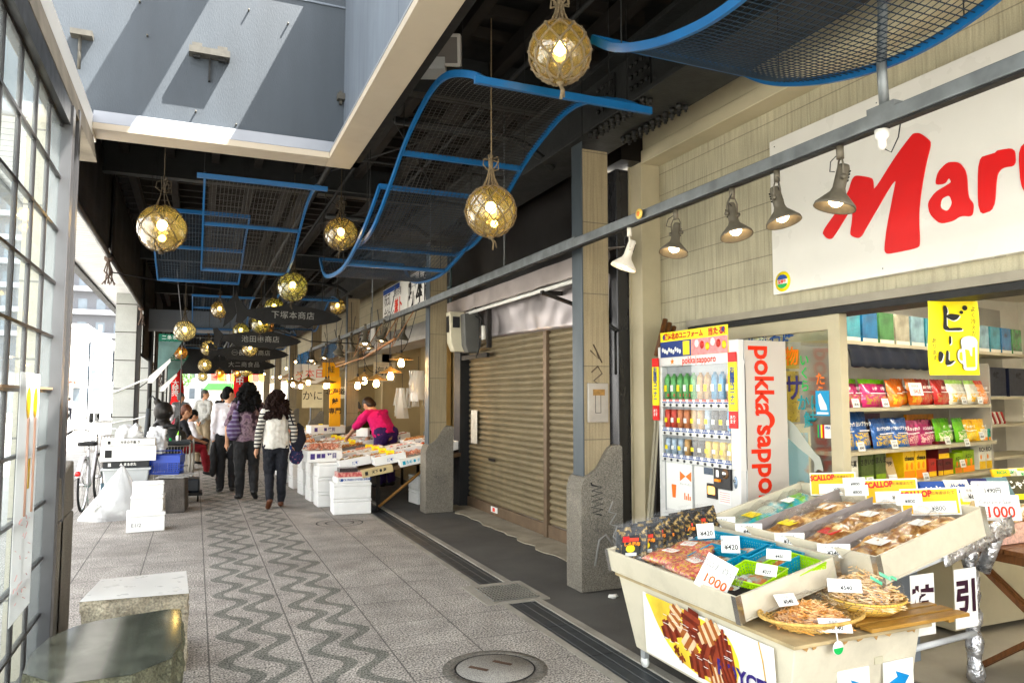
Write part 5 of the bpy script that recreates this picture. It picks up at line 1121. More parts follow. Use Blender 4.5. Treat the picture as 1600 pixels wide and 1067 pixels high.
# ---------------------------------------------------------------- snack shelves, rotated a little
D = Vector((.976, .216, 0)); Nn = Vector((.216, -.976, 0)); SO = Vector((4.95, 4.52, 0))
SM = Matrix(((D.x, -Nn.x, 0, SO.x), (D.y, -Nn.y, 0, SO.y), (0, 0, 1, 0), (0, 0, 0, 1)))   # local: x along shelf, y into the wall
def onshelf(o, x, y, z, rz=0):
    p = SM @ Vector((x, y, z)); o.location = p; o.rotation_euler = (0, 0, math.atan2(.216, .976) + rz)
su = thing('shelf_unit', 'cream wall shelves carrying rows of snack bags and boxes', 'shelves', tuple(SO)); su.rotation_euler = (0, 0, math.atan2(.216, .976)); OFF[su.name] = Vector((0, 0, 0))
b = MB()
for z, x0, x1, d in ((2.02, -.1, 3.9, .34), (1.455, -.05, 1.05, .34), (1.47, 1.06, 2.75, .36), (1.09, -.05, 2.85, .36), (.79, -.05, 2.9, .40)): b.box(x0, x1, 0, d, z - .03, z)
for z, x0, x1, d in ((1.55, 2.9, 4.4, .36), (1.25, 2.9, 4.4, .36), (.9, 2.9, 4.4, .36)): b.box(x0, x1, .1, d + .1, z - .03, z)
b.build('shelf_boards', creamp, su); MB().box(-.1, 4.4, .46, .49, .1, 2.6).box(2.86, 2.89, .05, .46, .1, 1.9).build('back_panel', mat('shelf_back', (.40, .38, .33), .6, 0, .06), su)
MB().box(-.1, 2.9, .06, .40, .1, .755).build('lower_cupboard', creamp, su)
m = MB(); nn = 60; vv = []
for j, (yy, zz) in enumerate(((-.02, 1.985), (-.06, 1.93), (-.08, 1.84), (-.08, 1.80))):
    for i in range(nn + 1):
        vv.append((-.05 + 1.75 * i / nn, yy + .008 * math.sin(i * .8), zz - (.012 * abs(math.sin(i * .55)) if j == 3 else 0)))
m.add(vv, [(j * (nn + 1) + i, j * (nn + 1) + i + 1, (j + 1) * (nn + 1) + i + 1, (j + 1) * (nn + 1) + i) for j in range(3) for i in range(nn)], 0, True)
aw = m.build('fabric_awning', mat('navy_cloth', (.010, .018, .045), .8, 0, .3, 9), None, solid=.004); aw.matrix_world = SM; tag(aw, 'dark navy scalloped cloth valance hung under the top shelf', 'valance')
def pouch(w, h, c1, c2, c3, name, pic=None, foil=.35):
    t = thing('snack_bag', '', 'snack bag', (0, 0, 0)); m = MB(); nx, nz = 8, 12; vv = []
    for s in (-1, 1):
        for j in range(nz + 1):
            for i in range(nx + 1):
                u = i / nx * 2 - 1; v = j / nz; pf = (1 - u ** 4) * math.sin(PI * min(1, (1 - v) * 1.0) ** .6) if v < 1 else 0
                pf = max(0, (1 - abs(u) ** 3)) * (math.sin(PI * v ** .55) if v > 0 else 0) * .9 + (.35 * (1 - abs(u) ** 3) if v < .08 else 0)
                x = u * w / 2 * (1 - .06 * math.sin(PI * v)); y = s * .055 * pf + .006 * noise.noise(Vector((x * 30, v * 9, s + len(name)))); vv.append((x, y, v * h + .004 * math.sin(i * 2.5) * (v > .9)))
    L = (nx + 1) * (nz + 1)
    for s in (0, 1):
        for j in range(nz):
            mi = 1 if j >= nz * .78 else (2 if (j < nz * .36 and j > 0 and s == 0) else 0)
            m.add([], [], 0)
            for i in range(nx):
                mm = mi if not (mi == 2 and (i < 1 or i > nx - 2)) else 0
                m.f.append([s * L + j * (nx + 1) + i, s * L + j * (nx + 1) + i + 1, s * L + (j + 1) * (nx + 1) + i + 1, s * L + (j + 1) * (nx + 1) + i]); m.m.append(mm); m.sm.append(True)
    m.v = [Vector(p) for p in vv]
    m.build('bag', [mat(name + '_a', c1, foil, .15, .18, 14, coat=.6, bump=.9, bscale=18), mat(name + '_b', c2, foil, .15, .12, 14, coat=.6, bump=.9, bscale=18), spots(name + '_pic', c3, c1, 45, .5, .35, .5)], t)
    g_ = MB(); mtxt(g_, pic or 'おつまみ', w * .13, frame((0, -.062, h * .62), 'S', rx=R(0)), 0, bold=.04)
    g_.box(-w * .25, w * .25, -.061, -.060, h * .44, h * .47, 0); g_.build('print', white, t)
    return t
BR = [('pink', (.62, .05, .19), (.25, .6, .08), (.45, .3, .08), 'いか', .2), ('orange', (.82, .22, .02), (.80, .22, .02), (.7, .5, .1), '焼鮭', .22), ('red', (.58, .02, .02), (.5, .02, .03), (.45, .2, .1), 'ほたて', .2), ('white', (.72, .70, .60), (.35, .55, .15), (.75, .45, .05), 'メロン', .2), ('salmon', (.8, .3, .12), (.65, .06, .03), (.75, .6, .5), 'とうきび', .21),
      ('blue', (.03, .14, .45), (.02, .10, .35), (.65, .45, .1), '白いブラック', .3), ('magenta', (.45, .03, .14), (.35, .05, .12), (.7, .45, .4), 'ハスカップ', .24), ('lime', (.18, .48, .03), (.10, .38, .02), (.75, .7, .5), '夕張', .24), ('yellow', (.8, .5, .02), (.8, .45, .02), (.8, .7, .2), 'チーズ', .22)]
proto = {}
for n_, a, b_, c, w_, h_ in BR: proto[n_] = [pouch(.26 if n_ != 'blue' else .33, .25 if n_ != 'blue' else .34, a, b_, c, n_, w_), 0]
def place_bag(kind, x, z, y, rz, lab, sc=1):
    p = proto[kind]; o = p[0] if p[1] == 0 else dup(p[0]); p[1] += 1
    onshelf(o, x, y, z, rz); o.rotation_euler = (R(-10), 0, o.rotation_euler[2]); o['label'] = lab; o['group'] = 'snack bags on the shop shelves'; o.scale = (sc,) * 3
POSW = ['first', 'second', 'third', 'fourth', 'fifth', 'sixth', 'seventh']
seq1 = [('pink', 4, .12, .21), ('orange', 3, .96, .18), ('red', 4, 1.46, .18), ('white', 3, 2.16, .2), ('salmon', 2, 2.76, .16)]
for kind, n_, x0, dx in seq1:
    for k in range(n_):
        place_bag(kind, x0 + k * dx + (.02 if k % 2 else 0), 1.457 if x0 + k * dx < 1.0 else 1.472, .08 + .05 * (k % 2), random.uniform(-.12, .12), '%s snack bag, %s of its colour along the upper shelf' % ({'pink': 'pink and green', 'orange': 'orange', 'red': 'red', 'white': 'white and yellow', 'salmon': 'orange and red topped'}[kind], POSW[k]))
seq2 = [('blue', 2, .16, .3, 1.0), ('blue', 3, .72, .17, .78), ('magenta', 4, 1.2, .16, .95), ('lime', 3, 1.84, .22, .98), ('yellow', 3, 2.4, .17, .9)]
cnt = {}
for kind, n_, x0, dx, s_ in seq2:
    for k in range(n_):
        c_ = cnt.get(kind, 0); cnt[kind] = c_ + 1
        place_bag(kind, x0 + k * dx, 1.092, .10 + .04 * (k % 2), random.uniform(-.2, .2), '%s foil snack bag, %s of its colour along the middle shelf' % ({'blue': 'blue and silver', 'magenta': 'magenta', 'lime': 'lime green', 'yellow': 'yellow'}[kind], POSW[c_]), s_)
def card(x, z, y, w_, h_, body, lab, rz=0, tilt=12, col=None, ic=None, M=None, sz=None, extra=None, grp='price cards'):
    t = thing('price_card', lab, 'price card', (0, 0, 0), grp)
    m = MB(); m.M = Matrix.Rotation(R(-tilt), 4, 'X'); m.box(-w_ / 2, w_ / 2, 0, .0015, 0, h_); m.build('card', col or white, t)
    g_ = MB(); g_.M = Matrix.Rotation(R(-tilt), 4, 'X')
    mtxt(g_, body, sz or h_ * .42, frame((w_ * .04, -.001, h_ * .32), 'S'), 0, bold=.02)
    mtxt(g_, extra or '乾物特選', h_ * .22, frame((-w_ * .05, -.001, h_ * .72), 'S'), 1)
    for k in range(3): g_.box(-w_ * .42, -w_ * .42 + w_ * .2 * (1 + k % 2), -.0012, -.0006, h_ * (.12 + .1 * k), h_ * (.135 + .1 * k), 1)
    g_.build('writing', [ic or ink, grayink], t)
    return t
def shelfcard(x, z, lab, body='¥540', **k):
    o = card(0, 0, 0, .11, .075, body, lab, grp='price cards on the shelves', **k); onshelf(o, x, -.01, z); return o
for x, z, l in ((.14, 1.46, 'white price card in front of the first pink bags'), (.62, 1.46, 'white price card before the last pink bag'), (2.14, 1.475, 'small white card before the white and yellow bags'), (2.5, 1.475, 'small white card before the last upper bags'), (.2, 1.095, 'white card leaning on the large blue bag'), (.75, 1.095, 'white card on the small blue bags'),
                (1.75, 1.095, 'white card tilted over the lime green bags'), (2.16, 1.06, 'white card hanging below the yellow bags'), (2.5, 1.12, 'white card right of the yellow bags'), (.33, .80, 'white card before the dark green boxes'), (1.3, .78, 'white card at the lower shelf edge'), (2.05, .86, 'tilted white card on the melon boxes')): shelfcard(x, z, l)
c = card(0, 0, 0, .2, .12, 'SALE', 'larger red and white card on the orange bags', ic=redp); onshelf(c, 1.16, -.02, 1.56, -.1)
def sbox(x, z, w_, h_, d_, col, lab, word, acc, y=.06, rz=0, dots=0, tilt=0, bh=.30):
    t = thing('snack_box', lab, 'snack box', (0, 0, 0), 'boxed snacks on the shop shelves'); b = MB(); b.M = Matrix.Rotation(R(-tilt), 4, 'X')
    b.box(-w_ / 2, w_ / 2, 0, d_, 0, h_).build('box', col, t, bevel=.002); g_ = MB(); g_.M = b.M; mtxt(g_, word, h_ * .22, frame((0, -.002, h_ * .72), 'S'), 1, bold=.03)
    g_.box(-w_ / 2 + .004, w_ / 2 - .004, -.0015, -.0005, .004, h_ * bh, 0)
    if dots:
        for k in range(dots): g_.ball((w_ * (-.22 + .44 * (k % 2)), -.002, h_ * (.46 if k < 2 else .2)), min(w_, h_) * .13, 12, 2, (1, .1, 1.3))
    g_.build('print', [acc, ink if word != 'POTATO' else white, orange], t); onshelf(t, x + .12, y, z, rz); return t
cy2 = mat('box_yellow', (.80, .52, .02), .45, 0, .1, 20); cg = mat('box_green', (.12, .16, .05), .5, 0, .3, 30); cr_ = mat('box_maroon', (.20, .02, .02), .45, 0, .1); cw = mat('box_white', (.70, .68, .58), .5, 0, .05); clm = mat('box_lime', (.28, .42, .05), .5, 0, .2, 20)
sbox(.05, .792, .16, .26, .05, cw, 'white leaflet box with a blue edge at the left of the lower shelf', '銘菓', orange)
sbox(.28, .792, .2, .27, .06, cg, 'dark green pack on the lower shelf, left of another', 'さきいか', clm); sbox(.5, .792, .17, .28, .06, cg, 'dark green pack with pale vertical lettering', 'まんま', clm); sbox(.72, .792, .15, .22, .04, mat('kraft_box', (.5, .38, .22), .6, 0, .1), 'kraft brown leaning box with a card on it', '珍味', white, tilt=14)
sbox(1.0, .792, .2, .27, .16, cy2, 'large yellow and orange cheese box on the lower shelf, left one', 'cheese', orange, dots=2); sbox(1.22, .792, .2, .27, .16, cy2, 'large yellow and orange cheese box on the lower shelf, right one', 'cheese', orange, dots=2)
sbox(1.44, .792, .15, .17, .14, mat('box_red', (.5, .04, .02), .45, 0, .1), 'red snack box beside the cheese boxes', 'いか', cy2); sbox(1.68, .95, .22, .17, .12, cr_, 'maroon and cream box stacked on top of another', 'ROYAL', cy2); sbox(1.76, .792, .2, .155, .12, cr_, 'maroon and cream box underneath the stacked one', 'ROYAL', cy2); sbox(1.6, .792, .1, .155, .12, cr_, 'narrow maroon box in the lower row', 'チョコ', cy2)
sbox(1.98, .792, .16, .2, .1, clm, 'lime and orange jelly box, narrow one', 'メロン', orange, dots=2); sbox(2.2, .792, .26, .22, .1, clm, 'lime and orange melon box, wide one', 'メロン', orange, dots=2)
sbox(2.52, .80, .15, .28, .08, cw, 'tall white box with an orange melon picture, left one', 'RICH', cy2, dots=1); sbox(2.68, .80, .15, .28, .08, cw, 'tall white box with an orange melon picture, right one', 'RICH', cy2, dots=1)
sbox(1.75, 1.093, .55, .28, .03, mat('poster_or', (.62, .25, .06), .4, 0, .35, 12), 'orange picture board standing behind the lime green bags', '北海道限定', orange, y=.3); sbox(.78, 1.093, .38, .3, .03, mat('poster_nv', (.12, .03, .08), .4, 0, .3, 12), 'dark red and blue board standing behind the small blue bags', '函館', red, y=.3)
sbox(2.62, 1.093, .1, .12, .08, cw, 'small cream and orange box at the right end of the middle shelf', '蜜', orange); sbox(2.74, 1.093, .1, .12, .08, mat('box_teal', (.02, .35, .25), .5, 0, .1), 'small teal box at the right end of the middle shelf', '昆布', orange)
sbox(3.15, 1.552, .52, .32, .06, mat('box_navy', (.01, .018, .06), .35, 0, .1), 'dark navy gift box with a white triangle, right side shelf', '金撰', white, y=.14, bh=.02); sbox(3.75, 1.552, .5, .32, .06, mat('box_navy', (.01, .018, .06)), 'second dark navy gift box, cut by the picture edge', '金撰', white, y=.14, bh=.02)
pk = [mat('pic_%d' % i, c, .2, 0, .5, 7, coat=.7, bump=.5, bscale=12) for i, c in enumerate(((.10, .35, .42), (.12, .30, .12), (.30, .45, .5), (.05, .22, .45), (.45, .42, .32)))]
random.seed(9)
for i in range(13):
    sbox(.1 + i * .285, 2.022, .25, .28, .05, pk[(i * 3) % 5], 'wrapped picture box with a landscape, %s from the left on the top shelf' % (ORD + ['thirteenth'])[i].replace('nearest', 'first'), '', cw, y=.05, bh=.13)
for i in range(8):
    t = thing('biscuit_pack', 'red and cream wrapped biscuit pack, %s in the slanted row on the right side shelf' % ORD[i].replace('nearest', 'first'), 'biscuit pack', (0, 0, 0), 'biscuit packs in a slanted row'); b = MB(); b.M = Matrix.Rotation(R(-38), 4, 'Y'); b.box(-.012, .012, 0, .16, 0, .15, i % 2); b.build('pack', [cw, mat('box_red', (.5, .04, .02))], t); onshelf(t, 3.05 + i * .06, .14, 1.258)
# beer banner hung in the opening
bn = thing('beer_banner', 'yellow hanging banner with black brush strokes and a beer mug', 'banner', (0, 0, 0)); c_ = Vector((3.99, 2.87, 1.885))
BMx = Matrix.Translation(c_) @ Matrix.Rotation(R(-23), 4, 'Z')
OFF[bn.name] = Vector((0, 0, 0)); W2, H2 = .145, .212
m = MB(); m.M = BMx; vv = []
for j in range(9):
    for i in range(7): u, v = i / 6 * 2 - 1, j / 8 * 2 - 1; vv.append((u * W2 + .004 * math.sin(v * 3), .006 * math.sin(u * 4 + v * 2), v * H2))
m.add(vv, [(j * 7 + i, j * 7 + i + 1, j * 7 + i + 8, j * 7 + i + 7) for j in range(8) for i in range(6)], 0, True); m.build('sheet', yellow, bn)
m = MB(); m.M = BMx @ Matrix.Scale(.93, 4)
def st_(pts, dx=0, mi=0, y=-.012): m.prism([(a + dx, b - dx) for a, b in chaikin(pts, 1)], 'y', y, y + .002, mi)
HI = [[(-.065, .20), (-.045, .20), (-.035, .165), (-.045, .14), (-.045, .06), (.03, .065), (.05, .06), (.048, .045), (-.055, .045), (-.07, .06), (-.062, .12)], [(-.045, .14), (-.02, .15), (.02, .145), (.04, .14), (.02, .115), (-.005, .105), (-.045, .125)],
      [(-.035, .015), (-.022, .01), (-.022, -.03), (-.032, -.042), (-.037, -.04)], [(-.10, -.08), (-.085, -.085), (-.072, -.1), (-.085, -.14), (-.1, -.15), (-.108, -.13)], [(-.055, -.075), (-.04, -.08), (-.045, -.145), (.0, -.135), (-.03, -.165), (-.065, -.17), (-.06, -.11)]]
for p in HI: st_(p, .006, 1, -.0115); st_(p, 0, 0, -.0135)
for x, z, r_ in ((.07, .185, .016), (.048, .158, .011)): m.prism([(x + r_ * math.cos(a), z + r_ * math.sin(a)) for a in [i * PI / 8 for i in range(16)]], 'y', -.0135, -.0115, 0)
mtxt(m, 'よ\nく\n冷\nえ\nた', .036, frame((.12, -.0135, .10), 'S'), 0, line=1.05); mtxt(m, 'あ\nり\nま\nす\n。', .034, frame((-.128, -.0135, -.09), 'S'), 0, line=1.05)
MUG = [(.035, -.02), (.045, .0), (.08, .012), (.12, .005), (.138, -.02), (.135, -.05), (.128, -.19), (.11, -.2), (.06, -.2), (.045, -.19), (.045, -.16), (.03, -.155), (.012, -.13), (.012, -.09), (.025, -.07), (.042, -.07)]
m.prism(chaikin([(x + (.004 if x > .08 else -.004), z) for x, z in MUG], 1), 'y', -.013, -.0115, 0); m.prism(chaikin(MUG, 1), 'y', -.015, -.013, 1)
m.prism([(.058, -.07), (.082, -.075), (.09, -.11), (.1, -.115), (.104, -.06), (.12, -.055), (.118, -.18), (.062, -.182)], 'y', -.0165, -.015, 2); m.prism([(.024, -.09), (.04, -.085), (.042, -.14), (.028, -.14), (.02, -.125)], 'y', -.0165, -.015, 2)
m.build('artwork', [ink, white, yellow], bn); m = MB(); m.M = BMx
for x in (-.13, .13): m.tube([(x, 0, H2), (x, 0, H2 + .02)], .0015, 4)
m.build('string', darkpl, bn)
# ---------------------------------------------------------------- front display cart
cw_ = mat('cart_white', (.60, .555, .45), .5, 0, .07, 2, coat=.08, dirt=.30)
ct = thing('display_cart', 'low cream display cart on casters with a potato chip poster on its long side', 'cart', (2.7, 3.2, 0))
b = MB(); b.hexa([(2.385, 2.55, .10), (3.12, 2.55, .10), (3.12, 3.76, .10), (2.40, 3.76, .10)], [(2.36, 2.47, .485), (3.16, 2.50, .485), (3.16, 3.88, .485), (2.36, 3.88, .485)]); b.build('cabinet', cw_, ct, bevel=.006)
ch_ = MB(); random.seed(12)
for k in range(9):
    x = 2.40 + k * .085 + random.uniform(-.03, .03); w_ = random.uniform(.015, .05); ch_.prism([(x, .484), (x + w_, .484), (x + w_ * .7, .484 - random.uniform(.006, .022)), (x + w_ * .2, .484 - random.uniform(.004, .016))], 'y', 2.4665, 2.470)
ch_.build('chipped_paint', mat('bare_wood', (.42, .26, .12), .8, 0, .2, 20), ct)
MB().box(2.345, 3.18, 2.455, 3.9, .486, .502).build('worktop', mat('worn_top', (.45, .36, .22), .6, 0, .3, 6, dirt=.3), ct, bevel=.003)
for x, y in ((2.42, 3.70), (3.0, 3.7), (2.42, 2.62), (3.0, 2.62)):
    c = MB().box(x - .015, x + .015, y - .02, y + .02, .055, .10).build('caster', greypl, ct); MB().lathe([(.03, -.01), (.032, 0), (.03, .01)], 16, M=Matrix.Translation((x, y, .034)) @ Matrix.Rotation(R(90), 4, 'Y')).build('wheel', white, c)
# poster on the long side, slanted with it
PM = Matrix(((0, .055, -1, 2.3585), (-1, 0, 0, 3.62), (0, 1, 0, .46), (0, 0, 0, 1)))
PM = Matrix.Translation((2.372, 3.60, .13)) @ Matrix.Rotation(R(-3.6), 4, 'Y') @ ori('W').to_4x4()
ps = MB(); ps.M = PM; ps.box(0, 1.02, 0, .33, .003, .006, 0)
ps.prism(chaikin([(.02, .33), (.10, .33), (.34, .33), (.52, .32), (.72, .30), (.80, .18), (.74, .04), (.60, .02), (.44, .03), (.30, .06), (.20, .12), (.12, .2), (.06, .28)], 2), 'z', .0065, .008, 1)
pstr = ps.build('poster', [paper, mat('poster_gold', (.80, .58, .14), .45, 0, .35, 5)], ct)
def chip(cx, cy_, w, h, rot, c1, c2, n_=7, z=.009):
    m = MB(); m.M = PM @ Matrix.Translation((cx, cy_, 0)) @ Matrix.Rotation(R(rot), 4, 'Z')
    for k in range(n_):
        x = -w / 2 + w * k / n_; s_ = math.sqrt(max(.12, 1 - (2 * (k + .5) / n_ - 1) ** 2)); sh = .01 * math.sin(k * 1.9)
        m.prism([(x, -h / 2 * s_ + sh), (x + w / n_ * 1.01, -h / 2 * s_ + sh), (x + w / n_ * 1.01, h / 2 * s_ + sh), (x, h / 2 * s_ + sh)], 'z', z, z + .001 + .0004 * (k % 2), k % 2)
    m.build('chip_picture', [c1, c2], pstr)
ch1 = mat('chip_choc', (.22, .03, .015), .35, 0, .25, 25); ch2 = mat('chip_choc2', (.35, .07, .04), .35, 0, .25, 25); chw = mat('chip_pale', (.68, .50, .34), .5, 0, .15, 30); chp = mat('chip_line', (.42, .14, .05), .5, 0, .1)
for a in ((.30, .27, .16, .10, 60, chw, chp), (.27, .20, .20, .12, 25, ch1, ch2), (.44, .26, .18, .16, 80, ch1, ch2), (.58, .27, .18, .11, 35, chw, chp), (.41, .17, .20, .09, -40, chw, chp), (.57, .19, .2, .13, -25, ch1, ch2), (.69, .20, .12, .22, 12, ch2, ch1), (.50, .09, .18, .12, 10, ch1, ch2), (.60, .09, .12, .16, 20, chw, chp), (.34, .07, .05, .035, 20, ch1, ch2), (.30, .10, .05, .035, -30, ch1, ch1), (.71, .10, .1, .09, 30, ch1, ch2)): chip(*a, z=.009 + random.uniform(0, .003))
m = MB(); m.M = PM
for k in range(26): m.cb((random.uniform(.2, .74), random.uniform(.08, .3), .0145), (random.uniform(.02, .05), .0025, .001), 0, Matrix.Rotation(random.uniform(-.9, .3), 4, 'Z') if False else None)
mtxt(m, "ROYCE'", .10, Matrix.Translation((.80, .125, .012)), 1, bold=.035); mtxt(m, 'www.royce.com', .022, Matrix.Translation((.84, .055, .012)), 2)
m.tube([(.93, .01, .009), (.965, .12, .009), (.95, .25, .009), (.93, .33, .009)], .003, 4, 3); m.build('poster_print', [white, mat('royal', (.06, .03, .30), .5, 0, 0), grayink, mat('gold_line', (.55, .35, .1), .4, .3, 0)], pstr)
# arrows stuck on the end panel
for i, (x, l) in enumerate(((2.64, 0), (2.92, 1))):
    m = MB().box(x, x + .19, 2.508, 2.514, .16, .34, 0); m.prism([(x + .02, .19), (x + .09, .215), (x + .085, .185), (x + .16, .265), (x + .075, .295), (x + .085, .268), (x + .02, .245)], 'y', 2.505, 2.5075, 1); m.box(x - .05, x + .0, 2.509, 2.513, .34, .37, 2); m.build('arrow_notice', [paper, mat('arrow_blue', (.0, .28, .62), .5, 0, .1), mat('old_tape', (.5, .47, .36), .5, 0, .1)], ct)
def traymat(o, t): return Matrix(((0, math.cos(t), -math.sin(t), o[0]), (-1, 0, 0, o[1]), (0, math.sin(t), math.cos(t), o[2]), (0, 0, 0, 1)))
T1 = traymat((2.315, 3.91, .515), R(12.2)); T2 = traymat((3.0, 3.82, .655), R(13.5))
def tray(M, w, d, h, lab, lanes=()):
    t = thing('display_tray', lab, 'tray', (0, 0, 0)); m = MB(); m.M = M; th = .014
    m.box(0, w, 0, d, 0, .01); m.box(0, w, 0, th, .0105, h); m.box(0, w, d - th, d, .0105, h); m.box(0, th, th, d - th, .0105, h); m.box(w - th, w, th, d - th, .0105, h); m.build('sides', cw_, t, bevel=.003)
    c = MB(); c.M = M
    for x, y in ((0, 0), (w, 0), (w, d), (0, d)):
        sx, sy = (1 if x == 0 else -1), (1 if y == 0 else -1); c.box(min(x - sx * .004, x + sx * .028), max(x - sx * .004, x + sx * .028), min(y - sy * .004, y), max(y - sy * .004, y), -.004, h + .004); c.box(min(x - sx * .004, x), max(x - sx * .004, x), min(y, y + sy * .028), max(y, y + sy * .028), -.004, h + .004)
    c.build('corner_bracket', chrome, t, split=True)
    if lanes:
        l = MB(); l.M = M
        for x in lanes: l.box(x, x + .006, th + .002, d - th - .002, .011, h - .005)
        l.build('divider', mat('divider_grey', (.36, .33, .32), .4, 0, .1), t)
    return t
tr1 = tray(T1, 1.16, .64, .125, 'front cream tray tilted toward the walkway, full of packs and small baskets')
tr2 = tray(T2, 1.25, .80, .145, 'rear cream tray, higher and divided in lanes of dried scallops', (.33, .62, .93))
def put(o, M, x, y, z, rz=0, tilt=0):
    o.matrix_world = M @ Matrix.Translation((x, y, z)) @ Matrix.Rotation(R(rz), 4, 'Z') @ Matrix.Rotation(R(tilt), 4, 'X'); return o
# seaweed packs
film = glass('film', (.98, .98, .98), .045, 0, (.9, .9, .9), .16, 1)
def seaweed():
    t = thing('seaweed_pack', '', 'food pack', (0, 0, 0), 'black seaweed packs in a leaning row'); MB().box(-.1, .1, 0, .012, .005, .26).build('contents', spots('nori', (.004, .005, .004), (.42, .28, .10), 30, .56, .4, .5, (.6, .55, .42), .5), t, bevel=.004)
    m = MB(); nx = 8; vv = [(-.115 + .23 * i / nx, -.006 + .006 * noise.noise(Vector((i * .7, j * .6, 1))), .285 * j / 8) for j in range(9) for i in range(nx + 1)]; m.add(vv, [(j * 9 + i, j * 9 + i + 1, j * 9 + i + 10, j * 9 + i + 9) for j in range(8) for i in range(nx)], 0, True); m.build('film', film, t)
    l = MB().box(-.055, .055, -.009, -.008, .08, .20, 0); l.box(-.05, -.01, -.0105, -.009, .16, .195, 1); l.ball((.0, -.009, .12), .03, 10, 2, (1, .1, .8)); l.box(-.03, .04, -.0105, -.009, .075, .095, 3); mtxt(l, 'しそ昆布', .026, frame((.01, -.012, .145), 'S'), 4, bold=.04); l.box(-.01, .05, -.0105, -.009, .165, .185, 5); l.build('label', [mat('nori_lab', (.03, .03, .03), .4, 0, .2), red, yellow, white, orange, redp], t); return t
sp0 = seaweed()
for k in range(12):
    o = sp0 if k == 0 else dup(sp0); put(o, T1, .14 + .012 * (k % 3) + k * .006, .06 + k * .046, .015, 44 + k * 1.0 + random.uniform(-7, 7), -42 + random.uniform(-5, 4)); o['label'] = 'black seaweed pack, %s from the front of the leaning row' % (ORD[k].replace('nearest', 'first'))
def puff(w, d, h, m0, name, seed=0, lump=.3):
    m = MB(); n = 22; vv = []
    for s in (1, -1):
        for j in range(n + 1):
            for i in range(n + 1):
                u, v = i / n * 2 - 1, j / n * 2 - 1; e = max(0, (1 - abs(u) ** 3.2)) * max(0, (1 - abs(v) ** 3.2)); z = h * .5 * s * (e ** .5) + (h * lump * e * noise.noise(Vector((u * 3.5 + seed, v * 3.5, s))) if s > 0 else 0)
                vv.append((u * w / 2, v * d / 2, z + h * .5))
    L = (n + 1) ** 2; m.add(vv, [tuple((s * L + a) for a in (j * (n + 1) + i, j * (n + 1) + i + 1, (j + 1) * (n + 1) + i + 1, (j + 1) * (n + 1) + i)) for s in (0, 1) for j in range(n) for i in range(n)], 0, True)
    return m
pinkc = spots('pink_mix', (.68, .16, .13), (.75, .34, .26), 60, .48, .35, .6, (.70, .5, .1), .7)
for i, (x, y, rz, l) in enumerate(((.40, .19, 8, 'flat clear bag of pink shrimp mix, the larger one at the front edge'), (.64, .17, -6, 'flat clear bag of pink shrimp mix beside the larger one'), (.40, .33, 20, 'clear bag of pink shrimp mix behind the other two'))):
    t = thing('shrimp_bag', l, 'food bag', (0, 0, 0), 'bags of pink shrimp mix'); puff(.25, .21, .06, 0, '', i * 4).build('contents', pinkc, t)
    f_ = puff(.30, .25, .068, 0, '', i + 2, .5); f_.build('film', film, t); lb = MB().box(-.05, .03, -.02, .03, .064, .067); lb.build('label', paper, t); text('桜えび', .022, redp, t, Matrix.Translation((-.01, .005, .0675))); put(t, T1, x, y, .065, rz, -6 + 4 * i); t.matrix_world = t.matrix_world @ Matrix.Scale(1.08, 4)
def perf_basket(col, w=.26, d=.20, h=.09):
    t = thing('plastic_basket', '', 'basket', (0, 0, 0), 'small perforated plastic baskets'); m = MB(); tp = .012
    def side(p0, p1, q0, q1, nrm, n_):   # wall with a real grid of holes
        for r_ in range(6):
            a = r_ / 6; b_ = a + .09
            P = lambda u, v: Vector(p0).lerp(Vector(p1), u).lerp(Vector(q0).lerp(Vector(q1), u), v)
            m.add([P(0, a), P(1, a), P(1, b_), P(0, b_)], [(0, 1, 2, 3)])
        for c in range(n_ + 1):
            u = c / n_; du = .5 / n_ * .62; m.add([P(max(0, u - du), 0), P(min(1, u + du), 0), P(min(1, u + du), .93), P(max(0, u - du), .93)], [(0, 1, 2, 3)])
        m.add([P(0, .86), P(1, .86), P(1, 1), P(0, 1)], [(0, 1, 2, 3)])
    B = [(-w / 2 + tp, -d / 2 + tp, 0), (w / 2 - tp, -d / 2 + tp, 0), (w / 2 - tp, d / 2 - tp, 0), (-w / 2 + tp, d / 2 - tp, 0)]; Tq = [(-w / 2, -d / 2, h), (w / 2, -d / 2, h), (w / 2, d / 2, h), (-w / 2, d / 2, h)]
    for i in range(4): side(B[i], B[(i + 1) % 4], Tq[i], Tq[(i + 1) % 4], 0, 14 if i % 2 == 0 else 10)
    m.poly(B); m.tube([Vector(p) for p in Tq] + [Vector(Tq[0])], .0045, 6); m.build('body', col, t, solid=.002); return t
bkb = mat('basket_blue', (.0, .33, .52), .35, 0, .05); bkg = mat('basket_lime', (.38, .62, .0), .35, 0, .05)
PB = perf_basket(bkb); PG = perf_basket(bkg)
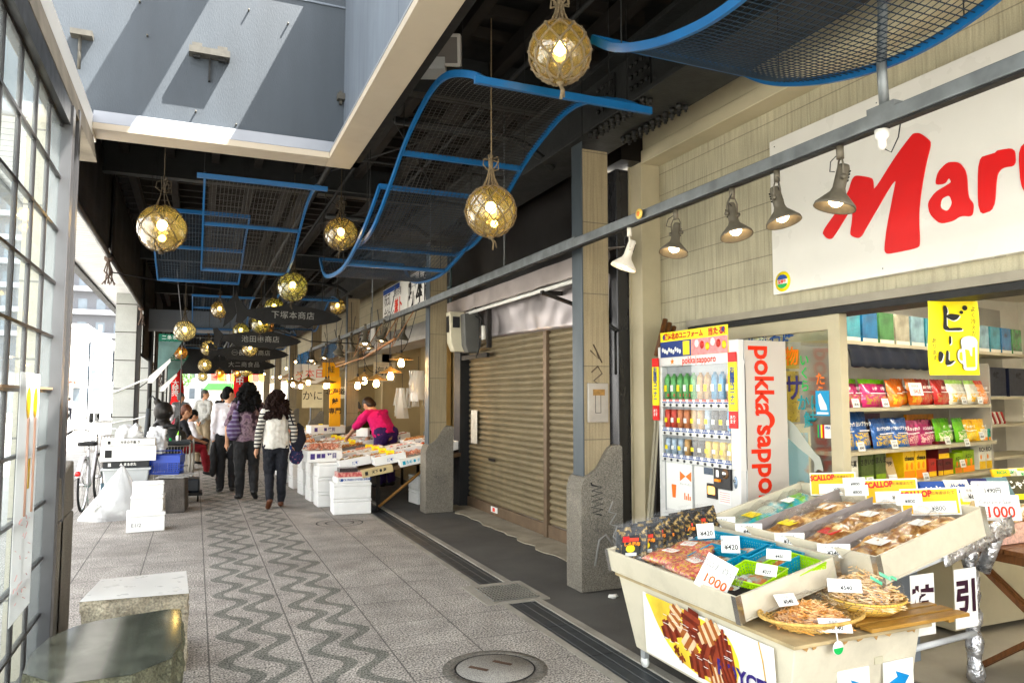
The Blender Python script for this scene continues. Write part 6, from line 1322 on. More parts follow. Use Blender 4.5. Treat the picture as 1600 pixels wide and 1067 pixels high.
for i, (x, y, rz, k, l) in enumerate(((.40, .50, 5, 'b', 'turquoise perforated basket at the back left, holding small packs'), (.66, .50, 3, 'b', 'turquoise perforated basket at the back centre'), (.86, .50, 0, 'b', 'turquoise perforated basket next to the lime one'), (.62, .33, 4, 'b', 'turquoise perforated basket in the second row behind the pink bags'), (1.03, .47, -2, 'g', 'lime perforated basket at the right end of the tray'), (.98, .27, 8, 'g', 'lime perforated basket half hidden under price cards'))):
    o = {('b', True): PB, ('g', True): PG}.get((k, i in (0, 4))) or dup(PB if k == 'b' else PG); o['label'] = l; put(o, T1, x, y, .02 + .01 * (i % 2), rz, 4)
    if i != 4:
        t = tag(puff(.18, .13, .05, 0, '', i).build('snack_pack', spots('mix_%d' % (i % 3), ((.55, .52, .42), (.42, .22, .1), (.35, .38, .3))[i % 3], ((.35, .15, .05), (.6, .55, .5), (.55, .2, .1))[i % 3], 16, .5, .3, .5), None), ('small clear pack inside the back left turquoise basket', 'small brown pack inside the back centre turquoise basket', 'small grey pack inside the turquoise basket by the lime one', 'small pack inside the second row turquoise basket', '', 'small pack inside the hidden lime basket')[i], 'food pack', 'packs inside the small baskets'); put(t, T1, x, y, .045, rz + 20, 0)
m = MB().box(-.13, .13, -.1, .1, 0, .05); o = tag(m.build('black_box', mat('felt', (.02, .008, .012), .9, 0, .2), None), 'empty black box in the near corner of the front tray', 'box'); put(o, T1, 1.0, .12, .03, 8, 0)
for i in range(6):
    t = thing('sweets_pack', 'white and brown sweets pack, %s in the cluster behind the tilted 1000 card' % ORD[i].replace('nearest', 'first'), 'food pack', (0, 0, 0), 'white packs of sweets'); m = MB().box(-.05, .05, -.035, .035, 0, .02, 0); m.ball((-.015, 0, .02), .018, 8, 1, (1, 1, .3)).ball((.02, .005, .02), .018, 8, 1, (1, 1, .3)); mtxt(m, 'いか', .02, Matrix.Translation((0, .024, .0205)), 2); m.build('pack', [mat('pack_pale', (.62, .62, .58), .3, 0, .1, coat=.5), mat('biscuit', (.48, .2, .1), .6, 0, .3, 40), ink], t); put(t, T1, .80 + .075 * (i % 3), .12 + .095 * (i // 3), .06 + .01 * (i % 2), random.uniform(-25, 25), 12)
# price cards on clips, front tray
CD = [(.52, .36, .20, .12, 10, 'かいひも', '¥420', 'white price card on a clip between the seaweed and the baskets', .095, .08), (.79, .30, .19, -12, 12, '焼きほたて', '¥420', 'white price card with a small red and green top, centre of the tray', .10, .085), (1.02, .40, .17, -22, 18, '鮭とば', '¥450', 'slanted white price card lying against the lime basket', .13, .05),
      (1.06, .27, .14, -30, 25, 'ソフト', '¥327', 'second slanted white price card below the first one', .12, .055), (.20, .035, .06, -4, 30, 'よろ昆布', '', 'small white card at the front rim by the seaweed', .10, .03)]
for x, y, z, rz, tl, ex, bd_, l, w_, h_ in CD:
    o = card(0, 0, 0, w_, h_, bd_, l, tilt=tl, extra=ex, grp='price cards in the front tray'); put(o, T1, x, y, z - .02, rz + 42, -8)
m = MB(); o = card(0, 0, 0, .155, .17, '1000', 'large tilted white card reading 1000 in orange-red at the front tray', tilt=16, extra='限定品お買い得', ic=mat('card_orange', (.85, .16, .05), .5, 0, 0), sz=.06, grp='price cards in the front tray'); o.matrix_world = T1 @ Matrix.Translation((.93, .02, .09)) @ Matrix.Rotation(R(38), 4, 'Z') @ Matrix.Rotation(R(34), 4, 'Y')
# scallops in the rear tray
sc1 = spots('scallop', (.36, .16, .05), (.62, .38, .16), 22, .5, .35, .9, (.70, .52, .30))
for i, (x0, x1, lab) in enumerate(((.02, .32, 'first lane of clear bags with green and turquoise printing'), (.34, .61, 'second lane of bagged brown scallops'), (.63, .92, 'third lane of bagged brown scallops with a red label'), (.94, 1.23, 'fourth lane of bagged brown scallops nearest the camera'))):
    t = thing('scallop_bags', lab, 'food bags', (0, 0, 0), 'lanes of bagged scallops'); MB_ = puff(x1 - x0 - .05, .74, .10, 0, '', i * 3, .6); MB_.build('contents', sc1 if i else spots('green_pack', (.45, .48, .4), (.05, .42, .5), 7, .5, .3, .5, (.2, .5, .05)), t)
    m = puff(x1 - x0 - .02, .78, .115, 0, '', i * 5 + 1, 1.1); m.build('film', film, t); b = MB().box(-.05, .05, -.22, -.14, .112, .114, 0).box(-.03, .05, .08, .16, .118, .12, 1); b.build('label', [(yellow, yellow, red, paper)[i], paper], t); put(t, T2, (x0 + x1) / 2, .39, .012)
ys_ = mat('scallop_yellow', (.85, .48, .02), .5, 0, .1)
for i, (x, y, l) in enumerate(((.30, .76, 'yellow scallop sign card at the far end of the rear tray'), (.72, .77, 'yellow scallop sign card in the middle of the rear tray'), (1.02, .70, 'yellow scallop sign card nearest the camera on the rear tray'))):
    t = thing('sign_card', l, 'sign', (0, 0, 0), 'yellow scallop sign cards'); m = MB().box(-.15, .15, 0, .002, 0, .15, 0).box(-.142, .142, -.002, -.0005, .008, .142, 1).box(-.09, .13, -.004, -.0025, .01, .075, 0); mtxt(m, 'SCALLOP', .048, frame((-.065, -.005, .115), 'S', ry=R(3)), 2, bold=.05, sx=.8); mtxt(m, '¥800', .035, frame((.04, -.005, .035), 'S'), 3); mtxt(m, '北海道ほたて', .02, frame((.07, -.005, .12), 'S'), 3)
    m.build('card', [white, ys_, red, ink], t); o = put(t, T2, x, y, .12, -8, -18); o.matrix_world = T2 @ Matrix.Translation((x, y, .10)) @ Matrix.Rotation(R(24 + 3 * i), 4, 'Z') @ Matrix.Rotation(R(-22), 4, 'X') @ Matrix.Scale(.95, 4)
for x, y, l, b_ in ((.06, .02, 'white 7000 price card, first on the front rim of the rear tray', '¥7000'), (.30, .01, 'white 4800 price card, second on the front rim of the rear tray', '¥4800'), (.62, .01, 'white 3500 price card, third on the front rim of the rear tray', '¥3500'), (.93, .0, 'white 2400 price card, fourth on the front rim of the rear tray', '¥2400')):
    o = card(0, 0, 0, .16, .068, b_, l, tilt=28, extra='帆立燻油漬', grp='price cards on the rear tray rim'); put(o, T2, x + .08, y - .02, .10, 28, 0)
for x, y, l in ((.62, .62, 'white card lying on the third scallop lane'), (.98, .60, 'white card held on the nearest yellow scallop sign'), (.50, .74, 'white card between two yellow scallop signs')):
    o = card(0, 0, 0, .13, .06, '¥800', l, tilt=22, extra='ほたて', grp='price cards on the rear tray'); put(o, T2, x, y, .18, 26, 0)
# rack holding the rear tray: pipes wrapped in silver foil
foil = mat('foil', (.62, .62, .64), .28, .9, .15, 12, bump=1, bscale=30); pipe = mat('pipe_white', (.55, .57, .58), .4, .1, .1)
rk2 = thing('pipe_rack', 'pipe rack with silver foil wrapped legs under the rear tray', 'rack', (3.5, 3, 0)); m = MB()
for x, y in ((3.08, 3.8), (3.08, 2.66), (3.9, 3.8)): m.tube([(x, y, 0), (x, y, .66 + (x - 3) * .22)], .018, 10)
m.tube([(3.0, 2.62, .655), (3.95, 2.62, .83)], .018, 10).tube([(3.2, 2.7, .28), (3.9, 2.76, .28)], .016, 10).tube([(3.9, 2.6, .8), (3.9, 3.8, .8)], .018, 10); m.build('pipe', pipe, rk2, split=True)
m = MB(); P = [(3.92 + .006 * math.sin(k * 2.1), 2.78 + .006 * math.cos(k * 1.7), .02 + k * .035) for k in range(21)]; m.tube(P, [.04 + .006 * math.sin(k * 1.4) for k in range(21)], 14); m.build('foil_wrap', foil, rk2)
m = MB(); nn = 14; vv = []
for j in range(6):
    for i in range(nn + 1): u, v = i / nn, j / 5; vv.append((3.45 + .55 * u, 2.60 - .02 * v + .012 * noise.noise(Vector((u * 7, v * 4, 2))), .775 + .13 * u + (.05 - .12 * v if v > .3 else .02) + .015 * noise.noise(Vector((u * 9, v * 5, 7)))))
m.add(vv, [(j * 15 + i, j * 15 + i + 1, j * 15 + i + 16, j * 15 + i + 15) for j in range(5) for i in range(nn)], 0, True); m.tube([(3.95, 2.62, .88), (3.9, 2.70, .62)], .035, 10); m.build('foil_sheet', foil, rk2, solid=.002)
m = MB().box(3.14, 3.72, 2.95, 3.0, .1, .66); m.build('grey_panel', mat('rack_panel', (.22, .24, .26), .6, 0, .15), rk2)
for i, (x, ch, l) in enumerate(((3.30, '特', 'white hanging sheet with a dark character, half hidden by the plank'), (3.50, '割', 'middle white hanging sheet under the rear tray'), (3.62, '引', 'white hanging sheet with a tall purple-black character by the foil pipe'))):
    if i == 1: continue
    t = thing('hanging_sheet', l, 'poster', (x, 2.72, .4)); MB().box(x, x + .17, 2.66, 2.662, .36, .66).build('sheet', paper, t); text(ch, .17, mat('purple_ink', (.07, .01, .04), .6, 0, 0), t, frame((x + .085, 2.656, .51), 'S'), bold=.04)
# baskets of dried squid
wick = mat('wicker', (.60, .40, .16), .6, 0, .3, 40, bump=.5, bscale=120)
def squid(x, y, z, r_, seed, sq=1.2, hh=.7):
    m = MB(); random.seed(seed)
    for k in range(600):
        a = random.uniform(0, 6.283); rr = r_ * math.sqrt(random.random()); h = z + (1 - (rr / r_) ** 2) * r_ * hh * random.uniform(.5, 1); px_, py_ = x + rr * math.cos(a) * sq, y + rr * math.sin(a); b = random.uniform(0, 6.283); l = random.uniform(.02, .04)
        m.tube([(px_, py_, h), (px_ + math.cos(b) * l, py_ + math.sin(b) * l, h + random.uniform(-.004, .016)), (px_ + math.cos(b + 1.1) * l * 1.5, py_ + math.sin(b + 1.1) * l * 1.5, h + random.uniform(-.012, .008))], .0024, 4, cap=False)
    return m
def bagfilm(x, y, z, r_, h):
    m = MB(); n = 26; vv = []
    for j in range(9):
        v = j / 8; rr = r_ * (math.cos(v * PI / 2) ** .6) * 1.05
        for i in range(n): a = 2 * PI * i / n; k = 1 + .12 * noise.noise(Vector((math.cos(a) * 2.4, math.sin(a) * 2.4, v * 3 + z))); vv.append((x + rr * k * math.cos(a) * 1.2, y + rr * k * math.sin(a), z + h * v + .02 * noise.noise(Vector((a * 2, v * 4, 5)))))
    m.add(vv, [(j * n + i, j * n + (i + 1) % n, (j + 1) * n + (i + 1) % n, (j + 1) * n + i) for j in range(8) for i in range(n)], 0, True); return m
b1_ = thing('wicker_basket', 'flat oval woven basket at the front corner of the cart', 'basket', (2.60, 2.62, .50)); m = MB()
for k in range(7):
    rr = .10 + .012 * k; z = .508 + .0085 * k; m.tube([(2.62 + rr * 1.45 * math.cos(a * PI / 18), 2.63 + rr * 1.0 * math.sin(a * PI / 18), z + .003 * (-1) ** (a + k)) for a in range(37)], .0045, 5, cap=False)
for a in range(36):
    c, s_ = math.cos(a * PI / 18), math.sin(a * PI / 18); m.tube([(2.62 + .02 * c, 2.63 + .02 * s_, .506), (2.62 + .14 * c, 2.63 + .098 * s_, .508), (2.62 + .26 * c, 2.63 + .175 * s_, .562)], .003, 4)
m.tube([(2.62 + .262 * math.cos(a * PI / 18), 2.63 + .178 * math.sin(a * PI / 18), .565) for a in range(37)], .008, 6); m.build('weave', wick, b1_)
sqm = spots('dried_squid', (.72, .36, .13), (.85, .58, .32), 30, .5, .5, .2)
q1 = thing('squid_bag', 'clear bag of curly dried squid in the flat woven basket', 'food bag', (2.62, 2.63, .52)); squid(2.62, 2.63, .52, .125, 3, 1.25).build('squid', sqm, q1); bagfilm(2.62, 2.63, .53, .15, .13).build('film', film, q1)
b2_ = thing('bamboo_basket', 'round split bamboo basket standing on the wooden plank', 'basket', (2.98, 2.62, .52)); m = MB()
m.lathe([(.0, .004), (.13, .004), (.165, .03), (.18, .065), (.176, .066), (.16, .03), (.125, .012), (0, .01)], 40, (2.98, 2.66, .53)); m.tube([(2.98 + .182 * math.cos(a * PI / 18), 2.66 + .182 * math.sin(a * PI / 18), .597) for a in range(37)], .007, 6)
m.build('bowl', tiled('bamboo', (.72, .48, .16), .02, .012, (0, 2), .5, gap=.0012, dark=.3, bump=1), b2_)
q2 = thing('squid_bag', 'clear bag of pale dried squid with green stickers in the round basket', 'food bag', (2.98, 2.66, .56)); squid(2.98, 2.66, .57, .155, 9, 1.1, 1.0).build('squid', spots('dried_squid2', (.78, .50, .24), (.88, .70, .46), 30, .5, .5, .2), q2); bagfilm(2.98, 2.66, .57, .16, .26).build('film', film, q2)
m = MB()
for x, y, z in ((2.93, 2.54, .70), (3.0, 2.55, .71), (3.06, 2.57, .70)): m.M = Matrix.Translation((x, y, z)) @ Matrix.Rotation(R(50), 4, 'X') @ Matrix.Rotation(R(-40), 4, 'Z'); m.box(-.03, .03, -.009, .009, 0, .001)
m.build('sticker', mat('sticker_green', (.15, .6, .35), .4, 0, .1), q2)
for (x, y, z), w_, rz, tl, l in (((2.60, 2.47, .525), .14, -4, 30, 'white price card at the front of the flat basket'), ((2.52, 2.66, .60), .11, 20, 45, 'white label card lying on the curly squid bag'), ((2.80, 2.60, .645), .15, -8, 22, 'white price card clipped left of the round bamboo basket')):
    o = card(0, 0, 0, w_, .06, '¥540', l, tilt=tl, extra='するめ', grp='price cards by the squid baskets'); o.location = (x, y, z); o.rotation_euler = (0, 0, R(rz - 25))
tg = thing('round_tag', 'round white and green price tag hanging from the flat basket', 'tag', (2.58, 2.44, .5)); Mt = Matrix.Translation((2.57, 2.435, .475)) @ Matrix.Rotation(R(90), 4, 'X'); MB().lathe([(0, 0), (.03, 0), (.03, .002), (0, .002)], 20, M=Mt).build('disc', white, tg); MB().prism([(2.57 + .028 * math.cos(PI + a * PI / 10), .475 + .028 * math.sin(PI + a * PI / 10)) for a in range(11)], 'y', 2.4325, 2.4335).build('green_half', green, tg); MB().tube([(2.57, 2.436, .50), (2.575, 2.45, .56)], .003, 5).build('clip', white, tg)
pk_ = thing('wooden_plank_shelf', 'slatted wooden shelf sticking out past the end of the cart', 'wooden shelf', (3.2, 2.6, .5)); m = MB()
for k in range(3): m.box(2.78, 3.42, 2.44 + k * .085, 2.507 + k * .085, .508, .524)
m.box(3.3, 3.34, 2.46, 2.68, .487, .507).build('slats', wood, pk_, bevel=.002)
# folding wooden table in the shop opening
tb = thing('folding_table', 'dark wooden folding table with crossed legs in the shop opening', 'table', (4.7, 2.6, 0)); m = MB()
for k in range(9): m.box(4.05, 5.3, 2.0 + k * .115, 2.107 + k * .115, .70, .725)
m.box(4.05, 5.3, 2.0, 2.03, .65, .699); m.box(4.05, 5.3, 2.99, 3.02, .65, .699); m.box(4.07, 4.1, 2.03, 2.99, .65, .699); m.build('table_top', woodt, tb, bevel=.003)
for x in (4.12, 4.16, 5.2): 
    for s in (0, 1):
        a, b_ = ((2.1, 2.95), (2.95, 2.1))[s]; m = MB(); y0, y1 = a, b_; xx = x + s * .03
        m.hexa([(xx, y0 - .022, 0), (xx + .022, y0 - .022, 0), (xx + .022, y0 + .022, 0), (xx, y0 + .022, 0)], [(xx, y1 - .022, .65), (xx + .022, y1 - .022, .65), (xx + .022, y1 + .022, .65), (xx, y1 + .022, .65)]); m.build('leg', woodt, tb, bevel=.002)
for i, (x0, y0, w_, d_, h_, c, lab) in enumerate(((4.08, 2.75, .3, .22, .11, mat('box_pinkish', (.62, .42, .36), .5, 0, .35, 60), 'pink speckled box at the left corner of the folding table'), (4.36, 2.55, .5, .4, .08, mat('tray_yellow', (.68, .55, .18), .5, 0, .1), 'pale yellow tray on the folding table'), (4.3, 2.1, .5, .35, .1, cw, 'cream tray at the near side of the folding table'))):
    t = MB().box(x0, x0 + w_, y0, y0 + d_, .727, .727 + h_).build('food_tray', c, None, bevel=.004); tag(t, lab, 'tray')
    t = tag(puff(w_ * .9, d_ * .9, .12, 0, '', i, .8).build('snack_bag', spots('tab_%d' % i, ((.55, .4, .2), (.35, .18, .07), (.5, .42, .3))[i], ((.65, .52, .3), (.6, .45, .3), (.3, .15, .05))[i], 30, .5, .3, .8), None), ('beige crumb bag on the pink speckled box', 'brown glossy bag in the pale yellow tray', 'brown and cream bag in the cream tray')[i], 'food bag'); t.location = (x0 + w_ / 2, y0 + d_ / 2, .727 + h_ - .03)
o = card(0, 0, 0, .24, .135, '1000', 'large clearance sale card with fat red numerals 1000', tilt=10, extra='Clearance Sale', ic=mat('card_red', (.80, .08, .05), .5, 0, 0), sz=.08); o.location = (4.0, 2.66, .885); o.rotation_euler = (0, 0, R(-24))
o = card(0, 0, 0, .2, .075, '1490円', 'white card reading 1490 above the clearance sale card', tilt=10, extra='焼かきスティック'); o.location = (4.0, 2.70, 1.015); o.rotation_euler = (0, 0, R(-24))
# low table of boxes between the trays and the shelves
dt = thing('display_table', 'low cream table of souvenir boxes before the shelves', 'table', (5.2, 3.8, 0)); MB().box(4.5, 6.6, 3.3, 4.2, .76, .79).box(4.55, 6.55, 3.35, 4.15, .04, .759).build('counter', creamp, dt, bevel=.004)
DB = [(4.62, bluep, 'flat box with blue lattice print, first on the low table', 'いか'), (4.86, cw, 'white and blue flat box, second on the low table', '北菓'), (5.06, mat('box_navy2', (.02, .03, .2), .4, 0, .1), 'navy box with white characters on the low table', '北海'), (5.28, mat('box_grteal', (.15, .25, .27), .5, 0, .2), 'grey-teal box on the low table', '夕張'), (5.5, mat('box_blkyel', (.1, .09, .04), .5, 0, .2, 20), 'black and yellow box on the low table', 'じゃが'), (5.8, cw, 'cream box at the right end of the low table', '銘菓')]
for x, c, l, w_ in DB:
    t = thing('souvenir_box', l, 'box', (0, 0, 0), 'souvenir boxes on the low table'); m = MB(); m.box(-.1, .1, 0, .05, 0, .2, 0); mtxt(m, w_, .07, frame((0, -.002, .13), 'S'), 1, bold=.03); m.box(-.08, .08, -.002, -.001, .02, .06, 2); m.build('box', [c, white if c not in (cw,) else bluep, yellow], t, bevel=.002); t.location = (x, 3.45, .80); t.rotation_euler = (R(-30), 0, R(-10))
for k in range(9):
    t = thing('melon_pack', 'yellow and green melon sweets pack, %s in the tilted row on the low table' % ORD[k].replace('nearest', 'first'), 'pack', (0, 0, 0), 'melon sweets packs in a tilted row'); m = MB().box(-.07, .07, 0, .025, 0, .19, k % 2); m.ball((0, -.002, .08), .04, 10, 2, (1, .1, 1.2)); mtxt(m, 'RICH', .035, frame((0, -.006, .16), 'S'), 3, bold=.04); m.build('pack', [cy2, cw, mat('melon_or', (.8, .35, .03), .5, 0, .2), green], t); t.location = (5.9 + .1 * k - (k // 5) * .45, 3.85 - .16 * (k // 5), .80); t.rotation_euler = (R(-25), 0, R(-22))
for i, (x, y, l) in enumerate(((4.75, 3.32, 'white card at the left of the low table'), (5.95, 3.35, 'white card at the right of the low table'), (6.3, 3.6, 'white card over the melon packs'))):
    o = card(0, 0, 0, .17, .1, '¥648', l, tilt=20, extra='新発売', grp='price cards on the low table'); o.location = (x, y, .86); o.rotation_euler = (0, 0, R(-15))

for i, (x, y, l) in enumerate(((3.02, 5.05, 'crumpled white scrap of paper on the asphalt by the graffiti pillar'), (3.3, 5.0, 'smaller crumpled white scrap close to the display cart'))):
    m = MB(); m.ball((0, 0, .012), .03 - .008 * i, 10, 0, (1.4, .9, .5), jit=.9, q=3); o = tag(m.build('paper_scrap', paper, None), l, 'litter'); o.location = (x, y, -.002)
# ---------------------------------------------------------------- people
def capsule(mb, a, b, ra, rb, n=14, m=0, flat=None):
    a, b = Vector(a), Vector(b); d = b - a; L = max(d.length, 1e-5)
    q = d.to_track_quat('Z', 'Y').to_matrix().to_4x4(); M = Matrix.Translation(a) @ q
    if flat: M = M @ Matrix.Diagonal((flat[0], flat[1], 1, 1))
    prof = [(ra * math.sin(t), -ra * math.cos(t)) for t in [PI / 2 * k / 4 for k in range(5)]] + [(rb * math.cos(t), L + rb * math.sin(t)) for t in [PI / 2 * k / 4 for k in range(5)]]
    prof[0] = (0, prof[0][1]); prof[-1] = (0, prof[-1][1]); mb.lathe(prof, n, m=m, M=M)
def ell(mb, c, r, M=None, n=18): mb.ball(c, 1, n, 0, r, M=M)
def merged(mb, name, material, parent, voxel=.012, smooth=3, disp=0, dscale=12):
    me = bpy.data.meshes.new('t'); me.from_pydata([tuple(v) for v in mb.v], [], mb.f); o = bpy.data.objects.new('t', me); COL.objects.link(o)
    bm = bmesh.new(); bm.from_mesh(me); bmesh.ops.remove_doubles(bm, verts=bm.verts, dist=1e-5); bmesh.ops.recalc_face_normals(bm, faces=bm.faces); bm.to_mesh(me); bm.free()
    r_ = o.modifiers.new('r', 'REMESH'); r_.mode = 'VOXEL'; r_.voxel_size = voxel; r_.use_smooth_shade = True
    s = o.modifiers.new('s', 'SMOOTH'); s.factor = .5; s.iterations = smooth
    dg = bpy.context.evaluated_depsgraph_get(); m2 = bpy.data.meshes.new_from_object(o.evaluated_get(dg)); bpy.data.objects.remove(o)
    if disp:
        nn = [v.normal.copy() for v in m2.vertices]
        for v, q in zip(m2.vertices, nn): v.co += q * disp * (noise.noise(v.co * dscale) + .6 * noise.noise(v.co * dscale * 2.7))
    m2.name = name; x = bpy.data.objects.new(name, m2); COL.objects.link(x); m2.materials.clear(); m2.materials.append(material)
    for p in m2.polygons: p.use_smooth = True; p.material_index = 0
    if parent is not None: x.parent = parent; OFF[x.name] = OFF.get(parent.name, Vector())
    return x
def hand(mb, w, d, s=1, curl=.5, side=1):
    """palm at wrist w pointing along d; five separate fingers"""
    w, d = Vector(w), Vector(d).normalized(); f = Vector((0, 1, 0)); f = (f - d * f.dot(d)).normalized(); n = d.cross(f).normalized() * side
    capsule(mb, w, w + d * .075 * s, .024 * s, .030 * s, flat=(1.15, .62)); base = w + d * .085 * s
    for k, l in enumerate((.062, .072, .068, .052)):
        p = base + f * (.03 - .02 * k) * s; m_ = p + d * l * .5 * s - n * .004; e = m_ + (d * (1 - curl) + n * curl).normalized() * l * .5 * s
        capsule(mb, p, m_, .0092 * s, .0085 * s, 8); capsule(mb, m_, e, .0085 * s, .007 * s, 8)
    p = w + d * .03 * s + f * .026 * s; q = p + (d * .7 + f * .75).normalized() * .045 * s; capsule(mb, p, q, .011 * s, .009 * s, 8); capsule(mb, q, q + (d + n * .4).normalized() * .028 * s, .009 * s, .0075 * s, 8)
def human(lab, pose, cols, voxel=.012, group=None, hairf=None, extra=None, name='person', skm=None, bare=False):
    """pose: joint name -> local position, metres, x right, y forward(away), z up"""
    t = thing(name, lab, 'person', (0, 0, 0), group); J = {k: Vector(v) for k, v in pose.items()}; s = pose.get('s', (1, 0, 0))[0] if 's' in pose else 1
    b = MB(); hd = J['head']; fw = J['face']; fw = fw.normalized(); up = (hd - J['neck']).normalized(); sd = fw.cross(up).normalized(); fw = up.cross(sd)
    HM = Matrix(((sd.x, fw.x, up.x, hd.x), (sd.y, fw.y, up.y, hd.y), (sd.z, fw.z, up.z, hd.z), (0, 0, 0, 1)))
    ell(b, (0, 0, .01), (.072, .092, .112), HM); ell(b, (0, .045, -.06), (.052, .05, .055), HM); capsule(b, HM @ Vector((0, .092, .012)), HM @ Vector((0, .108, -.018)), .009, .014, 8)
    capsule(b, HM @ Vector((-.02, .088, -.05)), HM @ Vector((.02, .088, -.05)), .009, .009, 8)
    for q in (-1, 1): ell(b, (q * .074, -.002, -.005), (.012, .022, .032), HM, 10); ell(b, (q * .028, .086, .018), (.012, .008, .007), HM, 8)
    capsule(b, J['neck'], hd - up * .05, .052, .05)
    sh = [J['shL'], J['shR']]; mid = (sh[0] + sh[1]) / 2
    capsule(b, J['pelvis'], J['chest'], .115, .12, flat=(1.2, .82)); capsule(b, J['chest'], J['neck'], .115, .055, flat=(1.15, .85)); capsule(b, sh[0], sh[1], .052, .052)
    for q in 'LR':
        capsule(b, J['sh' + q], J['el' + q], .047, .037); capsule(b, J['el' + q], J['wr' + q], .037, .025); d = (J['wr' + q] - J['el' + q]); hand(b, J['wr' + q], J.get('hd' + q, d), 1, .45, 1 if q == 'L' else -1)
        capsule(b, J['hip' + q], J['kn' + q], .083, .055); capsule(b, J['kn' + q], J['an' + q], .055, .036); fd = J['toe' + q] - J['an' + q]; capsule(b, J['an' + q], J['toe' + q], .034, .03)
    merged(b, 'body', skm or skin, t, voxel, 2)
    up_ = MB(); hi = (J['hipL'] + J['hipR']) / 2; bot = J.get('hem', J['pelvis'] - Vector((0, 0, .02)))
    dq = J['chest'] - bot; up_.lathe([(0, 0), (.165, 0), (.168, .06), (.150, .22), (.13, dq.length), (0, dq.length)], 20, M=Matrix.Translation(bot) @ dq.to_track_quat('Z', 'Y').to_matrix().to_4x4() @ Matrix.Diagonal((1.12, .80, 1, 1))); capsule(up_, J['chest'] - dq * .3, J['chest'], .135, .142, flat=(1.22, .9)); capsule(up_, J['chest'], J['neck'] - Vector((0, 0, .02)), .13, .07, flat=(1.18, .86)); capsule(up_, sh[0], sh[1], .062, .062)
    ys__ = J.get('sleeve', Vector((1, 0, 0))).x
    sl = MB()
    for q in 'LR':
        tgt = J['el' + q].lerp(J['wr' + q], max(0, ys__ * 2 - 1)) if ys__ > .5 else J['sh' + q].lerp(J['el' + q], ys__ * 2)
        if ys__ > .5: capsule(sl, J['sh' + q], J['el' + q], .063, .052); capsule(sl, J['el' + q], tgt, .052, .042)
        else: capsule(sl, J['sh' + q], tgt, .063, .058)
    if 'sleevemat' in cols: merged(sl, 'sleeves', cols['sleevemat'], t, voxel, 2, .010, 12)
    else: up_.v += [] ; b0 = len(up_.v); up_.v += sl.v; up_.f += [[b0 + i for i in f] for f in sl.f]
    merged(up_, 'top', cols['top'], t, voxel, 3, .017, 9)
    lg = MB(); capsule(lg, J['hipL'], J['hipR'], .105, .105); capsule(lg, hi, J['pelvis'], .12, .118, flat=(1.22, .86))
    wd_ = J.get('legw', Vector((1, 0, 0))).x
    for q in 'LR': capsule(lg, J['hip' + q], J['kn' + q], .098 * wd_, .068 * wd_); capsule(lg, J['kn' + q], J['an' + q] + Vector((0, 0, .03)), .068 * wd_, .052 * wd_)
    merged(lg, 'trousers', cols['legs'], t, voxel, 3, .012, 11)
    for q in 'LR':
        f_ = MB(); a, c = J['an' + q], J['toe' + q]; dd = (c - a).normalized(); capsule(f_, a - dd * .03 - Vector((0, 0, .02)), c, .043, .038, flat=(1, .9)); merged(f_, 'shoe', cols['shoes'], t, voxel * .8, 2)
    h = MB()
    if hairf: hairf(h, HM)
    else:
        ell(h, (0, -.012, .028), (.081, .095, .103), HM); ell(h, (0, -.045, -.03), (.07, .06, .07), HM)
    if h.v:
        x = merged(h, 'hair', cols['hair'], t, max(.007, voxel * .75), 1, *((.022, 26) if hairf is curly else (.005, 30)))
    if extra: extra(t, J, HM)
    return t
def curly(h, HM):
    ell(h, (0, -.02, .03), (.10, .11, .105), HM); random.seed(14)
    for k in range(46):
        a = random.uniform(0, PI * 2); z = random.uniform(-.30, .06); w = .085 + .05 * min(1, (.1 - z) * 4); c = Vector((math.cos(a) * w * 1.1, -.035 + math.sin(a) * w * .7, z))
        if c.y > .02 and z > -.13: continue
        c.y = min(c.y, .01); ell(h, tuple(c), (.042, .036, .05), HM, 8)
    ell(h, (0, -.055, -.14), (.115, .06, .15), HM)
def rest(h=1.6, **k):
    f = h / 1.68; P = dict(pelvis=(0, 0, .93), chest=(0, -.0, 1.22), neck=(0, 0, 1.40), head=(0, .02, 1.555), face=(0, 1, 0), shL=(-.165, 0, 1.355), shR=(.165, 0, 1.355), elL=(-.21, -.03, 1.07), elR=(.21, -.03, 1.07), wrL=(-.22, .05, .84), wrR=(.22, .05, .84),
        hipL=(-.085, 0, .88), hipR=(.085, 0, .88), knL=(-.09, .03, .47), knR=(.09, .03, .47), anL=(-.09, -.02, .075), anR=(.09, -.02, .075), toeL=(-.11, .12, .035), toeR=(.11, .12, .035))
    P.update(k); nk = {'face', 's', 'sleeve', 'legw', 'hdL', 'hdR'}
    return {a: (tuple(c * f for c in b) if a not in nk else b) for a, b in P.items()}
dkhair = mat('hair_black', (.004, .0035, .0035), .7, 0, .5, 60, bump=1, bscale=60, sp=.15); brhair = mat('hair_brown', (.030, .010, .006), .7, 0, .5, 60, bump=1, bscale=60, sp=.15); redhair = mat('hair_red', (.17, .055, .025), .5, 0, .3, 60); grhair = mat('hair_grey', (.12, .115, .11), .6, 0, .3, 60)
denim = mat('denim', (.005, .008, .02), .8, 0, .25, 8, bump=.3); dktr = mat('trousers_dark', (.014, .014, .015), .8, 0, .25, 6); creamk = mat('knit_cream', (.60, .58, .53), .9, 0, .06, 8, bump=.5, bscale=180); khaki = mat('khaki', (.33, .27, .19), .85, 0, .1)
shirtw = mat('shirt_white', (.58, .56, .58), .8, 0, .06, 6); navy = mat('navy', (.006, .010, .03), .8, 0, .15); blk = mat('cloth_black', (.014, .014, .016), .85, 0, .2); ltjack = mat('jacket_light', (.42, .42, .40), .8, 0, .1)
